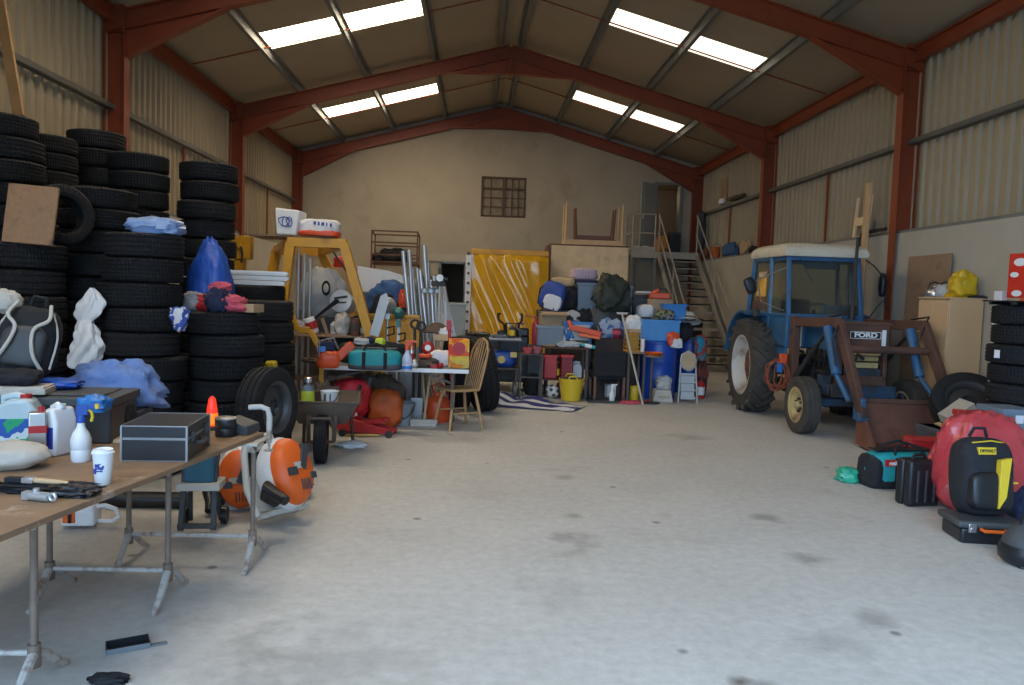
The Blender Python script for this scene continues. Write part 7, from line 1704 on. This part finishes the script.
# ------------------------------------------------------------------ odds and ends scattered through the heaps
def odd_box(name, label, cat, loc, size, m, lid=None, rz=0.):
    t = thing(name, label, cat, loc, rz); w, d, h = size
    MB().box((0, 0, h/2), (w, d, h)).build('body', m, t, bevel=min(w, d, h)*.08)
    MB().box((0, 0, h-.008), (w*1.03, d*1.03, .022)).build('lid', lid or m, t, bevel=.003)
    return t
def odd_can(name, label, cat, loc, r, h, m, m2, tilt=(0, 0, 0)):
    t = thing(name, label, cat, loc, rot=tilt)
    MB().lathe([(0, 0), (r*.96, 0), (r, .006), (r, h*.8), (r*.55, h*.92), (r*.45, h), (0, h)], 18).build('body', m, t)
    MB().lathe([(r+.001, h*.2), (r+.002, h*.22), (r+.002, h*.62), (r+.001, h*.64)], 18, caps=False).build('label_band', m2, t); return t
def loop_cable(name, label, loc, r, n_, m, th=.008, seed=1, rot=(0, 0, 0), flat=.7):
    mb = MB(); q = random.Random(seed)
    for k in range(n_):
        w_ = r*(.8+.35*q.random()); ph = q.uniform(0, 6)
        mb.tube([(w_*cos(2*pi*i/20)*(1+.15*sin(2*i+ph)), w_*flat*sin(2*pi*i/20)+.02*q.uniform(-1, 1), th+th*1.6*k*.7+.006*sin(i+ph)) for i in range(20)], th, 6, closed=True)
    return solo(mb, name, m, label, 'cable', loc, rot=rot)
# steel bench top and before it
odd_can('spray_can', 'small blue aerosol can behind the grey white rag', 'can', (XB(572, 12.4), 12.42, .802), .033, .20, M['blue_mid'], M['white_plastic'])
odd_can('glue_bottle', 'small brown bottle at the steel bench corner', 'bottle', (XB(548, 12.35), 12.36, .802), .035, .17, M['cardboard'], M['white_cloth'])
odd_can('oil_bottle', 'black oil bottle standing between two red crates', 'bottle', (XB(558.6, 12.2), 12.26, .302), .04, .24, M['black_plastic'], M['yellow_plastic'])
loop_cable('black_cable', 'black cable looped over the steel bench clutter', (XB(560, 12.45), 12.42, .803), .12, 3, M['black_plastic'], seed=3)
# tall rack front and low rack
odd_box('small_carton', 'small white carton on the low dark rack', 'box', (XB(571, 12.66), 12.68, .952), (.16, .1, .10), M['dust_sheet'], M['red'])
soft('checked_shirt', 'blue grey shirt stuffed under the blue and white holdall', 'shirt', (XB(570, 12.7)+.02, 12.72, 1.06), (.26, .12, .16), M['denim'], 201, .3)
# under and around the padded chair
odd_box('paper_carton', 'white paper carton under the black padded chair', 'box', (XB(612, 12.3), 12.26, .03), (.15, .14, .20), M['white_cloth'], M['dust_sheet'], R(10))
loop_cable('pink_strap', 'pink strap lying on the floor in front of the wooden crutch', (fl(634, 404).x-.08, fl(634, 404).y-.02, 0), .14, 3, M['pink'], .010, 5, flat=.45)
solo(MB().cyl((0, 0, .02), (.42, .06, .02), .018, n=10).cyl((.40, .05, .02), (.44, .065, .02), .026, n=10), 'red_bar', M['red'], 'red bar lying on the floor behind the pink strap', 'bar', (XB(617, 11.9)+.10, 11.83, 0))
odd_can('lubricant_can', 'dark can on the small steel table behind the wire basket', 'can', (XB(643, 12.2), 12.2, .782), .04, .2, M['dark_grey'], M['red'])
soft('oily_cloth', 'dark oily cloth under the small steel table', 'cloth', (XB(634, 12.2), 12.22, 0), (.2, .14, .12), M['brown_cloth'], 203, .3)
# heap top
odd_box('green_case', 'small green case beside the paper pads on the heap', 'case', (XB(651, 13.4)+.04, 13.62, Z_(644, 296, 13.36)+.003), (.16, .2, .10), M['olive'], M['dark_grey'])
odd_can('white_can', 'white can on the rim of the bright blue tray', 'can', (XB(667, 12.75), 12.72, zq+.004), .05, .16, M['white_plastic'], M['blue'])
loop_cable('orange_cable', 'thin orange cable hung over the orange power tool', (XB(655, 13.05), 13.06, Z_(661, 299, 12.9)+.002), .09, 3, M['orange'], .006, 7)
odd_can('red_oil_can', 'red oil can next to the barrel by the stairs', 'can', (XB(703, 12.6), 12.62, 0), .07, .3, M['red'], M['white_plastic'])
# under the stairs and on a tread
odd_box('terracotta_box', 'terracotta coloured box standing below the stairs', 'box', (4.78, 18.7, 0), (.5, .4, .72), M['cardboard'], M['orange_red'])
odd_box('green_box', 'dark green box behind the terracotta one below the stairs', 'box', (4.75, 19.4, 0), (.7, .4, 1.15), M['olive'], M['dark_grey'])
# in front of the yellow tarpaulin
soft('grey_bundle', 'grey green bundle on the lower deck of the engine trolley', 'bundle', (XB(490, 12.25)+.03, 12.16, .457), (.18, .14, .16), M['grey_cloth'], 204, .25)
odd_can('engine_oil_can', 'yellow topped oil can on the upper shelf of the engine trolley', 'can', (XB(512, 12.3), 12.35, .912), .05, .2, M['dark_grey'], M['yellow_plastic'])
loop_cable('grey_hose', 'grey hose lying on the upper shelf of the engine trolley', (XB(500, 12.3), 12.3, .912), .12, 3, M['grey_plastic'], .012, 9)
# white edged table and the bench behind it
soft('olive_helmet', 'olive green cap behind the orange red chainsaw', 'cap', (X_(348, 348, 9.4), 9.42, ZT2), (.22, .18, .26), M['olive'], 205, .08)
soft('black_coat', 'black coat folded along the rear of the white edged table', 'coat', (X_(385, 350, 9.4), 9.42, ZT2), (.55, .2, .28), M['black_cloth'], 206, .2)
odd_can('small_jar', 'small glass like jar beside the leather pouch', 'jar', (X_(414, 370, 9.0), 9.04, ZT2), .04, .09, M['alu'], M['white_cloth'])
odd_can('brake_cleaner', 'red topped spray can behind the lilac spray bottle', 'can', (X_(411, 368, 9.3), 9.34, ZT2), .035, .22, M['silver'], M['red'])
loop_cable('brown_rope', 'brown rope looped over the far corner of the white edged table', (X_(314, 372, 9.2), 9.24, ZT2), .13, 4, M['brown_cloth'], .011, 11)
solo(MB().cyl((-.12, 0, .012), (.12, 0, .012), .011, n=8).box((.13, 0, .014), (.05, .05, .026)), 'ratchet', M['steel'], 'steel ratchet at the front edge of the white edged table', 'ratchet', (X_(397, 373, 8.97), 9.0, ZT2), R(8))
for k, (u, c_, m_) in enumerate(((365, 'grey tin beside the dark work coat on the wooden bench', 'steel'), (333, 'white tin between the timber stake and the canvas bag', 'white_cloth'), (350, 'blue tin behind the canvas bag', 'blue_mid'))):
    odd_can('paint_can', c_, 'can', (X_(u, 335, 10.1)+.0, (10.05, 10.2, 10.34)[k], 1.012), .055, .16, M[m_], M['dust_sheet'])
# below the white edged table and beside the wheelbarrow
odd_can('bleach_bottle', 'white bottle on the floor behind the trolley jack', 'bottle', (X_(352, 420, 8.8), 8.86, 0), .05, .24, M['white_plastic'], M['blue'])
solo(MB().cyl((0, 0, .02), (.35, .05, .02), .016, n=8), 'brass_bar', M['brass'], 'short brass coloured bar lying before the red trolley jack', 'bar', (X_(352, 428, 8.5)-.05, 8.44, 0))
# tyre wall odds
soft('white_scrap', 'white scrap of paper lying on the tyre stack behind the rucksack', 'paper', (S6[0]+.18, S6[1]-.2, S6[2]), (.14, .08, .03), M['white_cloth'], 207, .3)
# side pile odds
# ------------------------------------------------------------------ camera, daylight, view
cd = bpy.data.cameras.new('camera'); cam = bpy.data.objects.new('camera', cd); C.objects.link(cam)
cd.sensor_width = 36; cd.lens = FPX/1024*36; cd.clip_start = .05; cd.clip_end = 200
cam.matrix_world = Matrix.Translation(CAM) @ Matrix((_rt, _up, -_f)).transposed().to_4x4()
bpy.context.scene.camera = cam
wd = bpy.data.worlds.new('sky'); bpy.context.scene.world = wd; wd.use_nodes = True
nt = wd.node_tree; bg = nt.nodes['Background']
# overcast sky, brighter on the side where the sun stands (ahead of the open front, to the left)
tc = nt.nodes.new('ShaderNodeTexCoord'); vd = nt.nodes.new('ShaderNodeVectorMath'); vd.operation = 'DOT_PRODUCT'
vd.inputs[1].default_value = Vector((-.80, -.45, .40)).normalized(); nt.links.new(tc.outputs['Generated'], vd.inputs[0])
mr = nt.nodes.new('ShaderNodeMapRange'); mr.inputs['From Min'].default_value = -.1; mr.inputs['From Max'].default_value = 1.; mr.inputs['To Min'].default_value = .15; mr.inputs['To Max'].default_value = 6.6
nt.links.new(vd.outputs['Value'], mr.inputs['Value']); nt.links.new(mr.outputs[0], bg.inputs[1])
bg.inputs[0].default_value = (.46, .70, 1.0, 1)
pl = bpy.data.lights.new('doorway_portal', 'AREA'); pl.shape = 'RECTANGLE'; pl.size = 7.8; pl.size_y = 4.7; pl.cycles.is_portal = True
po = bpy.data.objects.new('doorway_portal', pl); C.objects.link(po); po.location = (-.3, .2, 2.35); po.rotation_euler = (R(90), 0, 0)
ll = bpy.data.lights.new('back_room_fill', 'POINT'); ll.energy = 9; ll.color = (1, .75, .45); ll.shadow_soft_size = .15  # added unseen point light in place of a back room roof light
lo = bpy.data.objects.new('back_room_fill', ll); C.objects.link(lo); lo.location = (4.4, 23.4, 4.6)
sc = bpy.context.scene
sc.view_settings.view_transform = 'Standard'; sc.view_settings.look = 'None'; sc.view_settings.gamma = 1; sc.view_settings.use_curve_mapping = False
sc.view_settings.exposure = .36
